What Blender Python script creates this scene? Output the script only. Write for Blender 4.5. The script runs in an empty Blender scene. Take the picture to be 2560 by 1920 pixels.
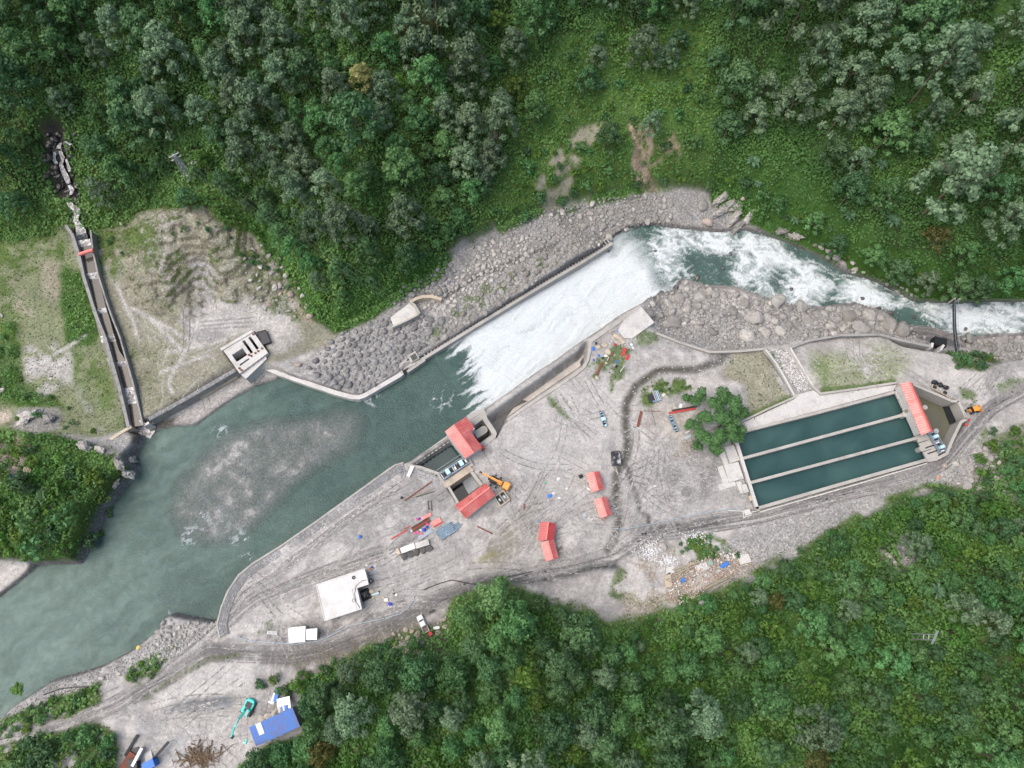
import bpy, bmesh, math, random
import numpy as np
from mathutils import Vector

random.seed(7)
RNG = np.random.default_rng(11)
SC = bpy.context.scene
COL = SC.collection
R = math.radians

# ------------------------------------------------------------------ camera, sky, sun, exposure
CAM_H, TILT, FPX = 220.0, R(18.4), 1775.0
cam_d = bpy.data.cameras.new('camera')
cam = bpy.data.objects.new('camera', cam_d); COL.objects.link(cam)
cam.location = (0, 0, CAM_H); cam.rotation_euler = (TILT, 0, 0)
cam_d.sensor_width = 36.0; cam_d.lens = FPX / 2560.0 * 36.0
cam_d.clip_start = 1.0; cam_d.clip_end = 3000.0
SC.camera = cam

SUN_EL, SUN_AZ = R(64), R(258)          # azimuth clockwise from +Y
wd = bpy.data.worlds.new('World'); SC.world = wd; wd.use_nodes = True
nt = wd.node_tree; nt.nodes.clear()
sky = nt.nodes.new('ShaderNodeTexSky'); sky.sky_type = 'NISHITA'; sky.sun_disc = False
sky.sun_elevation = SUN_EL; sky.sun_rotation = SUN_AZ
sky.air_density = 1.0; sky.dust_density = 4.0; sky.ozone_density = 1.0
bg = nt.nodes.new('ShaderNodeBackground'); bg.inputs['Strength'].default_value = 0.15
wo = nt.nodes.new('ShaderNodeOutputWorld')
nt.links.new(sky.outputs[0], bg.inputs[0]); nt.links.new(bg.outputs[0], wo.inputs[0])
sd = bpy.data.lights.new('sun', 'SUN'); sd.energy = 1.5; sd.angle = R(60); sd.color = (1.0, 0.93, 0.83)
sun = bpy.data.objects.new('sun', sd); COL.objects.link(sun)
sv = Vector((math.sin(SUN_AZ) * math.cos(SUN_EL), math.cos(SUN_AZ) * math.cos(SUN_EL), math.sin(SUN_EL)))
sun.rotation_euler = sv.to_track_quat('Z', 'Y').to_euler(); sun.location = (0, 0, 300)
vs = SC.view_settings; SC.display_settings.display_device = 'sRGB'
vs.view_transform = 'Standard'; vs.look = 'None'; vs.gamma = 1.0; vs.exposure = 0.74
vs.use_curve_mapping = False
SC.cycles.max_bounces = 5; SC.cycles.diffuse_bounces = 3; SC.cycles.glossy_bounces = 2
SC.cycles.transparent_max_bounces = 6; SC.cycles.transmission_bounces = 2
SC.cycles.use_denoising = True
SC.cycles.caustics_reflective = False; SC.cycles.caustics_refractive = False

# ------------------------------------------------------------------ surveying: photo pixel -> place
CT, ST = math.cos(TILT), math.sin(TILT)
def ray(u, v):
    cx = (u - 1280.0) / FPX; cy = -(v - 960.0) / FPX
    return cx, ST + cy * CT, -CT + cy * ST
def up(u, v, z=0.0):
    dx, dy, dz = ray(u, v); s = (z - CAM_H) / dz
    return dx * s, dy * s, z
def proj(x, y, z):
    zz = z - CAM_H
    yc = y * CT + zz * ST; zc = y * ST - zz * CT
    return 1280.0 + FPX * x / zc, 960.0 - FPX * yc / zc
def P2(pts, z=0.0):
    return np.array([up(p[0], p[1], p[2] if len(p) > 2 else z)[:2] for p in pts])

# ------------------------------------------------------------------ numpy noise and grid painting
def _h(ix, iy, seed):
    n = (ix.astype(np.int64) * 374761393 + iy.astype(np.int64) * 668265263 + seed * 1442695041) & 0xFFFFFFFF
    n = ((n ^ (n >> 13)) * 1274126177) & 0xFFFFFFFF
    n = ((n ^ (n >> 16)) * 2246822519) & 0xFFFFFFFF
    return ((n ^ (n >> 15)) & 0xFFFFFF) / float(0xFFFFFF)
def vnoise(x, y, seed=0):
    ix = np.floor(x); iy = np.floor(y); fx = x - ix; fy = y - iy
    fx = fx * fx * (3 - 2 * fx); fy = fy * fy * (3 - 2 * fy)
    ix = ix.astype(np.int64); iy = iy.astype(np.int64)
    a = _h(ix, iy, seed); b = _h(ix + 1, iy, seed); c = _h(ix, iy + 1, seed); d = _h(ix + 1, iy + 1, seed)
    return (a * (1 - fx) + b * fx) * (1 - fy) + (c * (1 - fx) + d * fx) * fy
def fbm(x, y, scale, octs=4, seed=0, gain=0.5):
    s = 0; a = 1; t = 0; f = 1.0 / scale
    for o in range(octs):
        ca, sa = math.cos(o * 1.1), math.sin(o * 1.1)
        s = s + a * vnoise((x * ca - y * sa) * f + 17.3 * o, (x * sa + y * ca) * f - 9.1 * o, seed + o * 13); t += a; a *= gain; f *= 2.03
    return s / t
def ss(a, b, x):
    t = np.clip((x - a) / (b - a), 0, 1); return t * t * (3 - 2 * t)

STEP = 0.4
GX = np.arange(-206, 206 + STEP, STEP); GY = np.arange(-82, 226 + STEP, STEP)
NX, NY = len(GX), len(GY)
XX, YY = np.meshgrid(GX, GY)
W1X = fbm(XX, YY, 7, 4, 3) * 2 - 1; W1Y = fbm(XX, YY, 7, 4, 5) * 2 - 1
F_A = fbm(XX, YY, 9, 5, 21); F_B = fbm(XX, YY, 3.2, 4, 31); F_C = fbm(XX, YY, 28, 4, 41); F_D = fbm(XX, YY, 1.3, 3, 51, 0.7)

def blur(a, r):
    k = max(1, int(round(r / STEP)))
    for _ in range(2):
        p = np.pad(a, ((k, k), (0, 0)), mode='edge'); c = np.cumsum(np.vstack([np.zeros((1, p.shape[1])), p]), 0)
        a = (c[2 * k + 1:] - c[:-2 * k - 1]) / (2 * k + 1)
        p = np.pad(a, ((0, 0), (k, k)), mode='edge'); c = np.cumsum(np.hstack([np.zeros((p.shape[0], 1)), p]), 1)
        a = (c[:, 2 * k + 1:] - c[:, :-2 * k - 1]) / (2 * k + 1)
    return a
def inpoly(px, py, poly):
    ins = np.zeros(px.shape, bool); n = len(poly)
    for i in range(n):
        x0, y0 = poly[i]; x1, y1 = poly[(i + 1) % n]
        if y0 == y1: continue
        c = ((y0 > py) != (y1 > py)) & (px < (x1 - x0) * (py - y0) / (y1 - y0) + x0)
        ins ^= c
    return ins
def _win(xy, m):
    i0 = int(max(0, (xy[:, 0].min() - m - GX[0]) / STEP)); i1 = int(min(NX, (xy[:, 0].max() + m - GX[0]) / STEP + 2))
    j0 = int(max(0, (xy[:, 1].min() - m - GY[0]) / STEP)); j1 = int(min(NY, (xy[:, 1].max() + m - GY[0]) / STEP + 2))
    return slice(j0, max(j1, j0)), slice(i0, max(i1, i0))
def pmask(xy, warp=0.0):
    m = np.zeros((NY, NX)); w = _win(xy, warp + 1)
    if m[w].size: m[w] = inpoly(XX[w] + warp * W1X[w], YY[w] + warp * W1Y[w], xy)
    return m
def segdist(px, py, xy, closed=False):
    d = np.full(px.shape, 1e9); n = len(xy)
    for i in range(n if closed else n - 1):
        x0, y0 = xy[i]; x1, y1 = xy[(i + 1) % n]
        vx, vy = x1 - x0, y1 - y0; L = vx * vx + vy * vy + 1e-9
        t = np.clip(((px - x0) * vx + (py - y0) * vy) / L, 0, 1)
        d = np.minimum(d, np.hypot(px - x0 - t * vx, py - y0 - t * vy))
    return d
def smask(xy, half, soft=0.4, warp=0.0):
    m = np.zeros((NY, NX)); w = _win(xy, half + soft + warp + 1)
    if m[w].size:
        d = segdist(XX[w] + warp * W1X[w], YY[w] + warp * W1Y[w], xy)
        m[w] = 1 - ss(half - soft, half + soft, d)
    return m

# ------------------------------------------------------------------ terrain heights
H = (F_C - 0.5) * 0.8 + (F_A - 0.5) * 0.5
WR = 1 - ss(-105, -80, XX)
H += WR * 0.10 * np.clip(YY - 72, 0, 200)
def hset(pts, z, bl=0.8, warp=0.0, add=False, zp=None):
    global H
    xy = P2(pts, z if zp is None else zp); m = pmask(xy, warp)
    if bl > 0: m = blur(m, bl)
    H = H + m * z if add else H * (1 - m) + (z + (F_A - 0.5) * 0.5) * m

TOE_N = [(-150,640,6),(0,570,6),(110,565,6),(160,540,6),(240,560,6),(300,535,6),(400,490,7),(520,500,7),(640,560,5),(720,660,2),(785,770,-1),(850,812,-3),(940,765,-3),(1090,675,-4),(1200,600,-5),(1290,555,-6),(1370,525,-6),(1500,492,-7),(1640,472,-7),(1800,488,-7),(1900,530,-8),(2000,585,-9),(2100,640,-9),(2200,690,-10),(2320,735,-11),(2450,745,-11),(2750,745,-12)]
TOE_S = [(610,2060),(640,1930),(790,1860),(800,1760),(770,1715),(870,1655),(990,1605),(1110,1570),(1140,1500),(1230,1470),(1300,1480),(1420,1515),(1520,1562),(1640,1545),(1690,1510),(1800,1490),(1900,1425),(2080,1335),(2200,1262),(2330,1220),(2430,1235),(2500,1150),(2760,1060)]
# north bank of stones and the beach under the hill
hset([(700,900),(850,790),(1000,720),(1180,580),(1370,490),(1640,440),(1850,450),(2000,550),(2320,700),(2750,700),(2750,760),(2300,790),(1900,600),(1560,580),(1020,920),(900,1000)], -3.4, 3.0)
hset([(1370,520),(1640,470),(1850,480),(2000,570),(2320,720),(2750,720),(2750,780),(2300,790),(1900,640),(1560,640),(1480,620)], -7.5, 3.0)
hset([(345,1085),(470,1005),(590,930),(690,925),(740,960),(560,1075),(420,1110)], -4.35, 1.0, 0.8)
# south bank of the rapids
hset([(1602,775),(1640,700),(1760,670),(1850,700),(2200,760),(2330,800),(2600,830),(2600,930),(2440,880),(2330,872),(2200,838),(2010,852),(1912,868),(1780,880),(1640,832)], -6.2, 4.5)
H_flat = H.copy()
tn = P2(TOE_N); ts = P2(TOE_S)
regN = pmask(np.vstack([tn, [[260, tn[-1][1]], [260, 270], [-260, 270], [-260, tn[0][1]]]]), 1.5)
regS = pmask(np.vstack([ts, [[260, ts[-1][1]], [260, -130], [ts[0][0], -130]]]), 1.2)
dN = segdist(XX, YY, tn) * regN; dS = segdist(XX, YY, ts) * regS
lump = (F_C - 0.5) * 12 + (F_A - 0.5) * 4
H += regN * (0.62 * dN + lump * ss(4, 25, dN) - 2.0 * ss(0, 3, dN) * 0 + 1.2 * ss(0, 1.5, dN))
H += regS * (0.52 * dS + lump * 0.6 * ss(3, 18, dS) + 0.8 * ss(0, 1.5, dS))
# stream gully on the north-west hill
gl = P2([(150,330,22),(165,400,14),(175,470,8),(190,540,5)])
dg = segdist(XX, YY, gl); H -= 4.0 * np.exp(-(dg / 3.0) ** 2) * ss(2, 12, dN)
# spoil mound with a bowl and a sand tongue
def bump(u, v, z, r, h, e=1.0):
    global H
    x, y, _ = up(u, v, z); H = H + h * np.exp(-(((XX - x) / r) ** 2 + ((YY - y) / (r * e)) ** 2))
bump(470, 560, 6, 17, 6.0, 0.8); bump(560, 640, 3, 15, 4.0); bump(380, 690, 3, 10, 3.0)
bump(500, 690, 3, 7, -5.0, 1.3); bump(515, 750, 2, 6, -2.0)
mq = blur(pmask(P2([(240,590),(400,500),(640,560),(750,720),(700,790),(560,760),(460,800),(330,760)], 3), 3.0), 3.0)
H = H + mq * ((F_B - .5) * 2.2 + (F_A - .5) * 3.0); q_ = H / 1.5; H = H * (1 - .35 * mq) + .35 * mq * (np.floor(q_) + ss(.55, .95, q_ - np.floor(q_))) * 1.5
# knoll beside the pool
hset([(-80,1080),(120,1085),(270,1120),(345,1150),(350,1190),(300,1240),(275,1320),(225,1390),(70,1405),(-80,1390)], 3.5, 2.5, 2.0, zp=0)
bump(120, 1230, 5, 14, 6.0, 0.8); bump(60, 1330, 4, 10, 3.0); bump(80, 1060, 2, 10, 3.0, .5)
hset([(-80,1395),(40,1400),(95,1405),(60,1445),(0,1492),(-80,1540)], -4.2, 1.2, 0.5)
# quarry floor and its bench (bottom edge of the site)
hset([(310,1790),(400,1745),(560,1735),(600,1740),(640,1790),(620,1950),(300,1960)], -2.6, 1.4, 0.6, zp=-2)
hset([(360,1770),(420,1735),(560,1690),(640,1660),(640,1720),(600,1740),(480,1755),(400,1775)], 1.0, 1.2, 0.5, zp=1)
bump(345, 1822, -2, 5.0, 3.0)
hset([(480,1545),(560,1560),(540,1610),(400,1690),(200,1780),(0,1850),(-80,1880),(-80,1840),(0,1790),(140,1695),(270,1660),(400,1575)], -3.0, 3.0, 0.6)
hset([(612,1800),(740,1740),(775,1830),(640,1890)], -1.6, 1.5, 0, zp=-1)
# river channels
POOL = [(-110,1545),(0,1490),(60,1442),(98,1408),(205,1405),(240,1340),(265,1280),(315,1215),(345,1178),(335,1150),(365,1085),(420,1065),(490,1062),(560,1012),(640,962),(690,948),(706,938),(888,994),(910,992),(996,942),(1012,930),(1058,896),(1210,1030),(1195,1042),(1160,1062),(1130,1078),(1120,1097),(1022,1160),(990,1164),(700,1374),(625,1420),(575,1480),(548,1557),(480,1545),(440,1536),(418,1546),(408,1572),(345,1622),(270,1665),(140,1702),(60,1752),(0,1805),(-110,1870)]
DOWN = [(1058,896,-5),(1320,734,-7),(1456,654,-9),(1500,630,-10),(1535,590,-10.5),(1580,567,-10.5),(1640,563,-10.5),(1700,572,-10.5),(1790,582,-10.5),(1850,577,-10.5),(1900,582,-10.5),(1960,602,-10.5),(2050,642,-11),(2110,682,-11),(2190,702,-11),(2280,752,-11.5),(2400,758,-11.5),(2480,752,-11.5),(2750,756,-12),(2750,860,-12),(2560,838,-12),(2470,842,-12),(2400,850,-11.5),(2330,826,-11.5),(2240,812,-11),(2200,782,-11),(2130,762,-11),(2050,772,-11),(1990,772,-10.5),(1900,747,-10.5),(1830,722,-10.5),(1760,717,-10.5),(1700,702,-10.5),(1680,732,-10.5),(1640,742,-10.5),(1602,772,-10),(1447,870,-8),(1210,1030,-5)]
pool_xy = P2(POOL, -5.0); down_xy = P2(DOWN)
CR0 = np.array(up(1134, 962, -5)[:2]); CR1 = np.array(up(1551, 702, -10)[:2])
chd = (CR1 - CR0); chL = np.hypot(*chd); chd = chd / chL; chn = np.array([-chd[1], chd[0]])
SS_ = (XX - CR0[0]) * chd[0] + (YY - CR0[1]) * chd[1]
TT_ = (XX - CR0[0]) * chn[0] + (YY - CR0[1]) * chn[1]
WL = np.where(SS_ < 0, -5.0, -5.0 - 1.0 * ss(0, 10, SS_) - 4.3 * ss(4, chL + 6, SS_))
WL = WL - 1.6 * ss(60, 170, XX) * (SS_ > chL * .6)
mp = pmask(pool_xy, 0.35); md = pmask(down_xy, 0.35)
dp = segdist(XX, YY, pool_xy, True); dd_ = segdist(XX, YY, down_xy, True)
H = np.where((md < .5) & (SS_ > chL + 3) & (regN < .5) & (TT_ < 40), np.minimum(H, WL + .5 + .38 * dd_ + 1.6 * np.clip(dd_ - 10, 0, 99) + (F_B - .5) * .8), H)
depth = np.where(mp > .5, 0.25 + 0.5 * np.minimum(dp, 6.0), 0)
BAR = P2([(395,1300),(440,1170),(590,1065),(770,1030),(985,1035),(890,1120),(740,1240),(630,1340),(530,1405),(430,1390)], -5.0)
mb = blur(pmask(BAR, 16.0), 8.0)
bl_ = ss(.0, .55, mb); depth = depth * (1 - bl_) + (1.25 - 1.17 * ss(.12, .80, mb) + 0.26 * (F_B - .5) + .16 * (F_A - .5)) * bl_ * (mp > .5)
depth = np.where((mp > .5) & (SS_ > -9), np.maximum(depth, 1.6), depth)
mbb = blur(np.maximum(mp, md), 0.5); bed_ = np.where(md > .5, WL - 1.8, -5.0 - np.where(mp > .5, depth, -.3)); H = H * (1 - mbb) + bed_ * mbb
# pits of the works
FOREBAY = [(2240,975),(2283,964),(2395,1003),(2418,1048),(2357,1140),(2320,1150)]
BASIN = [(1832,1090),(1868,1078),(2234,983),(2317,1149),(1893,1268)]
INTAKE = [(1126,1101),(1034,1163),(1084,1179),(1102,1186),(1163,1146)]
PIT2 = [(1122,1217),(1176,1179),(1201,1211),(1147,1253)]
PIT1 = [(1177,1078),(1205,1052),(1227,1079),(1194,1102)]
CHAMB = [(559,875),(633,831),(668,882),(599,932)]
CHUTE = [(1914,873),(1976,869),(2034,972),(1988,988)]
FLUSH = [(1222,1040),(1447,880),(1470,852),(1468,898),(1452,920),(1352,986),(1262,1050),(1238,1090),(1225,1075)]
for pl, z in ((BASIN, -6.5), (FOREBAY, -6.5), (INTAKE, -8.5), (PIT2, -7.5), (PIT1, -8.5), (FLUSH, -6.4), (CHUTE, -2.7), (CHAMB, -4.0)):
    m = blur(pmask(P2(pl, 0.5)), 0.4); H = H * (1 - m) + z * m

FL_C = [(207,596,7.4),(213,632,6.4),(226,690,5.6),(248,760,4.3),(262,800,3.6),(280,845,3.0),(297,905,2.2),(313,960,1.6),(338,1062,0)]
d_ = segdist(XX, YY, P2(FL_C)); H = H - 4.5 * (1 - ss(1.9, 3.0, d_)) * 1.0
def Hs(x, y):
    gx = np.clip((np.asarray(x) - GX[0]) / STEP, 0, NX - 1.001); gy = np.clip((np.asarray(y) - GY[0]) / STEP, 0, NY - 1.001)
    i = gx.astype(int); j = gy.astype(int); fx = gx - i; fy = gy - j
    return (H[j, i] * (1 - fx) + H[j, i + 1] * fx) * (1 - fy) + (H[j + 1, i] * (1 - fx) + H[j + 1, i + 1] * fx) * fy
def Hz(x, y): return float(Hs(x, y))
def hit(u, v, dz=0.0):
    z = 0.0
    for _ in range(40):
        x, y, _z = up(u, v, z + dz); z = 0.5 * z + 0.5 * Hz(x, y)
    return x, y, z
def PH(pts): return np.array([hit(p[0], p[1])[:2] for p in pts])
# ------------------------------------------------------------------ ground cover
SAND = np.array([.318, .305, .289]); PALE = np.array([.395, .380, .362]); DAMP = np.array([.17, .165, .16])
GRAV = np.array([.29, .285, .275]); GRASS = np.array([.075, .125, .028]); LUSH = np.array([.045, .105, .018]); DRY = np.array([.185, .205, .12])
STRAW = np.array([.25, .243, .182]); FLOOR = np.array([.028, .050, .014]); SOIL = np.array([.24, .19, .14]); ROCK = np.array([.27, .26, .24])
BROWN = np.array([.11, .10, .075]); MUD = np.array([.105, .10, .10]); TAN = np.array([.33, .285, .235])
ALB = np.empty((NY, NX, 3)); ALB[:] = SAND
ALB *= (0.86 + 0.28 * F_A)[..., None]
GR = 0.12 + 0.0 * XX; VG = np.zeros((NY, NX))
def cover(m, c, veg=None, gr=None):
    global ALB, GR, VG
    ALB = ALB * (1 - m[..., None]) + np.asarray(c) * m[..., None]
    if veg is not None: VG = VG * (1 - m) + veg * m
    if gr is not None: GR = GR * (1 - m) + gr * m
def area(pts, c, a=1.0, warp=1.2, bl=0.5, n=None, lo=.4, hi=.6, veg=None, gr=None):
    m = pmask(PH(pts), warp)
    if bl: m = blur(m, bl)
    if n is not None: m = m * ss(lo, hi, n)
    cover(m * a, c, veg, gr)
def line(pts, c, half, a=1.0, soft=0.6, warp=0.5, n=None, lo=.4, hi=.6, veg=None, gr=None):
    m = smask(PH(pts), half, soft, warp)
    if n is not None: m = m * ss(lo, hi, n)
    cover(m * a, c, veg, gr)

CRK = 1 - np.abs(2 * fbm(XX + 3 * W1X, YY + 3 * W1Y, 5.0, 5, 131, .6) - 1)
# broad dark and pale drifts over the whole sand
cover(ss(.82, .95, CRK) * .55, PALE * 1.1); cover(ss(.52, .72, F_C) * .35, DAMP * 1.25); cover(ss(.55, .7, F_A) * .5, PALE); cover(ss(.54, .68, F_B) * .45, GRAV * .72, gr=.5); cover(ss(.80, .93, 1 - np.abs(2 * F_A - 1)) * .35, DAMP)
# hillsides
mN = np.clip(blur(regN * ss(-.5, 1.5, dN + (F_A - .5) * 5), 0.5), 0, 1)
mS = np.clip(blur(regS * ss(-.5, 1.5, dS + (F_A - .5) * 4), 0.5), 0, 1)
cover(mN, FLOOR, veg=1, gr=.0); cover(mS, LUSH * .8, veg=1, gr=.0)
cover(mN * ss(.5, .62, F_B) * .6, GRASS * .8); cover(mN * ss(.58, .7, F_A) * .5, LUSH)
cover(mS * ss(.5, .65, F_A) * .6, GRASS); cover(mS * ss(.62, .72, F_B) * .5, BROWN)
# open green slope above the rapids
area([(1380,120),(1560,60),(1760,40),(1800,330),(1760,470),(1600,470),(1380,520),(1240,560),(1190,640),(1180,560),(1260,420),(1330,260)], GRASS * .95, .9, 3, 2, veg=.9)
area([(1380,120),(1560,60),(1760,40),(1800,330),(1600,470),(1300,540),(1300,300)], np.array([.09,.16,.03]), .7, 3, 2, F_B, .45, .6)
area([(1900,300),(2010,350),(2100,560),(1950,600),(1860,520),(1800,330)], LUSH * .8, .8, 3, 2)
area([(1572,300),(1598,310),(1618,400),(1642,478),(1606,480),(1582,430),(1578,370)], SOIL * 1.35, 1, 1.6, .3, F_D, .28, .45, gr=1, veg=0); line([(1560,250),(1580,310),(1600,400),(1630,470),(1650,495)], np.array([.10,.085,.06]), 1.6, .6, 1.0, 1.5, F_B, .4, .55)
area([(1606,310),(1660,325),(1655,400),(1620,410)], SOIL * 1.2, .9, 1.2, .5, F_B, .4, .55, veg=0)
area([(1680,330),(1720,360),(1700,400),(1660,380)], SOIL, .7, 1.5, .5, F_B, .42, .55, veg=.2)
area([(1345,440),(1450,320),(1510,305),(1450,400),(1430,460),(1405,540),(1350,580)], STRAW, 1, 2.0, .5, F_B, .34, .52, veg=.2)
area([(1195,390),(1240,320),(1250,340),(1215,420),(1200,440)], STRAW, .8, 1.5, .5, veg=.3)
area([(1000,30),(1080,20),(1090,70),(1050,110),(1010,90)], np.array([.12,.12,.05]), .8, 2, 1, veg=.5)
area([(0,280),(60,260),(70,420),(20,560),(-60,560),(-60,260)], np.array([.12,.11,.04]), .7, 2, 1, F_A, .4, .6)
# stony toe of the hill and north bank
area([(1000,725),(1100,650),(1180,600),(1250,575),(1370,525),(1500,500),(1650,480),(1700,470),(1850,495),(1900,560),(1900,590),(1560,590),(1480,640),(1320,725),(1080,880),(1030,900),(1000,940),(890,985),(740,930),(830,830),(1000,760)], GRAV * .84, 1, 1.0, .6, veg=0, gr=1)
area([(1220,640),(1330,610),(1460,540),(1560,560),(1520,600),(1420,650),(1250,710)], SAND * .8, .8, 1.5, 1, gr=.8)
area([(1090,720),(1180,660),(1290,640),(1250,720),(1120,800),(1030,830)], PALE, .6, 2, 1, F_B, .4, .55, gr=1)
line([(1110,740),(1180,690),(1290,650),(1390,600)], DAMP * .5, 1.0, .9, warp=2.0)
area([(1180,720),(1250,690),(1450,600),(1400,650),(1150,810),(1070,860),(1060,840)], GRASS, .75, 2, .6, F_B, .5, .62, veg=.5)
area([(740,925),(830,850),(900,830),(780,960)], PALE * .95, .8, 1.5, .8, gr=.7)
# left terrace
area([(-80,600),(110,580),(170,570),(320,1075),(250,1090),(-80,1090)], DRY * .9, 1, 1.0, .5, veg=.25, gr=.5)
area([(220,600),(300,545),(400,510),(640,570),(760,720),(860,830),(830,860),(700,900),(575,940),(372,1050),(345,1040),(290,830)], STRAW * .92, 1, 1.0, .6, veg=.12, gr=.7)
for pl, a in (([(-80,590),(160,570),(170,640),(60,680),(-80,660)], .9), ([(160,660),(215,690),(260,800),(250,850),(165,860),(150,760)], .95), ([(-80,780),(45,800),(60,960),(170,1010),(120,1040),(-80,1000)], 1),
              ([(-80,660),(60,690),(70,790),(-80,790)], .7), ([(180,860),(260,900),(310,1060),(255,1080),(190,980)], .7), ([(230,600),(300,560),(380,560),(340,650),(280,700),(240,680)], .9), ([(300,860),(335,880),(330,930),(310,910)], .9)):
    area(pl, GRASS, a, 2.2, .7, F_B, .36, .55, veg=.6)
area([(155,670),(215,690),(262,810),(240,865),(170,862),(150,760)], LUSH, .85, 1.2, .6, veg=.8)
area([(-80,770),(40,800),(60,950),(170,1010),(100,1030),(-80,990)], LUSH, .7, 1.5, .8, F_A, .35, .5, veg=.9)
area([(60,880),(120,850),(185,880),(185,960),(110,990),(75,950)], PALE * .92, .9, 2, .9, F_B, .34, .55, gr=.7)
area([(25,700),(60,690),(62,740),(95,790),(40,770)], TAN, .8, 2, .7, F_B, .4, .55, gr=.8)
area([(110,650),(150,660),(150,760),(110,740)], TAN * .9, .6, 2, 1)
area([(180,960),(230,990),(280,1070),(260,1085),(210,1030)], PALE * .8, .5, 2, .8, F_B, .4, .6)
# spoil mound strata
for rr, cc, aa in ((130, GRASS * 1.1, .55), (118, PALE, .6), (100, DRY * .8, .6), (88, PALE, .7), (74, BROWN, .6), (62, STRAW, .6)):
    pts = [(500 + rr * 1.05 * math.cos(t), 655 + rr * math.sin(t)) for t in np.linspace(1.9, 4.6, 14)]
    line(pts, cc, 1.3, aa, 1.0, 1.2, F_B, .38, .55, veg=.15, gr=.9)
area([(400,520),(540,520),(640,570),(700,660),(600,640),(480,560)], STRAW * 1.0, .6, 2, 1, F_B, .4, .55, gr=1)
area([(540,560),(640,590),(720,740),(680,770),(580,740),(540,660)], DRY * .75, .7, 3, 1, F_A, .42, .58, veg=.25, gr=1)
area([(470,640),(520,635),(540,690),(530,750),(610,770),(570,830),(480,850),(450,800),(490,770),(480,710)], GRAV * .95, 1, 1.2, .8, veg=0, gr=.5)
area([(455,770),(640,740),(740,770),(690,830),(560,850),(470,870)], PALE * .95, .7, 2, 1, gr=.4)
for k in range(7): line([(500, 800 + k * 5), (560, 795 + k * 5), (650, 785 + k * 6)], MUD * 1.6 if k % 2 else PALE, .35, .6, .35, .3)
area([(640,760),(740,790),(760,850),(690,880),(650,860)], PALE, .7, 2, .8, gr=.3)
area([(690,690),(780,740),(800,810),(720,780)], SOIL, .6, 2, 1, F_B, .4, .55, veg=.3)
area([(480,815),(560,830),(560,860),(480,860)], DAMP * 1.3, .6, 1, .6)
for pts in ([(265,670),(300,735),(330,790),(345,850)], [(330,770),(390,800),(470,850),(500,870)], [(380,800),(460,880),(420,960),(430,980)], [(420,880),(480,870),(560,850)], [(400,930),(470,905),(520,890)], [(210,840),(170,870),(110,900),(65,935)], [(730,760),(700,830),(660,880),(600,930)]):
    line(pts, PALE * 1.05, .6, .75, .6, .6)
area([(300,560),(400,515),(640,570),(740,740),(640,770),(480,800),(330,760),(280,660)], BROWN * 1.5, .55, 3, .6, F_B, .48, .6, veg=.2, gr=1)
area([(240,600),(380,540),(420,640),(330,720),(280,720)], GRASS, .75, 3, .8, F_A, .4, .55, veg=.6)
area([(560,560),(650,590),(760,800),(700,800),(600,680)], GRASS * .9, .7, 3, .8, F_B, .5, .6, veg=.5)
area([(300,820),(420,850),(440,980),(380,1030),(330,1000)], DRY * .8, .5, 3, 1, F_B, .42, .6, veg=.25)
gy_, gx_ = np.gradient(H, STEP); slp = np.hypot(gx_, gy_); mq2 = mq * (VG < .5)
cover(mq2 * ss(.45, .9, slp) * .75, BROWN * 1.25, veg=.25, gr=1); cover(mq2 * ss(.45, .9, slp) * ss(.5, .6, F_B) * .7, GRASS * .9); cover(mq2 * (1 - ss(.15, .4, slp)) * .5 * ss(.4, .6, F_A), PALE * .85, gr=.8)
# beach beside the pool
area([(350,1080),(372,1055),(575,940),(655,905),(700,935),(640,965),(560,1015),(490,1065),(420,1068),(365,1090)], SAND * .95, 1, .6, .4, veg=0, gr=.7)
area([(420,1040),(560,930),(640,920),(620,960),(520,1020),(450,1050)], PALE * 1.02, .7, 1.5, .8)
area([(330,1060),(365,1060),(440,1040),(430,1075),(360,1110),(330,1110)], BROWN * .8, .9, .8, .5, gr=1)
line([(150,340),(150,400),(160,440),(172,475),(182,510),(190,545),(205,590)], np.array([.045,.042,.038]), 3.2, 1, 1.5, 1.5, veg=0, gr=1)
# knoll
area([(-80,1080),(120,1080),(270,1118),(352,1150),(362,1195),(318,1258),(292,1338),(245,1405),(70,1418),(-80,1402)], GRASS * .8, 1, 1.0, .4, veg=.95, gr=.5)
area([(-80,1085),(60,1090),(90,1130),(60,1190),(-80,1200)], TAN * 1.05, .9, 2, .8, F_A, .38, .5, veg=.1, gr=.9)
area([(40,1020),(150,1015),(155,1070),(90,1085),(30,1075)], ROCK * .95, .95, 1.2, .5, veg=0, gr=.9)
area([(-20,1030),(25,1025),(25,1055),(-10,1060)], TAN * 1.2, 1, .8, .4, gr=.4)
area([(200,1100),(262,1110),(350,1160),(352,1190),(300,1235),(280,1220),(320,1170),(270,1140)], ROCK, .9, 1.2, .5, F_B, .3, .5, veg=.1, gr=1)
area([(265,1100),(320,1095),(335,1150),(300,1130)], GRAV, .9, .8, .5, gr=1, veg=0)
area([(-80,1395),(40,1400),(95,1405),(60,1445),(0,1492),(-80,1540)], PALE, 1, .6, .5, veg=0, gr=.3)
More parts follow.
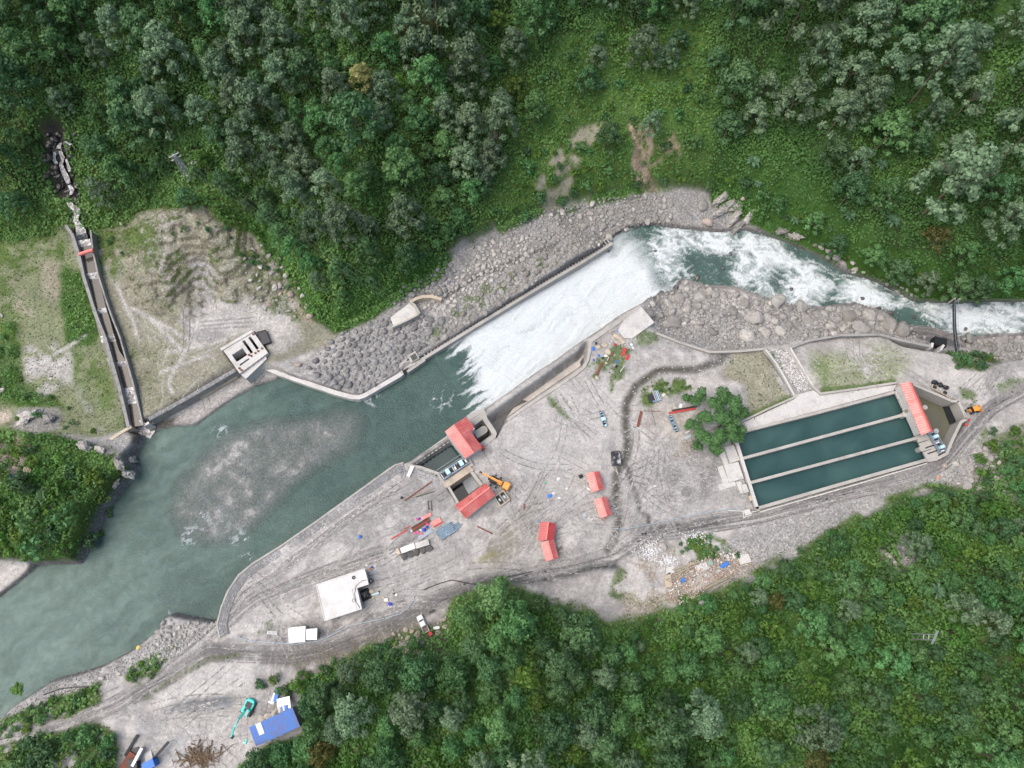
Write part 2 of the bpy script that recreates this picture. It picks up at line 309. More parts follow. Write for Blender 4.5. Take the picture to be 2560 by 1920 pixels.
# yard
area([(1180,960),(1300,950),(1520,900),(1560,1050),(1540,1200),(1420,1250),(1290,1180),(1230,1100)], PALE * .98, .6, 4, 4, gr=.25)
area([(1240,1130),(1320,1080),(1450,1090),(1440,1170),(1330,1190)], GRAV * 1.15, .6, 2.5, 2, gr=.2)
area([(990,1200),(1110,1190),(1120,1260),(1160,1310),(1080,1330),(900,1330),(870,1310)], GRAV * .75, .6, 3, 2, F_B, .4, .55, gr=.8)
area([(830,1400),(900,1395),(1010,1440),(1180,1440),(1100,1490),(1000,1520),(930,1480),(930,1420)], GRAV * 1.05, .5, 3, 2)
area([(640,1560),(800,1560),(940,1530),(1010,1490),(1030,1510),(1000,1550),(880,1580),(700,1620)], MUD * 1.15, .75, 2, 1.2, F_B, .33, .5, gr=.9)
area([(590,1630),(760,1640),(800,1625),(780,1610),(640,1610)], MUD * 1.3, .7, 1, .7, gr=.9)
area([(1230,1360),(1330,1240),(1350,1270),(1300,1370),(1260,1420),(1200,1440)], np.array([.20,.185,.145]), .8, 2.5, 1.5, gr=.1)
area([(1190,1400),(1240,1375),(1250,1390),(1200,1412)], np.array([.19,.175,.08]), .8, 1, .5)
area([(1330,1310),(1345,1310),(1360,1400),(1400,1350),(1410,1390),(1370,1415),(1325,1390)], BROWN * 1.2, .8, 2, .8, F_B, .36, .5, gr=1)
area([(1530,1160),(1700,1080),(1840,1130),(1880,1260),(1760,1290),(1640,1290),(1560,1260)], GRAV * .9, .6, 4, 3, F_A, .4, .6, gr=.8)
area([(1640,1170),(1790,1130),(1800,1210),(1700,1290),(1640,1270)], GRAV * .62, .6, 2, 1.5, F_B, .36, .55, gr=1)
area([(1600,980),(1740,1030),(1740,1110),(1620,1080)], TAN * .95, .5, 3, 2)
area([(1705,1100),(1745,1090),(1740,1130),(1680,1140)], SOIL * .8, .6, 2, 1)
area([(1500,1100),(1545,1090),(1545,1140),(1500,1130)], GRAV * .85, .7, 1, .8)
# vegetation scraps inside the yard
for pl, a in (([(1590,960),(1620,945),(1740,950),(1730,980),(1650,990),(1625,1015),(1590,1010)], .95), ([(1490,900),(1530,860),(1580,870),(1560,960),(1525,985),(1530,930),(1500,930)], .8),
              ([(1460,910),(1490,905),(1500,950),(1475,950)], .8), ([(1360,985),(1395,1005),(1430,1040),(1420,1045),(1375,1010)], .8), ([(1590,830),(1640,815),(1650,850),(1590,865)], .75),
              ([(1690,1350),(1740,1330),(1810,1350),(1860,1390),(1810,1395),(1760,1400),(1700,1410),(1680,1390)], 1), ([(1530,1420),(1560,1430),(1555,1500),(1530,1490)], .8), ([(1510,1480),(1700,1500),(1640,1530),(1560,1510)], .6),
              ([(2360,880),(2480,870),(2500,900),(2460,930),(2400,920)], .9), ([(2395,970),(2440,985),(2430,1020),(2400,1010)], .8), ([(2480,960),(2580,940),(2580,980),(2500,985)], .6), ([(2040,880),(2080,870),(2090,890),(2050,900)], .8),
              ([(2440,1060),(2560,1060),(2560,1160),(2480,1180),(2440,1120)], .7), ([(590,1600),(640,1570),(660,1580),(620,1605)], .8), ([(655,1560),(685,1500),(690,1510),(675,1580)], .5)):
    area(pl, GRASS * .95, a, 1.5, .5, F_B, .36, .5, veg=.7, gr=.6)
area([(2010,880),(2220,850),(2300,880),(2240,950),(2060,975),(2030,930)], DRY * 1.05, .9, 2, 1.5, F_A, .36, .55, veg=.15, gr=.5)
area([(1790,880),(1915,880),(1945,960),(1975,985),(1870,1050),(1860,960),(1810,940)], STRAW * .95, 1, 1, .6, veg=.25, gr=.5)
line([(1915,882),(1935,905),(1985,985)], GRASS * .8, 1.1, 1, .5, .4, veg=.8)
line([(1870,1045),(1900,1030),(1975,995)], GRASS, 1.3, .8, .5, .8, veg=.6)
line([(2060,975),(2130,970),(2230,955)], GRASS, 1.2, .8, .5, .8, veg=.6)
area([(2030,900),(2070,880),(2080,970),(2060,975)], GRASS * 1.2, .5, 2, .8, F_B, .42, .58)
# road bank below the basin, stony bits on the right margin
area([(1880,1300),(2100,1240),(2380,1180),(2380,1210),(2180,1262),(2080,1330),(1900,1420),(1800,1480),(1760,1400)], GRAV * 1.0, .9, 2, 1, gr=1)
area([(2400,1130),(2470,1100),(2560,1180),(2560,1260),(2450,1240),(2400,1190)], GRAV * 1.1, .7, 3, 1, F_B, .36, .5, gr=1)
area([(1560,1420),(1640,1340),(1690,1370),(1680,1420),(1740,1400),(1880,1380),(1900,1410),(1840,1440),(1700,1530),(1560,1540),(1550,1470)], TAN * .95, .7, 2, 1, F_B, .35, .55, gr=1)
area([(2190,1360),(2260,1330),(2300,1400),(2250,1430)], GRAV * 1.2, .8, 3, .8, F_B, .45, .55, veg=.2, gr=1)
area([(2230,1280),(2330,1230),(2430,1240),(2420,1330),(2330,1330)], BROWN * 1.2, .4, 2, 1, F_A, .45, .55)
# roads
ROADS = [([(-60,1868),(120,1825),(290,1765),(330,1740),(430,1660),(500,1605),(560,1550)], 2.9),
         ([(330,1740),(440,1680),(520,1625),(640,1632),(720,1638),(800,1628),(900,1590),(1010,1545),(1090,1500),(1180,1460),(1300,1440),(1440,1415),(1530,1390),(1620,1335),(1760,1310),(1900,1290),(2100,1235),(2280,1190),(2360,1150),(2420,1080),(2480,1020),(2600,950)], 2.6),
         ([(560,1550),(610,1480),(680,1440),(800,1350),(900,1280),(1000,1215)], 2.2), ([(570,1560),(640,1500),(760,1450),(900,1400),(960,1380)], 2.0)]
for pts, hw in ROADS:
    line(pts, SAND * .92, hw, .75, .9, .5, gr=.45)
    xy = PH(pts)
    for off in (-1.7, -1.1, -.4, .5, 1.2, 1.8):
        t = np.vstack([xy[1:] - xy[:-1], xy[-1:] - xy[-2:-1]]); nrm = np.stack([-t[:, 1], t[:, 0]], 1); nrm /= np.linalg.norm(nrm, axis=1)[:, None] + 1e-9
        m = smask(xy + nrm * off * hw / 2.4 , .28, .35, .35)
        cover(m * .6, (DAMP * .8 if random.random() < .5 else PALE))
line([(520,1620),(640,1645),(720,1650),(800,1640),(880,1610)], MUD, 2.1, .85, 1.2, .8, gr=.3)
line([(940,1580),(1030,1540),(1110,1495),(1180,1465)], MUD * 1.05, 1.9, .8, 1.3, .8, gr=.3)
line([(1590,1330),(1680,1315),(1790,1308)], MUD * 1.1, 1.9, .8, 1.5, 1.0, gr=.2)
line([(1610,1326),(1700,1308)], MUD * .55, .45, .8, .4, .4); line([(1700,1325),(1790,1312)], MUD * .6, .4, .8, .4, .4)
line([(2330,1180),(2400,1110),(2450,1040),(2490,1000)], MUD * 1.1, 1.5, .7, 1.6, .8)
line([(1960,1270),(2080,1235),(2230,1195)], MUD * 1.4, .7, .6, .7, .5)
# the drain that winds through the yard, and the ditches
DRAIN = [(1850,790),(1830,840),(1815,880),(1795,905),(1740,925),(1680,925),(1640,930),(1590,965),(1565,1005),(1562,1050),(1570,1100),(1568,1140),(1555,1160),(1538,1190),(1540,1240),(1548,1300),(1535,1350),(1520,1375)]
line(DRAIN, SAND * 1.12, 3.0, .7, 1.2, .4); line(DRAIN, DAMP * .95, 1.6, .8, .8, .4, gr=.6); line(DRAIN, BROWN * .9, 1.0, .8, .6, .4, gr=.7); line(DRAIN, np.array([.065,.064,.058]), .42, .8, .5, .8)
D2 = [(1568,1165),(1575,1195),(1590,1240),(1602,1280),(1620,1295),(1622,1320)]
line(D2, DAMP * .6, 1.0, .8, .7, .8); line(D2, MUD * .6, .4, .9, .4, .6)
D3 = [(1535,1415),(1480,1420),(1430,1435),(1360,1450),(1290,1452),(1240,1448),(1200,1452),(1160,1480)]
line(D3, MUD * 1.3, 1.5, .7, .9, .4); line(D3, np.array([.055,.06,.06]), .7, .9, .6, .5)
area([(1680,860),(1760,870),(1820,830),(1850,840),(1800,910),(1740,930)], GRAV * .7, .6, 2, 1, F_B, .36, .55, gr=1)
# south bank of the rapids
area([(1602,775),(1640,735),(1680,735),(1760,712),(1850,735),(2050,770),(2130,762),(2240,812),(2330,826),(2400,850),(2600,845),(2600,900),(2440,880),(2330,865),(2200,836),(2010,852),(1912,868),(1780,880),(1640,832)], GRAV * 1.05, 1, 1, .5, veg=0, gr=1)
area([(1800,740),(1860,735),(1925,760),(1915,785),(1850,790),(1800,765)], PALE * 1.05, 1, .6, .4, gr=.2)
area([(1810,780),(1860,790),(1920,785),(1925,795),(1860,800),(1800,790)], MUD, .8, .6, .4)
area([(2240,810),(2330,826),(2400,850),(2420,870),(2330,860),(2270,835)], MUD * .9, .9, 1, .5, gr=.6)
area([(2000,850),(2200,836),(2330,870),(2400,920),(2300,950),(2240,880),(2050,870)], SAND * 1.05, .6, 3, 2)
# bottom-left site
area([(310,1790),(400,1740),(560,1690),(640,1660),(660,1720),(640,1800),(620,1950),(300,1960)], SAND * 1.05, .9, 1, .6, veg=0, gr=.25)
area([(370,1755),(450,1700),(560,1650),(650,1630),(650,1690),(600,1735),(480,1745),(400,1760)], PALE * 1.02, .9, 1.5, .8, gr=.15)
area([(385,1777),(470,1748),(560,1742),(592,1752),(570,1772),(470,1783)], np.array([.20,.21,.225]), 1, .7, .2, gr=.3)
area([(320,1815),(370,1800),(420,1820),(420,1850),(340,1865)], PALE, .8, 1, .6, gr=.1)
area([(420,1830),(600,1800),(620,1860),(560,1900),(440,1900)], PALE * .95, .7, 2.5, .6, F_D, .46, .6)
area([(410,1850),(480,1840),(470,1900),(410,1900)], np.array([.30,.32,.33]), .6, 1.5, .8)
line([(360,1745),(440,1690),(530,1645),(600,1640)], DRY * .5, .9, .7, .6, .8, veg=.3)
for pl in ([(-80,1830),(30,1790),(140,1740),(200,1720),(260,1705),(250,1760),(190,1785),(80,1820),(-80,1870)], [(310,1700),(330,1660),(380,1640),(400,1655),(400,1680),(340,1715)], [(-80,1890),(120,1830),(180,1815),(250,1810),(290,1830),(300,1960),(-80,1960)],
           [(380,1640),(440,1622),(450,1635),(400,1660)]):
    area(pl, GRASS * .8, .95, 1.4, .6, F_B, .25, .42, veg=.9, gr=.4)
area([(470,1548),(545,1555),(530,1610),(440,1650),(300,1690),(150,1740),(0,1800),(0,1790),(140,1705),(270,1665),(345,1622),(410,1575)], GRAV * 1.08, .75, 1.2, .5, F_D, .25, .6, gr=1)
area([(700,1640),(900,1600),(1000,1560),(1060,1540),(1110,1560),(1000,1610),(900,1640),(760,1700)], BROWN * 1.3, .7, 1.5, .8, F_B, .33, .5, gr=1)
area([(1050,1580),(1110,1560),(1130,1640),(1060,1640)], MUD * .6, .8, 1.5, .8)
area([(990,1590),(1060,1600),(1050,1640),(1000,1640)], TAN * 1.0, .8, 1.5, .6, F_B, .36, .5, gr=1)
area([(745,1705),(800,1680),(870,1650),(900,1700),(860,1800),(800,1880),(700,1980),(560,1980),(600,1905),(650,1878),(755,1830),(752,1780)], LUSH, 1, 1.5, .6, veg=.97)
# tyre tracks wandering over the yard (ruts: pale ridges, damp hollows)
trk = random.Random(5)
def rut(cx, cy, ang, n, curv, a):
    pts = []; x, y = cx, cy
    for _ in range(n):
        pts.append((x, y)); x += 22 * math.cos(ang); y += 22 * math.sin(ang); ang += curv + trk.uniform(-.05, .05)
    xy = PH(pts); t = np.vstack([xy[1:] - xy[:-1], xy[-1:] - xy[-2:-1]]); nrm = np.stack([-t[:, 1], t[:, 0]], 1); nrm /= np.linalg.norm(nrm, axis=1)[:, None] + 1e-9
    for off in (-.95, .95):
        m = smask(xy + nrm * off, .22, .3, .25); m = m * (VG < .3) * (mp < .5); cover(m * a * .7, PALE * 1.1 if trk.random() < .6 else DAMP * 1.2)
        global H
        H = H - m * .05
for (cx, cy, spread, k) in ((1300,1330,90,16), (1450,1310,60,12), (1620,1230,80,16), (1650,1090,60,10), (800,1480,120,16), (1430,1000,60,8), (1290,1430,80,10), (1000,1460,90,8), (520,1850,60,22), (430,1800,60,14), (400,1870,50,10), (1580,1330,60,6), (2150,900,90,10), (2470,980,50,8), (480,900,90,10), (720,1560,80,8)):
    for _ in range(k):
        rut(cx + trk.uniform(-spread, spread), cy + trk.uniform(-spread, spread) * .6, trk.uniform(0, 6.28), trk.randint(4, 8), trk.uniform(-.22, .22), trk.uniform(.3, .65))
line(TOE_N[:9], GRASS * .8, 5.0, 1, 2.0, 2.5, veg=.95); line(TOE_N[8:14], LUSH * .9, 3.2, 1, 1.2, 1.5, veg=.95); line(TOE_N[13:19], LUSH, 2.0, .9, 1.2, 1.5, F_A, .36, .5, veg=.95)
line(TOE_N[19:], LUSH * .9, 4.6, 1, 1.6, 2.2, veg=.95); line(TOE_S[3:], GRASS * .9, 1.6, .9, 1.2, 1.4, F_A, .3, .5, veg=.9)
# wet ground along the water line
for m_ in (mp, md):
    wet = np.clip(blur(m_, 1.0), 0, 1) * (m_ < .5) * 1.4
    cover(np.clip(wet * (VG < .5), 0, .75), MUD * .9)
cover(mp, GRAV * .55, veg=0, gr=1); cover(md, GRAV * .4, veg=0, gr=1)
cover(ss(.05, .5, mb) * mp, np.array([.245,.245,.238]), gr=.7); cover(ss(.3, .8, mb) * mp * ss(.45, .7, F_C) * .4, GRAV * 1.1)
ALB = np.clip(ALB * (0.93 + 0.14 * F_D)[..., None], 0.004, .8)
H = H + (F_D - .5) * .12 * np.clip(GR, 0, 1)
VG = np.clip(VG, 0, 1)
# ------------------------------------------------------------------ materials
MATS = {}
def nodes(name):
    m = bpy.data.materials.new(name); m.use_nodes = True; t = m.node_tree; t.nodes.clear()
    out = t.nodes.new('ShaderNodeOutputMaterial'); b = t.nodes.new('ShaderNodeBsdfPrincipled'); t.links.new(b.outputs[0], out.inputs[0])
    MATS[name] = m
    return m, t, b, out
def N(t, typ, **k):
    n = t.nodes.new(typ)
    for a, v in k.items():
        if a in n.inputs.keys(): n.inputs[a].default_value = v
        else: setattr(n, a, v)
    return n
def mixc(t, blend, fac, a, b):
    n = t.nodes.new('ShaderNodeMix'); n.data_type = 'RGBA'; n.blend_type = blend
    for i, s in ((0, fac), (6, a), (7, b)):
        if hasattr(s, 'links') or hasattr(s, 'is_linked'): t.links.new(s, n.inputs[i])
        elif i == 0: n.inputs[0].default_value = s
        else: n.inputs[i].default_value = (*s, 1) if len(s) == 3 else s
    return n.outputs[2]
def mth(t, op, a, b=None, c=None, clamp=False):
    n = t.nodes.new('ShaderNodeMath'); n.operation = op; n.use_clamp = clamp
    for i, s in enumerate((a, b, c)):
        if s is None: continue
        if hasattr(s, 'is_linked'): t.links.new(s, n.inputs[i])
        else: n.inputs[i].default_value = s
    return n.outputs[0]
def ramp(t, fac, stops):
    n = t.nodes.new('ShaderNodeValToRGB'); e = n.color_ramp.elements
    while len(e) < len(stops): e.new(.5)
    for i, (p, c) in enumerate(stops): e[i].position = p; e[i].color = (c, c, c, 1) if not hasattr(c, '__len__') else (*c, 1)
    t.links.new(fac, n.inputs[0]); return n.outputs[0]
def obcoord(t): return t.nodes.new('ShaderNodeTexCoord').outputs['Object']
def geopos(t): return t.nodes.new('ShaderNodeNewGeometry').outputs['Position']
def noise(t, vec, scale, detail=5, rough=.55, dist=0.0):
    n = N(t, 'ShaderNodeTexNoise', Scale=scale, Detail=detail, Roughness=rough, Distortion=dist)
    t.links.new(vec, n.inputs['Vector']); return n.outputs[0]
def bump_to(t, b, h, strength=.5, dist=.1):
    n = N(t, 'ShaderNodeBump', Strength=strength, Distance=dist); t.links.new(h, n.inputs['Height']); t.links.new(n.outputs[0], b.inputs['Normal'])

def simple(name, col, rough=.8, var=.25, scale=1.2, metal=0.0, spec=.3, dirt=None, dirt_amt=.5, dirt_scale=.5, random_hue=0.0, random_val=0.0):
    """plain painted / mineral surface with mottling, wear and optional dirt"""
    m, t, b, o = nodes(name); p = geopos(t)
    n1 = noise(t, p, scale, 6, .6); v = ramp(t, n1, [(.25, 1 - var), (.75, 1 + var * .35)])
    c = mixc(t, 'MULTIPLY', 1.0, col, v)
    if dirt is not None:
        n2 = noise(t, p, dirt_scale, 8, .68); f = ramp(t, n2, [(.46, 0.0), (.62, dirt_amt)])
        c = mixc(t, 'MIX', f, c, dirt)
    if random_hue or random_val:
        oi = t.nodes.new('ShaderNodeObjectInfo'); hs = t.nodes.new('ShaderNodeHueSaturation')
        t.links.new(mth(t, 'MULTIPLY_ADD', oi.outputs['Random'], random_hue * 2, .5 - random_hue), hs.inputs['Hue'])
        r2 = mth(t, 'FRACT', mth(t, 'MULTIPLY', oi.outputs['Random'], 37.7))
        t.links.new(mth(t, 'MULTIPLY_ADD', r2, random_val * 2, 1 - random_val), hs.inputs['Value'])
        t.links.new(c, hs.inputs['Color']); c = hs.outputs[0]
    t.links.new(c, b.inputs['Base Color']); b.inputs['Roughness'].default_value = rough; b.inputs['Metallic'].default_value = metal
    b.inputs['Specular IOR Level'].default_value = spec
    bump_to(t, b, n1, .25, .05)
    return m

def ground_mat():
    m, t, b, o = nodes('ground'); p = obcoord(t)
    at = N(t, 'ShaderNodeAttribute', attribute_name='albedo'); gv = N(t, 'ShaderNodeAttribute', attribute_name='gravel')
    n1 = noise(t, p, 1.1, 9, .68); n2 = noise(t, p, .23, 6, .6)
    c = mixc(t, 'MULTIPLY', 1.0, at.outputs['Color'], ramp(t, n1, [(.25, .66), (.75, 1.24)]))
    c = mixc(t, 'MULTIPLY', 1.0, c, ramp(t, n2, [(.25, .78), (.75, 1.16)]))
    vo = N(t, 'ShaderNodeTexVoronoi', Scale=2.4); t.links.new(p, vo.inputs['Vector'])
    sp = t.nodes.new('ShaderNodeSeparateColor'); t.links.new(vo.outputs['Color'], sp.inputs[0])
    peb = ramp(t, sp.outputs[0], [(0.0, .66), (.55, .97), (.86, 1.15), (1.0, 1.45)])
    c = mixc(t, 'MULTIPLY', gv.outputs['Fac'], c, peb)
    tk = N(t, 'ShaderNodeAttribute', attribute_name='track')
    crk = mth(t, 'ABSOLUTE', mth(t, 'SUBTRACT', noise(t, p, .33, 6, .55, 1.2), .5)); crk = ramp(t, crk, [(0.0, .16), (.018, 0.0)])
    crk2 = mth(t, 'ABSOLUTE', mth(t, 'SUBTRACT', noise(t, p, .8, 5, .6, 1.5), .5)); crk2 = ramp(t, crk2, [(0.0, .0), (.02, .14)])
    tot = mth(t, 'SUBTRACT', mth(t, 'ADD', mth(t, 'MULTIPLY', crk, 1.6), crk2), .10)
    tot = mth(t, 'MULTIPLY_ADD', mth(t, 'MULTIPLY', tot, tk.outputs['Fac']), 1.0, 1.0)
    cb_ = t.nodes.new('ShaderNodeCombineColor'); [t.links.new(tot, cb_.inputs[i]) for i in range(3)]
    c = mixc(t, 'MULTIPLY', 1.0, c, cb_.outputs[0])
    t.links.new(c, b.inputs['Base Color']); b.inputs['Roughness'].default_value = .92; b.inputs['Specular IOR Level'].default_value = .2
    hgt = mth(t, 'ADD', n1, mth(t, 'MULTIPLY', mth(t, 'MULTIPLY', vo.outputs['Distance'], gv.outputs['Fac']), -.8))
    bump_to(t, b, hgt, .55, .22)
    return m

def water_mat():
    m, t, b, o = nodes('river_water'); p = obcoord(t)
    fo = N(t, 'ShaderNodeAttribute', attribute_name='foam'); al = N(t, 'ShaderNodeAttribute', attribute_name='cloud'); tn = N(t, 'ShaderNodeAttribute', attribute_name='tone')
    n1 = noise(t, p, .35, 6, .6, .6); n2 = noise(t, p, 1.6, 5, .6, .4); n3 = noise(t, p, 3.2, 8, .7, .8)
    deep = mixc(t, 'MIX', tn.outputs['Fac'], (.030, .066, .058), (.115, .172, .150))
    deep = mixc(t, 'MULTIPLY', 1.0, deep, ramp(t, n1, [(.2, .72), (.8, 1.28)]))
    f = mth(t, 'ADD', fo.outputs['Fac'], mth(t, 'MULTIPLY', mth(t, 'SUBTRACT', n3, .5), .75))
    f = mth(t, 'ADD', f, mth(t, 'MULTIPLY', mth(t, 'SUBTRACT', n2, .5), .5))
    f = ramp(t, f, [(.22, 0.0), (.48, .45), (.85, 1.0)])
    f = mth(t, 'MULTIPLY', f, ramp(t, fo.outputs['Fac'], [(.02, 0.0), (.18, 1.0)]))
    fc = mixc(t, 'MIX', ramp(t, n3, [(.3, 0.0), (.6, 1.0)]), (.38, .46, .475), (.62, .64, .645))
    c = mixc(t, 'MIX', f, deep, fc)
    t.links.new(c, b.inputs['Base Color'])
    t.links.new(mth(t, 'MULTIPLY_ADD', f, .55, .22), b.inputs['Roughness']); b.inputs['IOR'].default_value = 1.33
    b.inputs['Specular IOR Level'].default_value = .45
    h = mth(t, 'ADD', n2, mth(t, 'MULTIPLY', n3, mth(t, 'MULTIPLY_ADD', f, 1.2, .25)))
    bump_to(t, b, h, .5, .45)
    tr = t.nodes.new('ShaderNodeBsdfTransparent'); mx = t.nodes.new('ShaderNodeMixShader')
    t.links.new(mth(t, 'MAXIMUM', al.outputs['Fac'], f), mx.inputs[0]); t.links.new(tr.outputs[0], mx.inputs[1]); t.links.new(b.outputs[0], mx.inputs[2])
    t.links.new(mx.outputs[0], o.inputs[0])
    return m

def still_water(name, c1, c2, rough=.06):
    m, t, b, o = nodes(name); p = geopos(t)
    n1 = noise(t, p, .08, 3, .5, .5); n2 = noise(t, p, 1.5, 4, .55)
    t.links.new(mixc(t, 'MIX', ramp(t, n1, [(.3, 0.0), (.7, 1.0)]), c1, c2), b.inputs['Base Color'])
    b.inputs['Roughness'].default_value = rough; b.inputs['IOR'].default_value = 1.33; b.inputs['Specular IOR Level'].default_value = .5
    bump_to(t, b, n2, .06, .1)
    return m

def concrete(name, col, stain=(.16, .15, .14), amt=.55, scale=.35):
    m, t, b, o = nodes(name); p = geopos(t)
    n1 = noise(t, p, scale, 9, .68); n2 = noise(t, p, 2.3, 8, .65); n3 = noise(t, p, .12, 4, .6)
    c = mixc(t, 'MULTIPLY', 1.0, col, ramp(t, n2, [(.25, .78), (.75, 1.12)]))
    c = mixc(t, 'MIX', ramp(t, n1, [(.50, 0.0), (.68, amt)]), c, stain)
    c = mixc(t, 'MULTIPLY', 1.0, c, ramp(t, n3, [(.3, .85), (.7, 1.08)]))
    t.links.new(c, b.inputs['Base Color']); b.inputs['Roughness'].default_value = .88; b.inputs['Specular IOR Level'].default_value = .25
    bump_to(t, b, n2, .3, .06)
    return m

def leaf(name, cols, rh=.02, rv=.28, sat=1.0):
    """leaf card material: three tints spread by the card's own attribute, whole plant varied by object"""
    m, t, b, o = nodes(name)
    at = N(t, 'ShaderNodeAttribute', attribute_name='tint')
    cr = t.nodes.new('ShaderNodeValToRGB'); e = cr.color_ramp.elements; e.new(.5)
    for i, (ps, c) in enumerate(zip((0.0, .5, 1.0), cols)): e[i].position = ps; e[i].color = (*c, 1)
    t.links.new(at.outputs['Fac'], cr.inputs[0])
    oi = t.nodes.new('ShaderNodeObjectInfo'); hs = t.nodes.new('ShaderNodeHueSaturation'); hs.inputs['Saturation'].default_value = sat
    t.links.new(mth(t, 'MULTIPLY_ADD', oi.outputs['Random'], rh * 2, .5 - rh), hs.inputs['Hue'])
    r2 = mth(t, 'FRACT', mth(t, 'MULTIPLY', oi.outputs['Random'], 53.3))
    t.links.new(mth(t, 'MULTIPLY_ADD', r2, rv * 2, 1 - rv), hs.inputs['Value'])
    t.links.new(cr.outputs[0], hs.inputs['Color'])
    t.links.new(hs.outputs[0], b.inputs['Base Color']); b.inputs['Roughness'].default_value = .55; b.inputs['Specular IOR Level'].default_value = .35
    tl = t.nodes.new('ShaderNodeBsdfTranslucent'); t.links.new(hs.outputs[0], tl.inputs[0])
    mx = t.nodes.new('ShaderNodeMixShader'); mx.inputs[0].default_value = .35
    t.links.new(b.outputs[0], mx.inputs[1]); t.links.new(tl.outputs[0], mx.inputs[2]); t.links.new(mx.outputs[0], o.inputs[0])
    return m

def rut_mat():
    m, t, b, o = nodes('tyre_rut'); p = geopos(t); at = N(t, 'ShaderNodeAttribute', attribute_name='tint')
    cr = t.nodes.new('ShaderNodeValToRGB'); cr.color_ramp.elements[0].color = (.185, .178, .17, 1); cr.color_ramp.elements[1].color = (.47, .455, .435, 1); t.links.new(at.outputs['Fac'], cr.inputs[0])
    t.links.new(cr.outputs[0], b.inputs['Base Color']); b.inputs['Roughness'].default_value = .95; b.inputs['Specular IOR Level'].default_value = .1
    tr = t.nodes.new('ShaderNodeBsdfTransparent'); mx = t.nodes.new('ShaderNodeMixShader')
    f = mth(t, 'MULTIPLY', ramp(t, noise(t, p, .9, 6, .65), [(.40, 0.0), (.60, .8)]), ramp(t, noise(t, p, .13, 3, .5), [(.35, .25), (.6, 1.0)]))
    t.links.new(f, mx.inputs[0]); t.links.new(tr.outputs[0], mx.inputs[1]); t.links.new(b.outputs[0], mx.inputs[2]); t.links.new(mx.outputs[0], o.inputs[0]); return m
M_RUT = rut_mat()
M_GROUND = ground_mat(); M_WATER = water_mat()
M_CONC = concrete('concrete', (.37, .355, .325), (.20, .19, .17), .5)
M_CONCW = concrete('pale_concrete', (.50, .49, .465), (.27, .25, .23), .5)
M_CONCD = concrete('weathered_concrete', (.27, .265, .25), (.10, .10, .095), .7, .5)
M_CONCT = concrete('tan_concrete', (.45, .385, .30), (.22, .19, .16), .5)
M_STONE = simple('masonry_stone', (.27, .275, .28), .9, .45, 2.2, random_val=.22, random_hue=.012)
M_ROCK = simple('boulder_stone', (.30, .29, .27), .9, .45, 1.4, dirt=(.15, .14, .12), dirt_amt=.6, dirt_scale=.7, random_val=.28, random_hue=.015)
M_PALEROCK = simple('pale_boulder_stone', (.42, .40, .37), .9, .4, 1.3, dirt=(.2, .19, .17), dirt_amt=.5, dirt_scale=.6, random_val=.2, random_hue=.015)
M_RED = simple('red_roof_sheet', (.48, .105, .092), .32, .28, .5, spec=.8, dirt=(.52, .21, .18), dirt_amt=.65, dirt_scale=.3)
M_REDLT = simple('red_trim', (.60, .16, .14), .45, .1, spec=.5)
M_BLUEROOF = simple('blue_roof_sheet', (.008, .115, .42), .45, .15, .6, spec=.5, dirt=(.09, .06, .10), dirt_amt=.55, dirt_scale=.35)
M_WHITE = simple('white_paint', (.60, .60, .60), .5, .12, .8, spec=.4)
M_ROOFW = simple('white_slab_finish', (.56, .555, .545), .8, .16, .5, dirt=(.42, .40, .37), dirt_amt=.6, dirt_scale=.28)
M_TIN = simple('zinc_sheet', (.46, .52, .56), .4, .15, .8, metal=.4, spec=.5)
M_PANEL = simple('translucent_panel', (.55, .66, .74), .3, .06, spec=.5)
M_BLUEMACH = simple('blue_machine_paint', (.16, .24, .32), .5, .3, 2, spec=.4)
M_LTBLUE = simple('light_blue_paint', (.38, .56, .64), .45, .1, 1, spec=.4)
M_STEEL = simple('galvanised_steel', (.42, .44, .45), .45, .15, 2, metal=.5)
M_DKSTEEL = simple('dark_steel', (.035, .037, .04), .5, .3, 2, metal=.3)
M_RUST = simple('rusted_steel', (.20, .065, .04), .8, .4, 2.5, dirt=(.10, .05, .04), dirt_amt=.6)
M_REDPAINT = simple('red_painted_steel', (.42, .05, .045), .55, .25, 1.2)
M_ORANGE = simple('orange_machine_paint', (.70, .27, .03), .45, .2, 1.5, spec=.5, dirt=(.35, .22, .12), dirt_amt=.4, dirt_scale=.9)
M_TEAL = simple('turquoise_machine_paint', (.025, .52, .46), .4, .12, 1.5, spec=.5)
M_RUBBER = simple('tyre_rubber', (.022, .022, .023), .85, .2, 3)
M_GLASS = simple('dark_glass', (.02, .025, .03), .08, .05, spec=.8)
M_BLACKTARP = simple('black_tarpaulin', (.018, .019, .023), .45, .4, 1.2, spec=.5)
M_TARPBLUE = simple('blue_tarpaulin', (.03, .16, .55), .5, .25, 2, spec=.4)
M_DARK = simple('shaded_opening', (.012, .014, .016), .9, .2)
M_WOOD = simple('grey_timber', (.30, .25, .19), .9, .35, 2.5)
M_BAMBOO = simple('bamboo', (.36, .32, .24), .8, .3, 2)
M_BARK = simple('bark', (.16, .125, .09), .95, .35, 3, random_val=.3)
M_DRIFT = simple('driftwood', (.17, .12, .075), .95, .4, 2.5)
M_TILE = simple('clay_tile', (.40, .24, .17), .85, .2)
M_PURPLE = simple('violet_plastic', (.06, .06, .40), .5, .3, 2); M_PINK = simple('pink_plastic', (.75, .10, .25), .5, .3, 2)
M_SKIN = simple('skin', (.32, .19, .13), .6, .1); M_CLOTHD = simple('dark_clothing', (.03, .035, .06), .9, .2)
M_WBASIN = still_water('basin_water', (.020, .050, .050), (.042, .088, .082), .04)
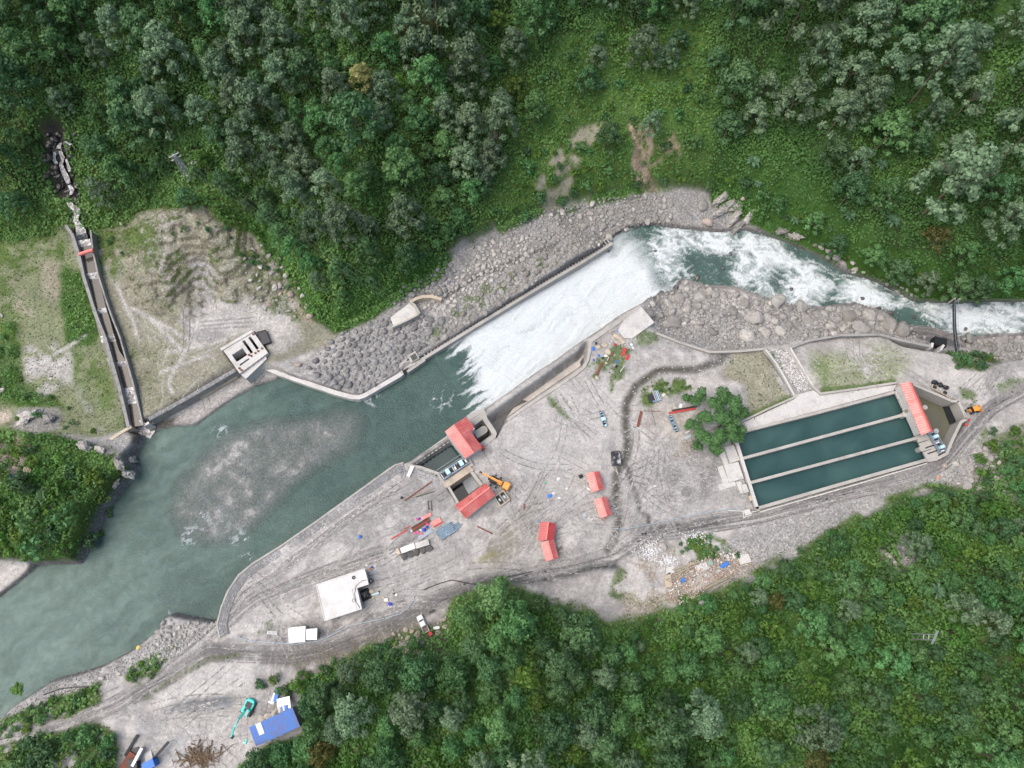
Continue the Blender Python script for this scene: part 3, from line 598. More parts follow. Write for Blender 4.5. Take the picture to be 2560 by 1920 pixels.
M_WFORE = still_water('silty_water', (.085, .085, .060), (.12, .118, .09), .1)
M_WINT = still_water('intake_water', (.012, .032, .033), (.020, .046, .046), .06)
M_STREAM = simple('stream_bed_water', (.07, .058, .045), .15, .3, .8, spec=.5)
M_FOAM = simple('white_water', (.80, .82, .82), .7, .2, 2.0)
L_GREY = leaf('grey_green_leaves', ((.100,.158,.088), (.162,.252,.140), (.225,.330,.190)), .014, .26)
L_MID = leaf('mid_green_leaves', ((.062,.150,.048), (.105,.236,.080), (.155,.308,.112)), .018, .28)
L_DARK = leaf('dark_green_leaves', ((.050,.115,.048), (.086,.182,.072), (.125,.240,.100)), .014, .26)
L_BRIGHT = leaf('bright_green_leaves', ((.050,.120,.018), (.100,.205,.034), (.160,.290,.055)), .02, .22)
L_OLIVE = leaf('olive_leaves', ((.055,.060,.016), (.110,.115,.032), (.17,.17,.055)), .015, .2)
L_YELLOW = leaf('yellow_blossom_leaves', ((.12,.15,.05), (.32,.32,.12), (.52,.48,.22)), .008, .1)
L_UNDER = leaf('undergrowth_leaves', ((.058,.148,.036), (.106,.232,.056), (.160,.295,.082)), .0, .0)

# ------------------------------------------------------------------ mesh building, tagging
def fast_mesh(name, V, F4=None, F3=None, mat=None, attrs=None, smooth=False, mat_idx=None):
    me = bpy.data.meshes.new(name); V = np.asarray(V, np.float32)
    loops = []; sizes = []
    if F4 is not None and len(F4): loops.append(np.asarray(F4, np.int32).ravel()); sizes.append(np.full(len(F4), 4, np.int32))
    if F3 is not None and len(F3): loops.append(np.asarray(F3, np.int32).ravel()); sizes.append(np.full(len(F3), 3, np.int32))
    L = np.concatenate(loops); S = np.concatenate(sizes)
    me.vertices.add(len(V)); me.vertices.foreach_set('co', V.ravel())
    me.loops.add(len(L)); me.loops.foreach_set('vertex_index', L)
    me.polygons.add(len(S)); st = np.zeros(len(S), np.int32); st[1:] = np.cumsum(S)[:-1]
    me.polygons.foreach_set('loop_start', st); me.polygons.foreach_set('loop_total', S)
    if smooth: me.polygons.foreach_set('use_smooth', np.ones(len(S), bool))
    for k, (typ, dom, data) in (attrs or {}).items():
        a = me.attributes.new(k, typ, dom)
        a.data.foreach_set('color' if 'COLOR' in typ else 'value', np.asarray(data, np.float32).ravel())
    me.update(calc_edges=True); me.validate()
    if mat: me.materials.append(mat)
    return me
def link(name, me, parent=None, loc=None):
    o = bpy.data.objects.new(name, me); COL.objects.link(o)
    if parent: o.parent = parent
    if loc is not None: o.location = loc
    return o
def tag(o, label=None, cat=None, group=None, kind=None):
    if label: o['label'] = label
    if cat: o['category'] = cat
    if group: o['group'] = group
    if kind: o['kind'] = kind
    return o
def thing(name, label, cat, loc=(0, 0, 0), group=None, rot=0.0):
    o = bpy.data.objects.new(name, None); COL.objects.link(o); o.location = loc; o.rotation_euler = (0, 0, rot); o.empty_display_size = .5
    return tag(o, label, cat, group)

class MB:
    """collects faces; build() links them as one mesh object, positions relative to the parent thing's place"""
    def __init__(s): s.v = []; s.f = []
    def add(s, vs, fs):
        n = len(s.v); s.v += [tuple(map(float, p)) for p in vs]; s.f += [tuple(i + n for i in f) for f in fs]; return s
    def hexa(s, b, t):
        return s.add(list(b) + list(t), [(3, 2, 1, 0), (4, 5, 6, 7), (0, 1, 5, 4), (1, 2, 6, 5), (2, 3, 7, 6), (3, 0, 4, 7)])
    def box(s, c, size, rz=0.0, ry=0.0):
        x, y, z = (k / 2 for k in size); cr, sr = math.cos(rz), math.sin(rz); cp, sp = math.cos(ry), math.sin(ry); P = []
        for dz in (-z, z):
            for dx, dy in ((-x, -y), (x, -y), (x, y), (-x, y)):
                a = dx * cp + dz * sp; h = -dx * sp + dz * cp
                P.append((c[0] + a * cr - dy * sr, c[1] + a * sr + dy * cr, c[2] + h))
        return s.hexa(P[:4], P[4:])
    def prism(s, xy, z0, z1):
        xy = [tuple(p[:2]) for p in xy]; n = len(xy)
        if sum(xy[i][0] * xy[(i + 1) % n][1] - xy[(i + 1) % n][0] * xy[i][1] for i in range(n)) < 0: xy = xy[::-1]
        f0 = z0 if hasattr(z0, '__len__') else [z0] * n; f1 = z1 if hasattr(z1, '__len__') else [z1] * n
        return s.add([(p[0], p[1], f0[i]) for i, p in enumerate(xy)] + [(p[0], p[1], f1[i]) for i, p in enumerate(xy)],
                     [tuple(range(n - 1, -1, -1)), tuple(range(n, 2 * n))] + [(i, (i + 1) % n, n + (i + 1) % n, n + i) for i in range(n)])
    def wall(s, path, th, zb, closed=False, side=0.0):
        """path: [(x, y, ztop)], zb: bottom or list; side shifts the wall sideways"""
        n = len(path); L = []; Rr = []
        for i, p in enumerate(path):
            a = path[i - 1] if (i > 0 or closed) else None; b = path[(i + 1) % n] if (i < n - 1 or closed) else None
            d = []
            for q, r in ((a, p), (p, b)):
                if q is not None and r is not None:
                    v = (r[0] - q[0], r[1] - q[1]); l = math.hypot(*v) or 1; d.append((-v[1] / l, v[0] / l))
            nx = sum(k[0] for k in d) / len(d); ny = sum(k[1] for k in d) / len(d); q2 = nx * nx + ny * ny or 1; nx /= q2; ny /= q2
            l = math.hypot(nx, ny)
            if l > 2: nx *= 2 / l; ny *= 2 / l
            L.append((p[0] + nx * (side + th / 2), p[1] + ny * (side + th / 2), p[2])); Rr.append((p[0] + nx * (side - th / 2), p[1] + ny * (side - th / 2), p[2]))
        B = zb if hasattr(zb, '__len__') else [zb] * n
        vs = []; fs = []
        for i in range(n): vs += [L[i], Rr[i], (Rr[i][0], Rr[i][1], B[i]), (L[i][0], L[i][1], B[i])]
        m = n if closed else n - 1
        for i in range(m):
            a = 4 * i; b = 4 * ((i + 1) % n)
            fs += [(a, a + 1, b + 1, b), (a + 1, a + 2, b + 2, b + 1), (a + 2, a + 3, b + 3, b + 2), (a + 3, a, b, b + 3)]
        if not closed: fs += [(3, 2, 1, 0), (4 * n - 4, 4 * n - 3, 4 * n - 2, 4 * n - 1)]
        return s.add(vs, fs)
    def tube(s, path, r, n=6, r1=None):
        P = [Vector(p) for p in path]; k = len(P); vs = []; fs = []
        for i, p in enumerate(P):
            t = (P[min(i + 1, k - 1)] - P[max(i - 1, 0)]).normalized(); a = t.orthogonal().normalized(); b = t.cross(a)
            rr = r if r1 is None else r + (r1 - r) * i / (k - 1)
            vs += [p + a * rr * math.cos(2 * math.pi * j / n) + b * rr * math.sin(2 * math.pi * j / n) for j in range(n)]
        for i in range(k - 1):
            fs += [(i * n + j, i * n + (j + 1) % n, (i + 1) * n + (j + 1) % n, (i + 1) * n + j) for j in range(n)]
        fs += [tuple(range(n - 1, -1, -1)), tuple(range((k - 1) * n, k * n))]
        return s.add(vs, fs)
    def cyl(s, c, r, h, n=14): return s.tube([(c[0], c[1], c[2]), (c[0], c[1], c[2] + h)], r, n)
    def ring(s, c, r, rt, n=14, m=6):
        vs = []; fs = []
        for i in range(n):
            a = 2 * math.pi * i / n
            for j in range(m):
                b = 2 * math.pi * j / m; q = r + rt * math.cos(b); vs.append((c[0] + q * math.cos(a), c[1] + q * math.sin(a), c[2] + rt * math.sin(b)))
        for i in range(n):
            for j in range(m): fs.append((i * m + j, ((i + 1) % n) * m + j, ((i + 1) % n) * m + (j + 1) % m, i * m + (j + 1) % m))
        return s.add(vs, fs)
    def build(s, name, mat, parent=None, local=False, smooth=False):
        vs = s.v
        if parent is not None and not local:
            q = parent
            while q is not None: l = q.location; vs = [(a - l[0], b - l[1], c - l[2]) for a, b, c in vs]; q = q.parent
        me = bpy.data.meshes.new(name); me.from_pydata(vs, [], s.f); me.update()
        bm = bmesh.new(); bm.from_mesh(me); bmesh.ops.recalc_face_normals(bm, faces=bm.faces); bm.to_mesh(me); bm.free()
        if smooth: me.polygons.foreach_set('use_smooth', np.ones(len(me.polygons), bool))
        me.materials.append(mat)
        return link(name, me, parent)
    def top(s, name, mat, label, cat, group=None, smooth=False):
        """one-mesh thing with its origin at its own base"""
        a = np.array(s.v); c = (float(a[:, 0].mean()), float(a[:, 1].mean()), float(a[:, 2].min()))
        s.v = [(x - c[0], y - c[1], z - c[2]) for x, y, z in s.v]
        o = s.build(name, mat, None, smooth=smooth); o.location = c
        return tag(o, label, cat, group)

# ------------------------------------------------------------------ ground and river
TRK = blur(((VG < .15) & (GR < .5) & (mp < .5) & (md < .5)).astype(float), .6)
idx = (np.arange(NY - 1)[:, None] * NX + np.arange(NX - 1)[None, :]).ravel()
quads = np.stack([idx, idx + 1, idx + NX + 1, idx + NX], 1)
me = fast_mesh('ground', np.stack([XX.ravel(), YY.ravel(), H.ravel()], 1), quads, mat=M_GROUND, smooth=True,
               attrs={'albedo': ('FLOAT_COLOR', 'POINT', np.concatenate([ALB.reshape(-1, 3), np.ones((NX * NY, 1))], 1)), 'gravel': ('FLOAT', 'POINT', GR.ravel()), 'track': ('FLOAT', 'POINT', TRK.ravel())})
tag(link('ground', me), kind='structure')
# a coarse skirt that carries the land on beyond the surveyed sheet
per = [(i, 0) for i in range(0, NX - 1, 15)] + [(NX - 1, j) for j in range(0, NY - 1, 15)] + [(i, NY - 1) for i in range(NX - 1, 0, -15)] + [(0, j) for j in range(NY - 1, 0, -15)]
sk = []
for k_ in range(7):
    for (i, j) in per:
        f_ = (0, .04, .12, .3, .7, 1.6, 3.2)[k_]; x, y = GX[i] * (1 + f_), (GY[j] - 70) * (1 + f_) + 70; h0 = H[j, i]; rise = abs(y - 70) - abs(GY[j] - 70)
        sk.append((x, y, h0 - .15 * (k_ == 0) + rise * (.45 if h0 > 15 else .12 * (abs(GX[i]) < 200)) + (10 * (vnoise(np.array([x / 40.]), np.array([y / 40.]), 5)[0] - .5) if k_ else 0)))
n_ = len(per); sf = [(k_ * n_ + m_, k_ * n_ + (m_ + 1) % n_, (k_ + 1) * n_ + (m_ + 1) % n_, (k_ + 1) * n_ + m_) for k_ in range(6) for m_ in range(n_)]
me = fast_mesh('ground_beyond', sk, [f[::-1] for f in sf], mat=simple('distant_green', (.05, .105, .03), .95, .5, .15), smooth=True)
tag(link('ground_beyond', me), kind='structure')

# water surface: level field with chop, foam by the strength of the current
upx, upy = proj(XX, YY, WL)
U = SS_ / 9.0 + (F_A - .5) * 1.6; Vv = TT_ / 2.2 + (F_A - .5) * 3.0
strk = fbm(U * 3, Vv * 3, 3.0, 5, 71, .6)
fa = R(-18); FX = XX * math.cos(fa) + YY * math.sin(fa); FY = -XX * math.sin(fa) + YY * math.cos(fa)
ridge = 1 - np.abs(2 * fbm(FX / 1.9 + 3 * W1X, FY + 5 * W1Y, 5.0, 5, 81, .6) - 1)
rid2 = 1 - np.abs(2 * fbm(FX / 2.2 + 3 * W1Y, FY - 4 * W1X, 2.4, 4, 91, .62) - 1)
dens = np.zeros((NY, NX))
def fz(u, v, r, a):
    global dens
    w = (np.abs(upx - u) < 3 * r) & (np.abs(upy - v) < 3 * r)
    dens[w] = dens[w] + a * np.exp(-(((upx[w] - u) ** 2 + (upy[w] - v) ** 2) / (r * r)))
def fline(pts, r, a):
    global dens
    d = segdist(upx, upy, pts); dens = dens + a * np.exp(-(d / r) ** 2)
fline([(1640,610),(1700,590),(1790,600)], 34, .42); fline([(1660,650),(1700,700)], 30, .5)
fline([(1700,600),(1800,640),(1900,690),(2000,730)], 60, .28); fline([(1780,600),(1870,600),(1940,640),(2030,690),(2110,705),(2190,740),(2290,772),(2400,790)], 30, .62)
fline([(1880,640),(1990,700),(2080,740),(2180,760)], 32, .34); fline([(1850,690),(1900,720),(1990,750)], 32, .36)
fline([(2400,800),(2480,800),(2600,800)], 44, .7); fz(2150, 745, 40, .3); fz(1960, 590, 30, .25)
for u, v, r, a in ((1570, 600, 42, -.7), (1790, 665, 34, -.55), (1810, 710, 26, -.4), (2000, 620, 22, -.5), (1950, 700, 34, -.45), (2080, 765, 20, -.4), (2060, 690, 18, -.3), (2260, 800, 36, -.6), (2300, 745, 20, -.4), (1700, 695, 20, -.3), (1745, 640, 26, -.3)): fz(u, v, r, a)
hv = np.clip(dens, 0, 1.2) * (SS_ > 0)
rap = np.clip(hv * (.10 + .95 * ridge ** 2.0) + .55 * (rid2 - .62) * ss(.03, .3, hv) + .30 * ss(.86, .97, rid2) * (SS_ > chL), 0, 1)
edge = TT_ / 15.0
onset = SS_ + (fbm(XX * .0 + Vv * 2.2, U * 1.2, 1.0, 4, 95, .6) - .5) * 17 - 2.5 - 3.0 * edge
chute = ss(-2.0, 7.0, onset) * (1 - ss(chL + 2, chL + 22, SS_ + 10 * (F_A - .5)))
thin = ss(.55, .75, strk) * (1 - ss(6, 26, SS_)) * .6
foam = np.where(SS_ < chL + 24, np.maximum(np.clip(chute * (.66 + .62 * strk) - thin, 0, 1), rap * (SS_ > 40)), rap)
# flecks on the quiet pool
fl = ss(.78, .86, fbm(XX, YY, 1.7, 3, 101, .6))
pden = np.zeros((NY, NX))
for u, v, r in ((530, 1300, 60), (470, 1340, 30), (540, 1085, 18), (560, 1075, 15), (905, 1005, 22), (940, 1000, 20), (418, 1535, 14), (620, 1400, 30), (1110, 1000, 40), (600, 1340, 25)):
    w = (np.abs(upx - u) < 3 * r) & (np.abs(upy - v) < 3 * r); pden[w] += np.exp(-(((upx[w] - u) ** 2 + (upy[w] - v) ** 2) / (r * r)))
rif = ss(.80, .95, 1 - np.abs(2 * fbm(XX + 3 * W1X, YY + 3 * W1Y, 3.0, 4, 141) - 1))
foam = np.where(SS_ < 0, np.maximum(foam, rif * np.clip(pden * .55, 0, .6)), foam)
foam = np.where(SS_ < 0, np.maximum(foam, fl * np.clip(pden * 1.3, 0, .9)), foam)
tone = np.where(SS_ < 0, ss(-60, -150, XX) * .6 + .06 + .3 * (F_C - .5), .28 + .75 * np.clip(hv, 0, 1) * (.3 + .7 * ridge))
pst = fbm(SS_ / 3.2 + 3 * W1X, TT_ + 4 * W1Y, 3.0, 5, 121, .62)
tone = tone + (SS_ < 0) * ((pst - .5) * .75 * ss(-30, -130, XX) + (pst - .5) * .25)
tone = np.clip(tone + .25 * (fbm(XX + 5 * W1X, YY + 5 * W1Y, 4.5, 4, 111) - .5), 0, 1)
sh = np.clip(np.where(mp > .5, depth, 2.0), 0, 4)
cloud = np.where(md > .5, .95, np.clip(.28 * ss(-.02, .06, sh) + 1 - np.exp(-1.6 * (sh - .02)), .0, .97))
wz = WL + np.where(SS_ < 0, .03 * (F_B - .5), 0) + (foam * (strk - .3) * 1.1 * ss(0, 12, SS_)) + np.clip(hv, 0, 1) * (ridge - .5) * .9 * (SS_ > 50)
wm = (blur(np.maximum(mp, md), .5) > .06)
wf = wm[:-1, :-1] | wm[1:, :-1] | wm[:-1, 1:] | wm[1:, 1:]
q = quads[wf.ravel()]; used = np.unique(q); remap = np.zeros(NX * NY, np.int64); remap[used] = np.arange(len(used))
me = fast_mesh('river_water', np.stack([XX.ravel()[used], YY.ravel()[used], wz.ravel()[used]], 1), remap[q], mat=M_WATER, smooth=True,
               attrs={'foam': ('FLOAT', 'POINT', foam.ravel()[used]), 'cloud': ('FLOAT', 'POINT', cloud.ravel()[used]), 'tone': ('FLOAT', 'POINT', tone.ravel()[used])})
tag(link('river_water', me), kind='structure')
# ------------------------------------------------------------------ waterworks
def W3(pts, z=0.0): return [up(p[0], p[1], p[2] if len(p) > 2 else z) for p in pts]
def flat(name, poly, z, mat, parent=None, kind=None, **k):
    o = MB().prism(poly, z - .15, z).build(name, mat, parent); return o
def stones_on(parent, pts, half, zfun, size, mat, name='paving_stone', maxn=100000, seed=1, meshes=None):
    pass

# settling basin -----------------------------------------------------------
b0 = up(2050, 1110, 0)
basin = thing('settling_basin', 'long concrete settling basin split by two dividing walls and full of dark green water', 'basin', (b0[0], b0[1], 0))
zt = 1.0
MB().wall(W3([(1868,1076),(2050,1030),(2238,980)], zt), .9, -6.4).build('long_wall', M_CONC, basin)
MB().wall(W3([(1833,1076),(1862,1170),(1894,1272)], zt), 1.0, -6.4).build('end_wall', M_CONCW, basin)
MB().wall(W3([(1890,1272),(2100,1211),(2322,1148)], zt), 1.0, -6.4).build('long_wall', M_CONC, basin)
MB().wall(W3([(1836,1088),(1866,1078)], zt), .9, -6.4).build('end_wall', M_CONC, basin)
for a, b in (((1849,1148), (2262,1036)), ((1871,1208), (2296,1094))):
    MB().wall(W3([a, b], .9), .9, -6.4).build('dividing_wall', M_CONC, basin)
MB().wall(W3([(1900,1280),(2110,1220),(2318,1158)], .35), .35, -.8).build('kerb', M_CONCW, basin)
wb = [up(*p, -1.2)[:2] for p in ((1838,1094),(1868,1082),(2240,985),(2318,1146),(1897,1268))]
tag(MB().prism(wb, -1.4, -1.2).build('basin_water', M_WBASIN), kind='structure')
# gate deck
dk = thing('gate_deck', 'concrete gate deck of thick slabs beside the long red roof of the settling basin', 'gate deck', up(2285, 1060, 0))
q = W3([(2236,978),(2262,972),(2346,1142),(2318,1152)], 1.25)
A0, A1, B0, B1 = [Vector(p) for p in (q[0], q[3], q[1], q[2])]
for k in range(8):
    t0, t1 = k / 8 + .004, (k + 1) / 8 - .004
    f = [A0.lerp(A1, t0), B0.lerp(B1, t0), B0.lerp(B1, t1), A0.lerp(A1, t1)]
    MB().prism([p[:2] for p in f], .65, 1.25 + .05 * (k % 2)).build('slab', M_CONC, dk)
for (u, v) in ((2262,1036),(2296,1094),(2304,1122)):
    x, y, z = up(u, v, 1.0); MB().cyl((x, y, -6), .9, 7.2, 10).build('pier', M_CONC, dk)
# raking platform beside the blue rake
rp = MB(); rp.prism(W3([(2312,1088),(2325,1084),(2348,1136),(2336,1140)], 1.0), .5, 1.0); o = rp.build('tan_platform', M_CONCT, dk)
for i, (u, v) in enumerate(((2316,1120),(2322,1134))): 
    a = W3([(u - 2, v), (u + 30, v - 11)], 1.5); MB().wall(a, .35, 1.2).build('rail_beam', M_DKSTEEL, dk)
# forebay ------------------------------------------------------------------
fb = thing('forebay_pool', 'wedge shaped concrete forebay pool with silty brown water behind the long red roof', 'pool', up(2350, 1050, 0))
MB().wall(W3([(2270,964),(2286,962),(2345,987),(2382,1003),(2397,1002)], 1.2), .8, -6.4).build('wall', M_CONC, fb)
MB().wall(W3([(2396,1002),(2417,1047)], 1.2), .9, -6.4).build('wall', M_CONC, fb)
MB().wall(W3([(2417,1047),(2403,1055),(2382,1098),(2367,1134),(2340,1148),(2320,1152)], 1.2), .9, -6.4).build('wall', M_CONC, fb)
sl = MB(); a = W3([(2288,966),(2382,1006),(2392,1004)], .9); bq = W3([(2290,978),(2355,1014),(2362,1012)], -5.4)
sl.add([*a, *bq], [(0, 1, 4, 3), (1, 2, 5, 4)]); sl.build('sloping_side', M_CONC, fb)
s2 = MB(); a = W3([(2405,1056),(2384,1098),(2366,1132)], .9); bq = W3([(2385,1060),(2366,1088),(2357,1112)], -5.4)
s2.add([*a, *bq], [(0, 1, 4, 3), (1, 2, 5, 4)]); s2.build('sloping_side', M_CONC, fb)
MB().prism([p[:2] for p in W3([(2359,1016),(2382,1009),(2400,1050),(2376,1060)], -3.4)], -3.9, -3.4).build('intake_mouth', M_DARK, fb)
wf_ = [up(*p, -4.0)[:2] for p in ((2262,975),(2290,968),(2392,1004),(2412,1048),(2360,1140),(2335,1146))]
tag(MB().prism(wf_, -4.25, -4.0).build('forebay_water', M_WFORE), kind='structure')
for u, v in ((2313, 1018), (2341, 1077)):
    x, y, z = up(u, v, .8); MB().cyl((x, y, -6), .8, 6.8, 12).build('pier_nose', M_CONC, fb)

# overflow apron and chute --------------------------------------------------
ap = thing('overflow_apron', 'pale tapering concrete overflow apron along the north wall of the settling basin', 'apron', up(2000, 1020, 0))
MB().prism([p[:2] for p in W3([(1860,1056),(1925,1026),(1985,998),(1990,988),(2032,976),(2050,988),(2240,962),(2234,976),(2050,1026),(1868,1073)], -.05)], -.9, .12).build('floor_slab', M_CONCW, ap)
MB().wall(W3([(1850,1056),(1920,1022),(1984,994),(1990,986)], .9), .6, -.6).build('side_wall', M_CONC, ap)
MB().wall(W3([(2030,964),(2052,984),(2140,972),(2244,956)], .9), .7, -.6).build('side_wall', M_CONC, ap)
ch = thing('overflow_chute', 'stone pitched chute with low side walls leading from the apron to the stony bank', 'chute', up(1970, 930, 0))
MB().wall(W3([(1913,872),(1940,907),(1960,940),(1987,990)], .3), .6, -4).build('side_wall', M_CONCW, ch)
MB().wall(W3([(1976,868),(1985,885),(2015,935),(2036,970)], .3), .6, -4).build('side_wall', M_CONCW, ch)
f0 = W3([(1914,873),(1976,869)], -2.0) + W3([(2034,974),(1988,990)], -.05)
MB().add([*f0, *[(x, y, z - .6) for x, y, z in f0]], [(0, 1, 2, 3), (4, 7, 6, 5), (0, 4, 5, 1), (1, 5, 6, 2), (2, 6, 7, 3), (3, 7, 4, 0)]).build('floor_bed', M_CONCD, ch)

# weir, chute walls ---------------------------------------------------------
wl = thing('weir_wall', 'long concrete training wall with a ribbed back along the north side of the foaming weir', 'wall', up(1250, 775, -3))
NW_ = [(1018,916,-2.6),(1060,893,-2.8),(1190,812,-3.8),(1322,731,-4.8),(1456,652,-6.0),(1530,606,-7.0)]
MB().wall(W3(NW_), 1.1, -13, side=-.3).build('wall', M_CONC, wl)
bk = MB().wall(W3(NW_[1:]), .35, -13, side=2.3); bk.build('back_wall', M_CONC, wl)
pth = np.array(W3(NW_[1:])); seg = np.hypot(*np.diff(pth[:, :2], axis=0).T); cum = np.concatenate([[0], np.cumsum(seg)])
for k in range(62):
    d = (k + .5) / 62 * cum[-1]; i = min(np.searchsorted(cum, d) - 1, len(seg) - 1); t = (d - cum[i]) / seg[i]
    p = pth[i] + (pth[i + 1] - pth[i]) * t; v = (pth[i + 1] - pth[i]) / seg[i]; n = np.array([-v[1], v[0]])
    c = p[:2] + n * 1.3; an = math.atan2(n[1], n[0])
    MB().box((c[0], c[1], p[2] - .7), (1.75, .42, 1.0), an).build('rib', M_CONC, wl)
MB().prism([p[:2] for p in W3([(1008,925),(1022,917),(1040,911),(1032,890),(1020,894)], -2.4)], -6, -2.5).build('abutment', M_CONC, wl)
MB().wall(W3([(1018,929,-2.7),(1062,899,-2.8)]), .9, -8).build('coping', M_CONC, wl)
gw = thing('guide_wall', 'curved pale concrete guide wall between the dark stone apron and the pool', 'wall', up(890, 990, -3))
MB().wall(W3([(649,913),(700,934),(780,962),(840,982),(878,992),(898,993),(912,988),(950,966),(998,938),(1006,931)], -2.6), 1.5, -8).build('wall', M_CONCW, gw)
MB().wall(W3([(1005,932),(1000,924),(999,916),(1005,908),(1022,897)], -2.5), .9, -8).build('return_wall', M_CONC, gw)
rv = thing('roller_frame', 'small concrete sluice frame with dark slats at the head of the training wall', 'sluice', up(1035, 893, -2.4))
MB().box(up(1033, 893, -2.1), (3.2, 3.0, .5), R(30)).build('base', M_CONC, rv)
for k in range(4): MB().box(up(1030 + k * 3.2, 896 - k * 2.0, -1.8), (.35, 2.0, .25), R(30)).build('slat', M_DKSTEEL, rv)

# south chute wall, flushing channel ---------------------------------------
sw = thing('dividing_wall', 'thick weathered concrete wall between the white water of the weir and the flushing channel', 'wall', up(1330, 955, -3))
MB().wall(W3([(1206,1030,-2.4),(1320,953,-2.8),(1447,869,-3.8)]), 1.5, -9, side=-.4).build('wall', M_CONCD, sw)
MB().wall(W3([(1216,1030,-3.4),(1330,955,-3.8),(1447,876,-4.8)]), 1.2, -9, side=-1.2).build('stepped_ledge', M_CONC, sw)
for k in range(9):
    t = (k + .5) / 9; u = 1216 + t * 228; v = 1034 - t * 154
    MB().box(up(u, v + 3, -3.6 - 1.0 * t), (.35, .5, 2.4), R(30)).build('buttress', M_CONC, sw)
cw = thing('chute_wall', 'concrete side wall of the white water chute ending in a pale sloping slab', 'wall', up(1540, 800, -3))
MB().wall(W3([(1476,852,.3),(1540,808,.1),(1602,766,-.1)]), 1.4, -11).build('wall', M_CONC, cw)
MB().prism([p[:2] for p in W3([(1604,768),(1636,806),(1580,846),(1560,845),(1545,826),(1560,800)], .3)], -8, .3).build('end_slab', M_CONCW, cw)
MB().wall(W3([(1534,836),(1548,845),(1560,858)], .5), 1.2, -3).build('cross_beam', M_CONCT, cw)
fw = thing('flushing_channel_wall', 'bent concrete wall along the yard side of the flushing channel', 'wall', up(1400, 960, -1))
MB().wall(W3([(1476,848),(1474,875),(1470,898),(1460,917),(1440,934),(1400,962),(1352,992),(1300,1027),(1268,1050)], .2), 1.0, -7).build('wall', M_CONC, fw)
flp = [p[:2] for p in W3([(1222,1045),(1330,972),(1447,884),(1468,855),(1466,898),(1450,916),(1350,984),(1264,1046),(1238,1082)], -5.9)]
tag(MB().prism(flp, -6.3, -5.9).build('flushing_channel_floor', concrete('sandy_channel_floor', (.50, .465, .43), (.30, .27, .25), .5, .25)), kind='structure')
wetpoly = [p[:2] for p in W3([(1226,1060),(1262,1024),(1300,998),(1320,1003),(1300,1012),(1284,1020),(1262,1050),(1240,1090),(1228,1096)], -5.88)]
tag(MB().prism(wetpoly, -5.9, -5.87).build('channel_mud_water', simple('channel_mud_water', (.085, .078, .075), .25, .35, .9, spec=.5)), kind='structure')
tag(MB().prism([p[:2] for p in W3([(1465,862),(1470,858),(1467,896),(1452,914),(1450,905),(1461,890)], -5.86)], -5.9, -5.86).build('channel_mud_water', MATS['channel_mud_water']), kind='structure')

# intake: walkway, pool, gate pit ------------------------------------------
it = thing('intake_walkway', 'narrow concrete walkway wall with small brackets between the river and the intake pool', 'walkway', up(1070, 1130, -2))
MB().wall(W3([(1022,1161),(1070,1129),(1122,1092)], -1.0), 1.3, -8).build('wall', M_CONC, it)
for k in range(9):
    t = (k + .5) / 9; MB().box(up(1038 + t * 86, 1161 - t * 58, -1.5), (.4, .9, .35), R(-56)).build('bracket', M_CONC, it)
wi = [p[:2] for p in W3([(1022,1166),(1128,1092),(1170,1146),(1106,1192),(1080,1182)], -4.6)]
tag(MB().prism(wi, -4.9, -4.6).build('intake_water', M_WINT), kind='structure')
ib = thing('intake_box', 'concrete intake works with tan deck, side walls and two open water bays', 'intake', up(1150, 1190, 0))
MB().wall(W3([(1020,1163),(1050,1168),(1085,1180),(1095,1184),(1102,1194),(1115,1214)], .3), .9, -9).build('side_wall', M_CONC, ib)
MB().prism([p[:2] for p in W3([(1109,1207),(1172,1162),(1185,1176),(1180,1177),(1120,1218),(1114,1219)], .6)], -8, .6).build('deck', M_CONCT, ib)
MB().prism([p[:2] for p in W3([(1103,1190),(1168,1146),(1172,1153),(1107,1197)], .2)], -8, .0).build('rack_sill', M_DKSTEEL, ib)
MB().wall(W3([(1121,1217),(1145,1257)], .4), .8, -8).build('bay_wall', M_CONC, ib)
MB().wall(W3([(1178,1178),(1204,1213)], .4), 1.0, -8).build('bay_wall', M_CONC, ib)
MB().wall(W3([(1168,1142),(1180,1166)], .7), 1.2, -8).build('bay_wall', M_CONC, ib)
wp = [p[:2] for p in W3([(1118,1218),(1178,1176),(1206,1214),(1146,1260)], -5)]
tag(MB().prism(wp, -5.3, -5.0).build('bay_water', still_water('bay_water', (.006, .010, .013), (.012, .018, .022), .05)), kind='structure')
m = MB(); sp_ = W3([(1152,1198),(1178,1180),(1203,1212),(1172,1236),(1164,1222)], -4.9)
tag(m.prism([p[:2] for p in sp_], -5.2, -4.85).build('sand_bank', simple('bay_silt', (.30, .32, .34), .8, .3, .6)), kind='structure')
# gate pit
gp = thing('gate_pit', 'deep open concrete gate pit with a round ended pier beside the red roofed gate house', 'gate pit', up(1205, 1078, 0))
MB().wall(W3([(1170,1046),(1196,1030),(1206,1028),(1210,1036),(1212,1046),(1232,1076),(1236,1084),(1233,1092),(1210,1110)], .3), 1.5, -9).build('wall', M_CONC, gp)
MB().prism([p[:2] for p in W3([(1172,1050),(1196,1032),(1208,1032),(1211,1044),(1186,1064)], .2)], -8, .15).build('platform', M_CONC, gp)
x0, y0, _ = up(1188, 1087, 0); x1, y1, _ = up(1209, 1073, 0)
rr = 1.25; an = math.atan2(y1 - y0, x1 - x0); pp = [(x0 - rr * math.sin(an), y0 + rr * math.cos(an)), (x0 + rr * math.sin(an), y0 - rr * math.cos(an))]
pp += [(x1 + rr * math.cos(an - math.pi / 2 + t), y1 + rr * math.sin(an - math.pi / 2 + t)) for t in np.linspace(0, math.pi, 8)]
MB().prism(pp, -9, -.6).build('pier', M_CONC, gp)
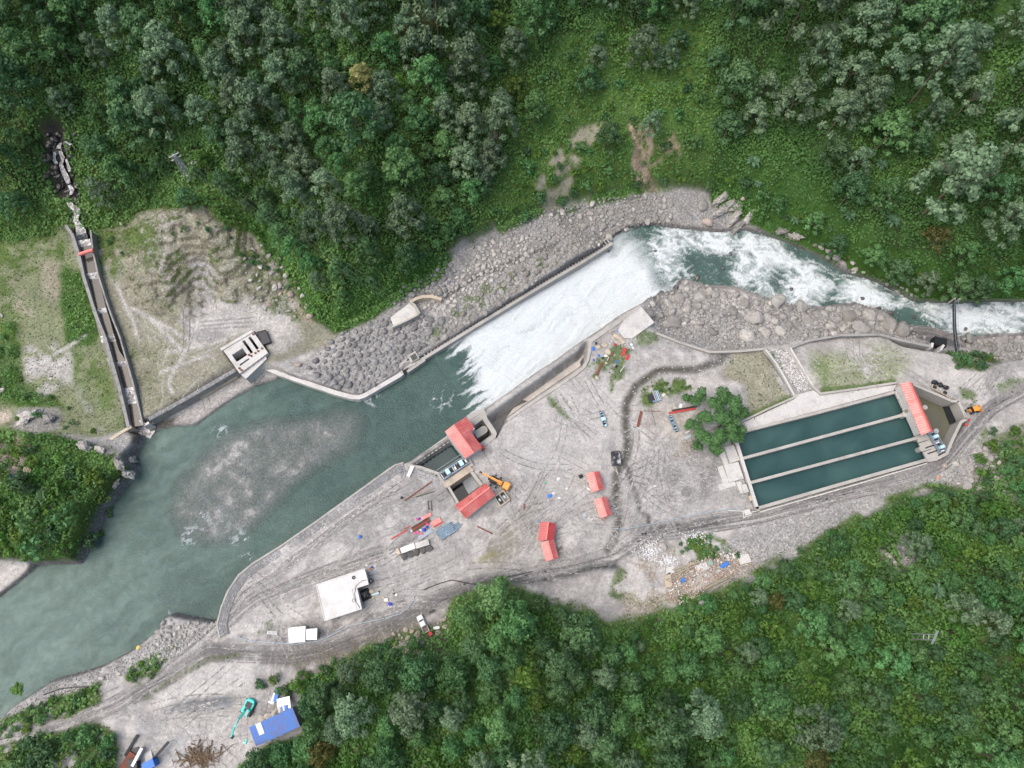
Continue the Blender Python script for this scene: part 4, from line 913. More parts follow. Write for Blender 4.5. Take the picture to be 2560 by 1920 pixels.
MB().wall(W3([(1176,1082),(1186,1066)], -1.2), 1.2, -9).build('pier', M_CONCD, gp)

# roofs ---------------------------------------------------------------------
def ribbed(mb, e0, e1, r0, r1, n, foot=None, rib=.26, rh=.15):
    """sheeted slope from eave e0-e1 up to ridge r0-r1 with standing ribs; foot(t) may move the eave"""
    e0, e1, r0, r1 = map(Vector, (e0, e1, r0, r1)); up_ = Vector((0, 0, 1))
    F = foot or (lambda t: e0.lerp(e1, t))
    ed = (r1 - r0).normalized()
    for i in range(n):
        a, b = i / n, (i + 1) / n; m_ = (a + b) / 2
        p, q = F(a + 1e-4), F(b - 1e-4); s, t = r0.lerp(r1, a), r0.lerp(r1, b)
        mb.add([p, q, t, s, p - up_ * .08, q - up_ * .08, t - up_ * .08, s - up_ * .08], [(0, 1, 2, 3), (7, 6, 5, 4), (0, 4, 5, 1), (1, 5, 6, 2), (2, 6, 7, 3), (3, 7, 4, 0)])
        pm, sm = F(m_), r0.lerp(r1, m_); w = ed * rib / 2
        mb.add([pm - w, pm + w, sm + w, sm - w, pm - w * .5 + up_ * rh, pm + w * .5 + up_ * rh, sm + w * .5 + up_ * rh, sm - w * .5 + up_ * rh], [(4, 5, 6, 7), (0, 1, 5, 4), (1, 2, 6, 5), (2, 3, 7, 6), (3, 0, 4, 7)])
    return mb
def gable(name, label, cat, a, b, c, d, ze, zr, zb, mats, fr=.5, n=18, group=None, wallmat=None, inset=.5):
    """a-b and d-c are the eaves, ridge between them; photo points at eave height"""
    A, B, C_, D = [Vector(up(*p, ze)) for p in (a, b, c, d)]
    r0 = A.lerp(D, fr); r1 = B.lerp(C_, fr); r0.z = r1.z = zr
    t = thing(name, label, cat, ((A + C_) / 2)[:2] + (zb,) if False else (float((A.x + C_.x) / 2), float((A.y + C_.y) / 2), zb), group)
    ribbed(MB(), A, B, r0, r1, n).build('roof_slope', mats[0], t); ribbed(MB(), D, C_, r0, r1, n).build('roof_slope', mats[1], t)
    MB().wall([r0 + Vector((0, 0, .16)), r1 + Vector((0, 0, .16))], .45, zr - .02).build('ridge_cap', M_REDLT, t)
    cen = (A + C_) / 2; f = lambda p: cen + (p - cen) * (1 - inset / (p - cen).length * 1.3)
    q = [f(p) for p in (A, B, C_, D)]
    e = (q[3] - q[0]); m0 = q[0] + e * fr; m1 = q[1] + (q[2] - q[1]) * fr
    w = MB()
    for s_, e_ in ((0, 1), (2, 3)): w.wall([(q[s_].x, q[s_].y, ze - .05), (q[e_].x, q[e_].y, ze - .05)], .25, zb - .3)
    for s_, e_, m_ in ((1, 2, m1), (3, 0, m0)): w.wall([(q[s_].x, q[s_].y, ze - .05), (m_.x, m_.y, zr - .25), (q[e_].x, q[e_].y, ze - .05)], .25, zb - .3)
    w.build('wall', wallmat or M_CONCW, t)
    mid = (q[0] + q[1]) / 2; v = (q[1] - q[0]).normalized(); nrm = Vector((v.y, -v.x, 0)); 
    if (mid + nrm - cen).length < (mid - cen).length: nrm = -nrm
    MB().box((mid.x + nrm.x * .14, mid.y + nrm.y * .14, zb + 1.05), (1.0, .08, 2.1), math.atan2(v.y, v.x)).build('door', M_WOOD, t)
    return t
RED = (M_RED, M_RED); M_RED2 = simple('deep_red_roof_sheet', (.40, .055, .055), .36, .22, .6, spec=.7)
g1 = gable('gate_house', 'long narrow red roofed gate house over the end of the settling basin', 'gate house', (2249,959), (2302,1088), (2333,1078), (2281,957), 4.6, 5.7, 1.3, RED, .62, 22)
for k in (.36, .64):
    p = Vector(up(2249, 959, 4.7)).lerp(Vector(up(2302, 1088, 4.7)), k); q_ = p.lerp(Vector(up(2333, 1078, 4.7)).lerp(Vector(up(2281, 957, 4.7)), 1 - k), .55); q_.z = 5.75
    MB().tube([p + Vector((0, 0, .12)), q_], .07, 4).build('lap_joint', M_REDLT, g1)
gable('gate_house', 'red gabled gate house over the dark water bay beside the orange crane truck', 'gate house', (1137,1264), (1214,1207), (1238,1238), (1165,1297), 4.2, 5.5, .2, RED, .44, 17)
# L-shaped house over the intake
zE, zR = 5.0, 6.6
A, Bq, Cc, Dd, Ee, Ff = [Vector(up(*p, zE)) for p in ((1112,1079),(1165,1042),(1187,1069),(1177,1078),(1205,1118),(1164,1146))]
r0, r1 = Vector(up(1134, 1062, zR)), Vector(up(1184, 1133, zR))
gh = thing('gate_house', 'largest red roofed gate house with a stepped corner beside the river intake', 'gate house', up(1158, 1095, 0))
ribbed(MB(), A, Ff, r0, r1, 15).build('roof_slope', M_RED, gh)
def foot(t): return Bq.lerp(Cc, t / .36) if t < .36 else Dd.lerp(Ee, (t - .36) / .64)
ribbed(MB(), Bq, Ee, r0, r1, 15, foot).build('roof_slope', M_RED, gh)
MB().wall([r0 + Vector((0, 0, .16)), r1 + Vector((0, 0, .16))], .45, zR - .02).build('ridge_cap', M_REDLT, gh)
cen = (A + Ee) / 2; ins = [cen + (p - cen) * .93 for p in (A, Bq, Cc, Dd, Ee, Ff)]
MB().wall([(p.x, p.y, zE - .1) for p in ins], .3, -5.5, closed=True).build('wall', M_CONCW, gh)
MB().box(up(1206, 1120, 1.2), (1.2, 1.2, 2.4), R(35)).build('stair_box', M_REDPAINT, gh)
# four huts
HG = 'small red roofed huts in the yard'
gable('hut', 'small red roofed hut in the yard nearest to the black covered tank', 'hut', (1465,1184), (1478,1231), (1511,1224), (1499,1178), 2.7, 3.6, 0, RED, .53, 10, HG)
gable('hut', 'small red roofed hut just south of another, nearest to the drain crossing', 'hut', (1484,1249), (1500,1296), (1531,1287), (1517,1241), 2.7, 3.6, 0, RED, .53, 10, HG)
gable('hut', 'dark red roofed hut, the northern one of the pair joined at an angle', 'hut', (1351,1303), (1344,1353), (1385,1349), (1390,1309), 2.7, 3.6, 0, (M_RED2, M_RED2), .5, 10, HG)
gable('hut', 'two tone red roofed hut, the southern one of the pair joined at an angle', 'hut', (1351,1356), (1365,1404), (1397,1395), (1385,1349), 2.5, 3.4, 0, RED, .53, 10, HG)

# white flat roofed building ------------------------------------------------
fl_ = [(791,1462),(911,1422),(921,1460),(892,1470),(904,1522),(812,1552)]
fh = thing('flat_roofed_building', 'white flat roofed building with a notched corner and stained roof near the stone embankment', 'building', up(850, 1490, 0))
p5 = [up(*p, 4.2)[:2] for p in fl_]; c5 = np.mean(p5, axis=0)
MB().prism([c5 + (np.array(p) - c5) * .97 for p in p5], -.2, 3.95).build('wall', M_CONCW, fh)
MB().prism(p5, 3.95, 4.25).build('roof_slab', M_ROOFW, fh)
MB().wall([(*p, 4.40) for p in p5], .22, 4.2, closed=True, side=0).build('roof_edge', M_ROOFW, fh)
MB().wall([(*p5[3], 4.33), (*up(880, 1474, 4.3)[:2], 4.33), (*up(892, 1524, 4.3)[:2], 4.33)], .10, 4.24).build('roof_joint', M_CONC, fh)
tag(MB().ring(up(884, 1444, 4.42), .36, .14).build('tyre', M_RUBBER), 'black tyre lying on the white flat roof', 'tyre')
tag(MB().ring(up(884, 1501, 4.38), .45, .06).build('roof_hoop', M_CONC), 'pale round hoop lying on the white flat roof', 'hoop')
MB().tube([up(917, 1450, 4.3), up(905, 1452, 4.45), up(890, 1464, 4.42), up(886, 1485, 4.42), up(890, 1505, 4.42), up(899, 1520, 4.42)], .06, 5).top('hose', M_DKSTEEL, 'thin dark hose trailing over the white flat roof', 'hose')

# two white sheds near the road ----------------------------------------------
s1 = thing('shed', 'cream low roofed shed with a rounded corner beside the bend of the dirt road', 'shed', up(742, 1588, 0))
pl = [up(*p, 2.6)[:2] for p in ((720,1572),(730,1568),(764,1565),(763,1605),(722,1608))]; c = np.mean(pl, axis=0)
MB().prism([c + (np.array(p) - c) * .94 for p in pl], -.1, 2.4).build('wall', M_CONCW, s1); MB().prism(pl, 2.4, 2.65).build('roof_slab', M_WHITE, s1)
s2 = thing('shed', 'small zinc roofed shed standing against the cream shed', 'shed', up(780, 1586, 0))
pl = [up(*p, 2.3)[:2] for p in ((765,1573),(794,1571),(793,1599),(765,1600))]; c = np.mean(pl, axis=0)
MB().prism([c + (np.array(p) - c) * .9 for p in pl], -.1, 2.1).build('wall', M_CONC, s2)
P_ = [Vector(up(*p, 2.3)) for p in ((765,1573),(794,1571),(793,1599),(765,1600))]
ribbed(MB(), P_[0], P_[3], P_[1] + Vector((0, 0, .5)), P_[2] + Vector((0, 0, .5)), 9, rib=.1, rh=.06).build('roof_sheet', M_TIN, s2)

# blue roofed workshop -------------------------------------------------------
bs = thing('workshop', 'blue roofed workshop with one pale roof panel at the edge of the trees', 'workshop', (*up(686, 1818, -1.5)[:2], -1.5))
P_ = [Vector(up(*p, 3.2)) for p in ((624,1818),(732,1768),(750,1816),(640,1866))]
P_[0].z += .5; P_[1].z += .5
ribbed(MB(), P_[3], P_[2], P_[0], P_[1], 22, rib=.07, rh=.03).build('roof_sheet', M_BLUEROOF, bs)
a = P_[0].lerp(P_[1], .15); b = P_[0].lerp(P_[1], .265); c = P_[3].lerp(P_[2], .265).lerp(b, .42); d = P_[3].lerp(P_[2], .15).lerp(a, .42)
zz = Vector((0, 0, .12)); MB().add([a.lerp(d, .02) + zz, b.lerp(c, .02) + zz, c + zz, d + zz, a + zz * .3, b + zz * .3, c + zz * .3, d + zz * .3], [(0, 1, 2, 3), (7, 6, 5, 4), (0, 4, 5, 1), (1, 5, 6, 2), (2, 6, 7, 3), (3, 7, 4, 0)]).build('roof_panel', M_PANEL, bs)
cc = (P_[0] + P_[2]) / 2
for i in range(4):
    for k in range(3 if i in (0, 2) else 1):
        p = P_[i].lerp(P_[(i + 1) % 4], k / 3 if i in (0, 2) else 0); p = p.lerp(cc, .05); MB().box((p.x, p.y, .2), (.2, .2, 5.4)).build('post', M_STEEL, bs)
MB().wall([(*(P_[1].lerp(cc, .08))[:2], 2.6), (*(P_[2].lerp(cc, .08))[:2], 2.6)], .2, -2.5).build('wall', M_CONC, bs)
ws = thing('lean_to', 'patched lean-to of white and zinc sheets behind the blue roofed workshop', 'lean-to', (*up(710, 1755, -1)[:2], -1))
for k, (pts, mt) in enumerate(((((692,1748),(724,1740),(727,1770),(694,1772)), M_TIN), (((693,1762),(708,1755),(709,1764),(694,1768)), M_WHITE), (((694,1768),(701,1768),(701,1782),(696,1783)), M_CONCW), (((702,1767),(718,1762),(719,1774),(703,1777)), M_TARPBLUE), (((706,1763),(711,1762),(712,1776),(708,1777)), M_WHITE))):
    zq = 2.6 + .12 * k; MB().prism([up(*p, zq)[:2] for p in pts], zq, zq + .09).build('sheet', mt, ws)
for p in ((692,1750),(723,1742),(725,1770)): x, y, z = up(*p, 2.5); MB().box((x, y, .6), (.15, .15, 3.9)).build('post', M_WOOD, ws)
for (u, v, L_, an, mt, lb) in ((687,1745,3.0,75,M_WHITE,'white sheet standing among scrub beside the patched lean-to'), (694,1738,3.2,80,M_TARPBLUE,'blue sheet lying in scrub beside the patched lean-to')):
    x, y, z = hit(u, v); MB().box((x, y, z + 1.2), (L_, 1.0, .1), R(an)).top('sheet', mt, lb, 'sheet')

# concrete control box on the left terrace -----------------------------------
kb = thing('control_chamber', 'open concrete chamber with one large pit and three narrow slots above the beach', 'chamber', up(605, 880, 1))
ky = up(605, 880, 1.2)
O = [(557,874),(633,829),(670,882),(599,934)]
def kp(a, b):  # bilinear on the outline
    p = [Vector(up(*q_, 1.6)) for q_ in O]; return (p[0].lerp(p[1], a)).lerp(p[3].lerp(p[2], a), b)
holes = [(.12,.48,.32,.62), (.58,.66,.10,.66), (.78,.86,.10,.66), (.14,.46,.74,.80)]
xs_ = sorted({0, 1, *[h for q_ in holes for h in q_[:2]]}); ys_ = sorted({0, 1, *[h for q_ in holes for h in q_[2:]]})
top_ = MB()
for i in range(len(xs_) - 1):
    for j in range(len(ys_) - 1):
        mx_, my_ = (xs_[i] + xs_[i + 1]) / 2, (ys_[j] + ys_[j + 1]) / 2
        if any(h[0] < mx_ < h[1] and h[2] < my_ < h[3] for h in holes): continue
        q4 = [kp(xs_[i], ys_[j]), kp(xs_[i + 1], ys_[j]), kp(xs_[i + 1], ys_[j + 1]), kp(xs_[i], ys_[j + 1])]
        top_.prism([p[:2] for p in q4], -4, 1.6)
top_.build('chamber_body', M_CONCW, kb)
for h in holes:
    q4 = [kp(h[0], h[2]), kp(h[1], h[2]), kp(h[1], h[3]), kp(h[0], h[3])]; MB().prism([p[:2] for p in q4], -3.4, -3.0).build('pit_floor', M_DARK, kb)
MB().wall([(*kp(-.04, -.02)[:2], 2.0), (*kp(1.0, -.02)[:2], 2.0)], 1.0, -1).build('back_wall', M_CONCW, kb)
MB().prism([p[:2] for p in (kp(.0, .98), kp(.9, .98), kp(.86, 1.1), kp(.05, 1.22))], -5, .6).build('front_step', M_CONCW, kb)
for a, b in ((.08,.86),(.10,.95),(.52,.66),(.56,.74),(.70,.74),(.80,.74),(.93,.74),(.96,.1)):
    MB().cyl((*kp(a, b)[:2], 1.6), .35, .35, 8).build('bolt_plate', M_TAN if False else M_RUST, kb)
tb = thing('dark_cover', 'square black tarpaulin cover on the ground against the concrete chamber', 'cover', up(660, 843, 1))
q4 = [up(*p, 1.3)[:2] for p in ((643,831),(664,825),(676,855),(656,862))]
MB().prism(q4, .1, 1.3).build('tarpaulin', M_BLACKTARP, tb); MB().wall([(*p, 1.45) for p in q4], .25, 1.25, closed=True).build('rim', M_DKSTEEL, tb)

# gabion wall along the left beach and flume ------------------------------------
def flume():
    fl = thing('stepped_flume', 'stepped concrete flume carrying a brown stream down the grass terrace to the pool', 'flume', (*up(265, 830, 3)[:2], 0))
    cl = [(207,590),(213,632),(226,690),(248,760),(262,800),(280,845),(297,905),(313,960),(338,1066)]
    hw = [24,25,26,26,26,26,26,26,26]
    zz_ = [7.6,6.4,5.6,4.3,3.6,3.0,2.2,1.6,-.2]
    Lp = [(u - 18, v + 2, z + 1.2) for (u, v), z in zip(cl, zz_)]; Rp = [(u + 19, v - 3, z + .9) for (u, v), z in zip(cl, zz_)]
    Lp = [(163,563,9.2),(180,588,8.6)] + Lp[1:]; Rp = [(226,575,9)] + Rp[1:]
    MB().wall(W3(Lp), 1.0, [z - 4 for *_, z in Lp], side=.1).build('side_wall', M_CONCD, fl); MB().wall(W3(Rp), .5, [z - 4 for *_, z in Rp]).build('side_wall', M_CONCD, fl)
    x, y, z = up(338, 1068, .3)
    steps = [(207,600),(214,640),(225,683),(234,720),(247,772),(256,800),(266,838),(280,880),(297,905),(305,935),(316,970),(342,1066)]
    drops = [1, 0, 1, 0, 1, 0, 1, 0, 1, 0, 1]
    zc = 7.0; bed = MB(); fo = MB()
    for i in range(len(steps) - 1):
        (u0, v0), (u1, v1) = steps[i], steps[i + 1]
        def wd_(u, v, z): return [up(u - 17, v + 2, z), up(u + 18, v - 3, z)]
        if drops[i]:
            z1 = zc - 1.0; a, b = wd_(u0, v0, zc); vm = v0 + (v1 - v0) * .42; um = u0 + (u1 - u0) * .42
            c, d = wd_(um, vm, z1); MB().add([a, b, d, c], [(0, 1, 2, 3)]).build('step_foam', foam_patch, fl); e, f = wd_(u1, v1, z1 - .12); MB().add([c, d, f, e], [(0, 1, 2, 3)]).build('stream_water', M_STREAM, fl); zc = z1 - .12
        else:
            z1 = zc - .2; a, b = wd_(u0, v0, zc); e, f = wd_(u1, v1, z1); MB().add([a, b, f, e], [(0, 1, 2, 3)]).build('stream_water', M_STREAM, fl); zc = z1
    return fl
def foam_material():
    m, t, b, o = nodes('stream_foam'); p = geopos(t)
    n1 = noise(t, p, .9, 8, .75, 1.0); f = ramp(t, n1, [(.42, 0.0), (.66, 1.0)])
    t.links.new(mixc(t, 'MIX', f, (.09, .075, .06), (.78, .79, .80)), b.inputs['Base Color']); b.inputs['Roughness'].default_value = .5
    return m
foam_patch = foam_material()
# lay the terrain under the flume and the fall before building (bed a little below the water)
flume()
fl_ = [o for o in COL.objects if o.name == 'stepped_flume'][0]; MB().add([up(338, 1066, -3.6), up(362, 1060, -3.9), up(388, 1078, -4.6), up(376, 1096, -4.85), up(348, 1090, -4.7)], [(0, 1, 2, 3, 4)]).build('outlet_foam', foam_patch, fl_)
pipe = MB().tube([up(198, 636, 8.2), up(216, 630, 8.2), up(233, 625, 8.2)], .65, 10).top('pipe_bridge', M_REDLT, 'fat salmon red pipe crossing the stepped flume', 'pipe')
# waterfall: rock bed and white threads
rk = []
M_WETROCK = simple('wet_rock', (.045,.041,.038), .35, .6, .8, spec=.5)
wfm = thing('cascade', 'narrow white cascade tumbling over dark rock above the stepped flume', 'waterfall', hit(170, 480))
def ribbon(pts, name, mat, dz):
    L = []; 
    for (u, v, w) in pts:
        w = w * .75; a = hit(u - w, v + w * .3); b = hit(u + w, v - w * .3); L.append((Vector(a) + Vector((0, 0, dz)), Vector(b) + Vector((0, 0, dz))))
    m = MB(); vs = [p for q_ in L for p in q_]; m.add(vs, [(2 * i, 2 * i + 1, 2 * i + 3, 2 * i + 2) for i in range(len(L) - 1)]); return m.build(name, mat, wfm)
crn = random.Random(8)
for (u, v, w, n_) in ((150,350,38,20),(152,385,42,24),(150,425,36,20),(165,465,26,16),(178,500,20,12),(186,535,18,10),(196,565,18,8)):
    for _ in range(n_):
        x, y, z = hit(u + crn.uniform(-w, w), v + crn.uniform(-16, 16)); m_ = bpy.data.meshes.new('rock'); bm_ = bmesh.new(); bmesh.ops.create_icosphere(bm_, subdivisions=2, radius=1)
        for q_ in bm_.verts: q_.co *= crn.uniform(.8, 1.1)
        bm_.to_mesh(m_); bm_.free(); m_.materials.append(M_WETROCK); o_ = link('rock', m_, wfm, (x - wfm.location.x, y - wfm.location.y, z - wfm.location.z)); s_ = crn.uniform(.6, 1.9); o_.scale = (s_, s_ * crn.uniform(.5, .9), s_ * .55); o_.rotation_euler = (crn.uniform(-.3, .3), crn.uniform(-.3, .3), crn.uniform(0, 6))
for pts in ([(158,366,6),(152,380,9),(163,378,6)], [(172,362,5),(186,370,6)], [(146,385,5),(142,405,6),(150,418,5)], [(158,385,5),(164,402,7),(160,420,6),(166,436,8),(174,452,9),(179,466,6)], [(180,470,5),(188,482,7),(184,494,5)], [(179,512,7),(186,522,10),(198,530,12),(199,545,9),(196,556,8),(203,568,9)], [(203,568,10),(208,580,15),(210,592,17),(213,604,16)], [(172,405,4),(178,420,4),(182,436,5)]):
    ribbon(pts, 'falling_water', foam_patch, 1.7)
# gabion retaining walls
def stone_strip(name, label, cat, path, width, z0, nst, mat=M_STONE, body=None, zb=-6, sz=.55, coping=True, ztop=.35):
    """flat topped masonry strip: body, individually laid top stones (first 300 as parts), rest one stuff part"""
    w3 = np.array(W3(path)); t = thing(name, label, cat, (float(w3[:, 0].mean()), float(w3[:, 1].mean()), z0))
    MB().wall([tuple(p) for p in w3], width, zb).build('wall_body', body or M_CONCD, t)
    if coping: MB().wall([(p[0], p[1], p[2] + .25) for p in w3], .5, zb, side=width / 2 + .2).build('coping', M_CONC, t)
    seg = np.hypot(*np.diff(w3[:, :2], axis=0).T); cum = np.concatenate([[0], np.cumsum(seg)]); rest = MB(); k = 0
    rows = max(1, int(width / sz)); cols = int(cum[-1] / sz); rr_ = random.Random(len(path) * 7)
    cells = [(i, j) for i in range(cols) for j in range(rows)]; rr_.shuffle(cells)
    for i, j in cells:
        d = (i + rr_.uniform(.3, .7)) * sz; q = min(max(np.searchsorted(cum, d) - 1, 0), len(seg) - 1); tt = (d - cum[q]) / seg[q]
        p = w3[q] + (w3[q + 1] - w3[q]) * tt; v = (w3[q + 1] - w3[q]) / seg[q]; n = np.array([-v[1], v[0]]); off = ((j + .5) / rows - .5) * (width - .2) + rr_.uniform(-.08, .08)
        c = (p[0] + n[0] * off, p[1] + n[1] * off, p[2] + .04); s_ = sz * rr_.uniform(.62, .98)
        bx = (c, (s_, s_ * rr_.uniform(.7, 1.0), .22 + rr_.uniform(0, .12)), math.atan2(v[1], v[0]) + rr_.uniform(-.4, .4))
        if k < nst: MB().box(*bx).build('stone', mat, t); k += 1
        else: rest.box(*bx)
    if rest.v: tag(rest.build('laid_stones', mat, t), kind='stuff')
    return t
stone_strip('stone_embankment', 'long curved stone pitched embankment with pale coping on the south bank of the pool', 'embankment', [(562,1588),(556,1560),(566,1520),(583,1480),(606,1446),(640,1418),(705,1378),(800,1312),(900,1240),(992,1174),(1012,1168)], 2.6, 0, 260, sz=.62)
stone_strip('stone_pavement', 'broad stone paved corner of the embankment beside the intake pool', 'pavement', [(1000,1186),(1030,1178),(1060,1186),(1086,1196)], 3.0, 0, 120, coping=False, sz=.62)
stone_strip('gabion_wall', 'grey gabion wall along the foot of the grass terrace above the beach', 'wall', [(372,1048,.5),(450,1005,.5),(520,965,.5),(588,925,.5)], 1.3, 0, 150, zb=-5, coping=False, sz=.62)
MB().wall(W3([(372,1058,-2.6),(450,1016,-2.6),(520,977,-2.6),(590,938,-2.6)]), 1.6, -6).top('footing_ledge', M_CONCT, 'tan concrete ledge at the foot of the gabion wall above the beach', 'ledge')
MB().wall(W3([(372,1056,.6),(362,1062,.2),(350,1050,.4)]), .8, -5).top('flume_mouth_wall', M_CONCW, 'pale concrete wing wall where the flume meets the beach', 'wall')
MB().wall(W3([(328,1066,.8),(300,1082,.5),(262,1108,.6)]), 1.0, -5).top('terrace_edge_wall', M_CONCT, 'tan concrete edge wall between the flume mouth and the overgrown knoll', 'wall')
MB().prism([p[:2] for p in W3([(1016,1190),(1027,1164),(1036,1166),(1024,1193)], .6)], .3, .75).top('white_slab', M_WHITE, 'white slab lying across the stone paved corner of the embankment', 'slab')
MB().wall(W3([(1640,832,-.6),(1700,856,-.4),(1775,880,-.2),(1850,878,-.2),(1912,872,-.2)]), .7, -6).top('bank_wall', M_CONC, 'low concrete wall between the yard and the stony bank, west of the chute', 'wall')
MB().wall(W3([(1977,869,-.2),(2020,852,-.3),(2100,838,-.4),(2200,836,-.4),(2250,850,-.4),(2328,866,-.4)]), .8, -6).top('bank_wall', M_CONCD, 'low concrete wall between the dry field and the stony bank, east of the chute', 'wall')
MB().wall(W3([(2330,868,.4),(2332,857,.4)]), .7, -6).top('wing_wall', M_CONCW, 'short white wing wall at the dark culvert mouth, nearer the chute', 'wall')
MB().wall(W3([(2352,875,.4),(2360,862,.4)]), .7, -6).top('wing_wall', M_CONCW, 'short white wing wall at the dark culvert mouth, nearer the footbridge', 'wall')
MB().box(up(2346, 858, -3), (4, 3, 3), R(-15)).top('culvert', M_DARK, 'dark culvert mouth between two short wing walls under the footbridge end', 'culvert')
# old diversion box amid the riprap
ob = thing('fish_ladder_box', 'pale concrete chute box with a curved wall standing on the dark stone apron', 'concrete box', up(1010, 788, -2))
MB().prism([p[:2] for p in W3([(974,790),(1010,768),(1024,756),(1034,762),(1048,783),(984,816)], -1.2)], -5, [-2.6, -1.8, -1.6, -1.4, -1.2, -2.6]).build('slab', M_CONCW, ob)
MB().wall(W3([(1026,755),(1036,762),(1049,784)], -.4), .8, -5).build('end_wall', M_CONC, ob)
MB().wall(W3([(1048,785),(1015,802),(980,818)], -1.0), .5, -5).build('side_wall', M_CONC, ob)
MB().wall(W3([(1026,755),(1040,746),(1058,741),(1080,741),(1104,748)], -1.0), 1.1, -5).build('curved_wall', M_CONCT, ob)
# slabs at the west end of the basin
for pts, z, lb in ((((1812,1118),(1834,1112),(1850,1150),(1825,1158)), .5, 'white slab nearest the big tree at the west end of the basin'), (((1795,1130),(1808,1122),(1822,1160),(1812,1162)), .3, 'narrow white slab outside the first slab at the west end of the basin'),
                   (((1810,1162),(1846,1155),(1860,1196),(1822,1206)), .6, 'broad white slab in the middle of the west end of the basin'), (((1794,1168),(1806,1164),(1822,1205),(1808,1208)), .25, 'narrow white strip outside the broad slab at the west end of the basin'),
                   (((1840,1206),(1852,1202),(1866,1232),(1852,1234)), .45, 'small white slab at the south part of the west end of the basin'), (((1795,1212),(1836,1200),(1840,1214),(1800,1226)), .15, 'flat pale slab flush with the sand at the west end of the basin')):
    MB().prism([up(*p, z)[:2] for p in pts], -.2, z).top('concrete_slab', M_CONCW, lb, 'slab', 'white slabs at the west end of the basin')
vb = thing('kerb_box', 'little white concrete box with stepped kerbs at the south corner of the basin', 'box', up(1868, 1282, 0))
MB().box(up(1868, 1281, .4), (1.9, 1.7, .8), R(16)).build('box_body', M_CONCW, vb)
MB().wall(W3([(1820,1276),(1858,1278),(1860,1294),(1864,1292),(1878,1288),(1880,1280),(1900,1276)], .25), .3, -.3).build('kerb', M_CONCW, vb)
MB().box(up(1862, 1222, .5), (1.6, 2.6, 1.0), R(16)).top('valve_box', M_CONCW, 'white valve box set against the west wall of the basin', 'box')
MB().box(up(1876, 1246, .5), (1.0, 1.6, .9), R(16)).top('valve_box', M_CONCT, 'tan valve box near the south corner of the west basin wall', 'box')
# two-pit valve box beside the crane
vx = thing('twin_pit_box', 'square concrete box with two dark pits beside the red gate house and crane truck', 'box', up(1255, 1246, 0))
for dx, dy, sx, sy in ((-1.7,0,.35,3.6),(1.7,0,.35,3.6),(0,1.7,3.05,.35),(0,-1.7,3.05,.35),(0,0,.3,3.0)):
    a = R(35); c = up(1255, 1246, .5); MB().box((c[0] + dx * math.cos(a) - dy * math.sin(a), c[1] + dx * math.sin(a) + dy * math.cos(a), .25), (sx, sy, 1.0), a).build('side', M_CONCT, vx)
for k in (-.85, .85):
    a = R(35); c = up(1255, 1246, .1); MB().box((c[0] + k * math.cos(a), c[1] + k * math.sin(a), .03), (1.3, 2.9, .1), a).build('pit_floor', M_DKSTEEL, vx)
    MB().box((c[0] + k * math.cos(a), c[1] + k * math.sin(a), .25), (.5, .9, .4), a).build('valve', M_LTBLUE, vx)
# ------------------------------------------------------------------ plants
def cards(cent, nrm, size, rng, aspect=.75, tilt=.42):
    """one kite shaped leaf-clump face per centre, roughly facing its normal"""
    n = len(cent); nr = nrm + rng.normal(0, tilt, (n, 3)); nr /= np.linalg.norm(nr, axis=1)[:, None]
    a = np.cross(nr, rng.normal(0, 1, (n, 3))); a /= np.linalg.norm(a, axis=1)[:, None] + 1e-9; b = np.cross(nr, a)
    s = (size * rng.uniform(.6, 1.25, n))[:, None]
    V = np.stack([cent - a * s * .6, cent + b * s * aspect * .5 + nr * s * .08, cent + a * s * .6, cent - b * s * aspect * .5 + nr * s * .08], 1).reshape(-1, 3)
    return V, np.arange(4 * n).reshape(-1, 4)
def crown_mesh(name, lobes, mat, size, cover_, seed, inner=.25):
    """lobes: (x, y, z, r, squash). leaf faces over every lobe's shell, fewer inside"""
    rng = np.random.default_rng(seed); C_, Nn, T = [], [], []
    for (x, y, z, r, sq) in lobes:
        k = int(4 * math.pi * r * r * .8 * cover_ / (size * size * .45)); k = max(k, 12)
        d = rng.normal(0, 1, (k, 3)); d /= np.linalg.norm(d, axis=1)[:, None]; d[:, 2] = np.where(d[:, 2] < -.35, -d[:, 2], d[:, 2])
        bumpy = 1 + .22 * np.sin(d[:, 0] * 5 + seed) * np.cos(d[:, 1] * 6 + x) + .12 * rng.normal(0, 1, k)
        rad = r * bumpy * np.where(rng.random(k) < inner, rng.uniform(.4, .9, k), 1.0)
        C_.append(np.stack([x + d[:, 0] * rad, y + d[:, 1] * rad, z + d[:, 2] * rad * sq], 1)); Nn.append(d)
        lt = rng.uniform(-.2, .2); T.append(np.clip(.48 + lt + rng.normal(0, .13, k), 0, 1))
    C_, Nn, T = np.concatenate(C_), np.concatenate(Nn), np.concatenate(T)
    V, F = cards(C_, Nn, size, rng)
    return fast_mesh(name, V, F, mat=mat, attrs={'tint': ('FLOAT', 'FACE', T)})
def tree_lobes(rnd, Rr, Hh, n, spread=1.0, rl=.36, dome=.5):
    L = []
    for i in range(n):
        a = i * 2.399 + rnd.uniform(-.5, .5); q = math.sqrt((i + .5) / n) * spread
        r = Rr * rl * rnd.uniform(.7, 1.25) * (1.1 - .35 * q)
        L.append((math.cos(a) * q * Rr * .82, math.sin(a) * q * Rr * .82, Hh * (1 - dome * q * q) - r * .4 + rnd.uniform(-.10, .10) * Hh - Hh * .02, r, rnd.uniform(.7, .95)))
    return L
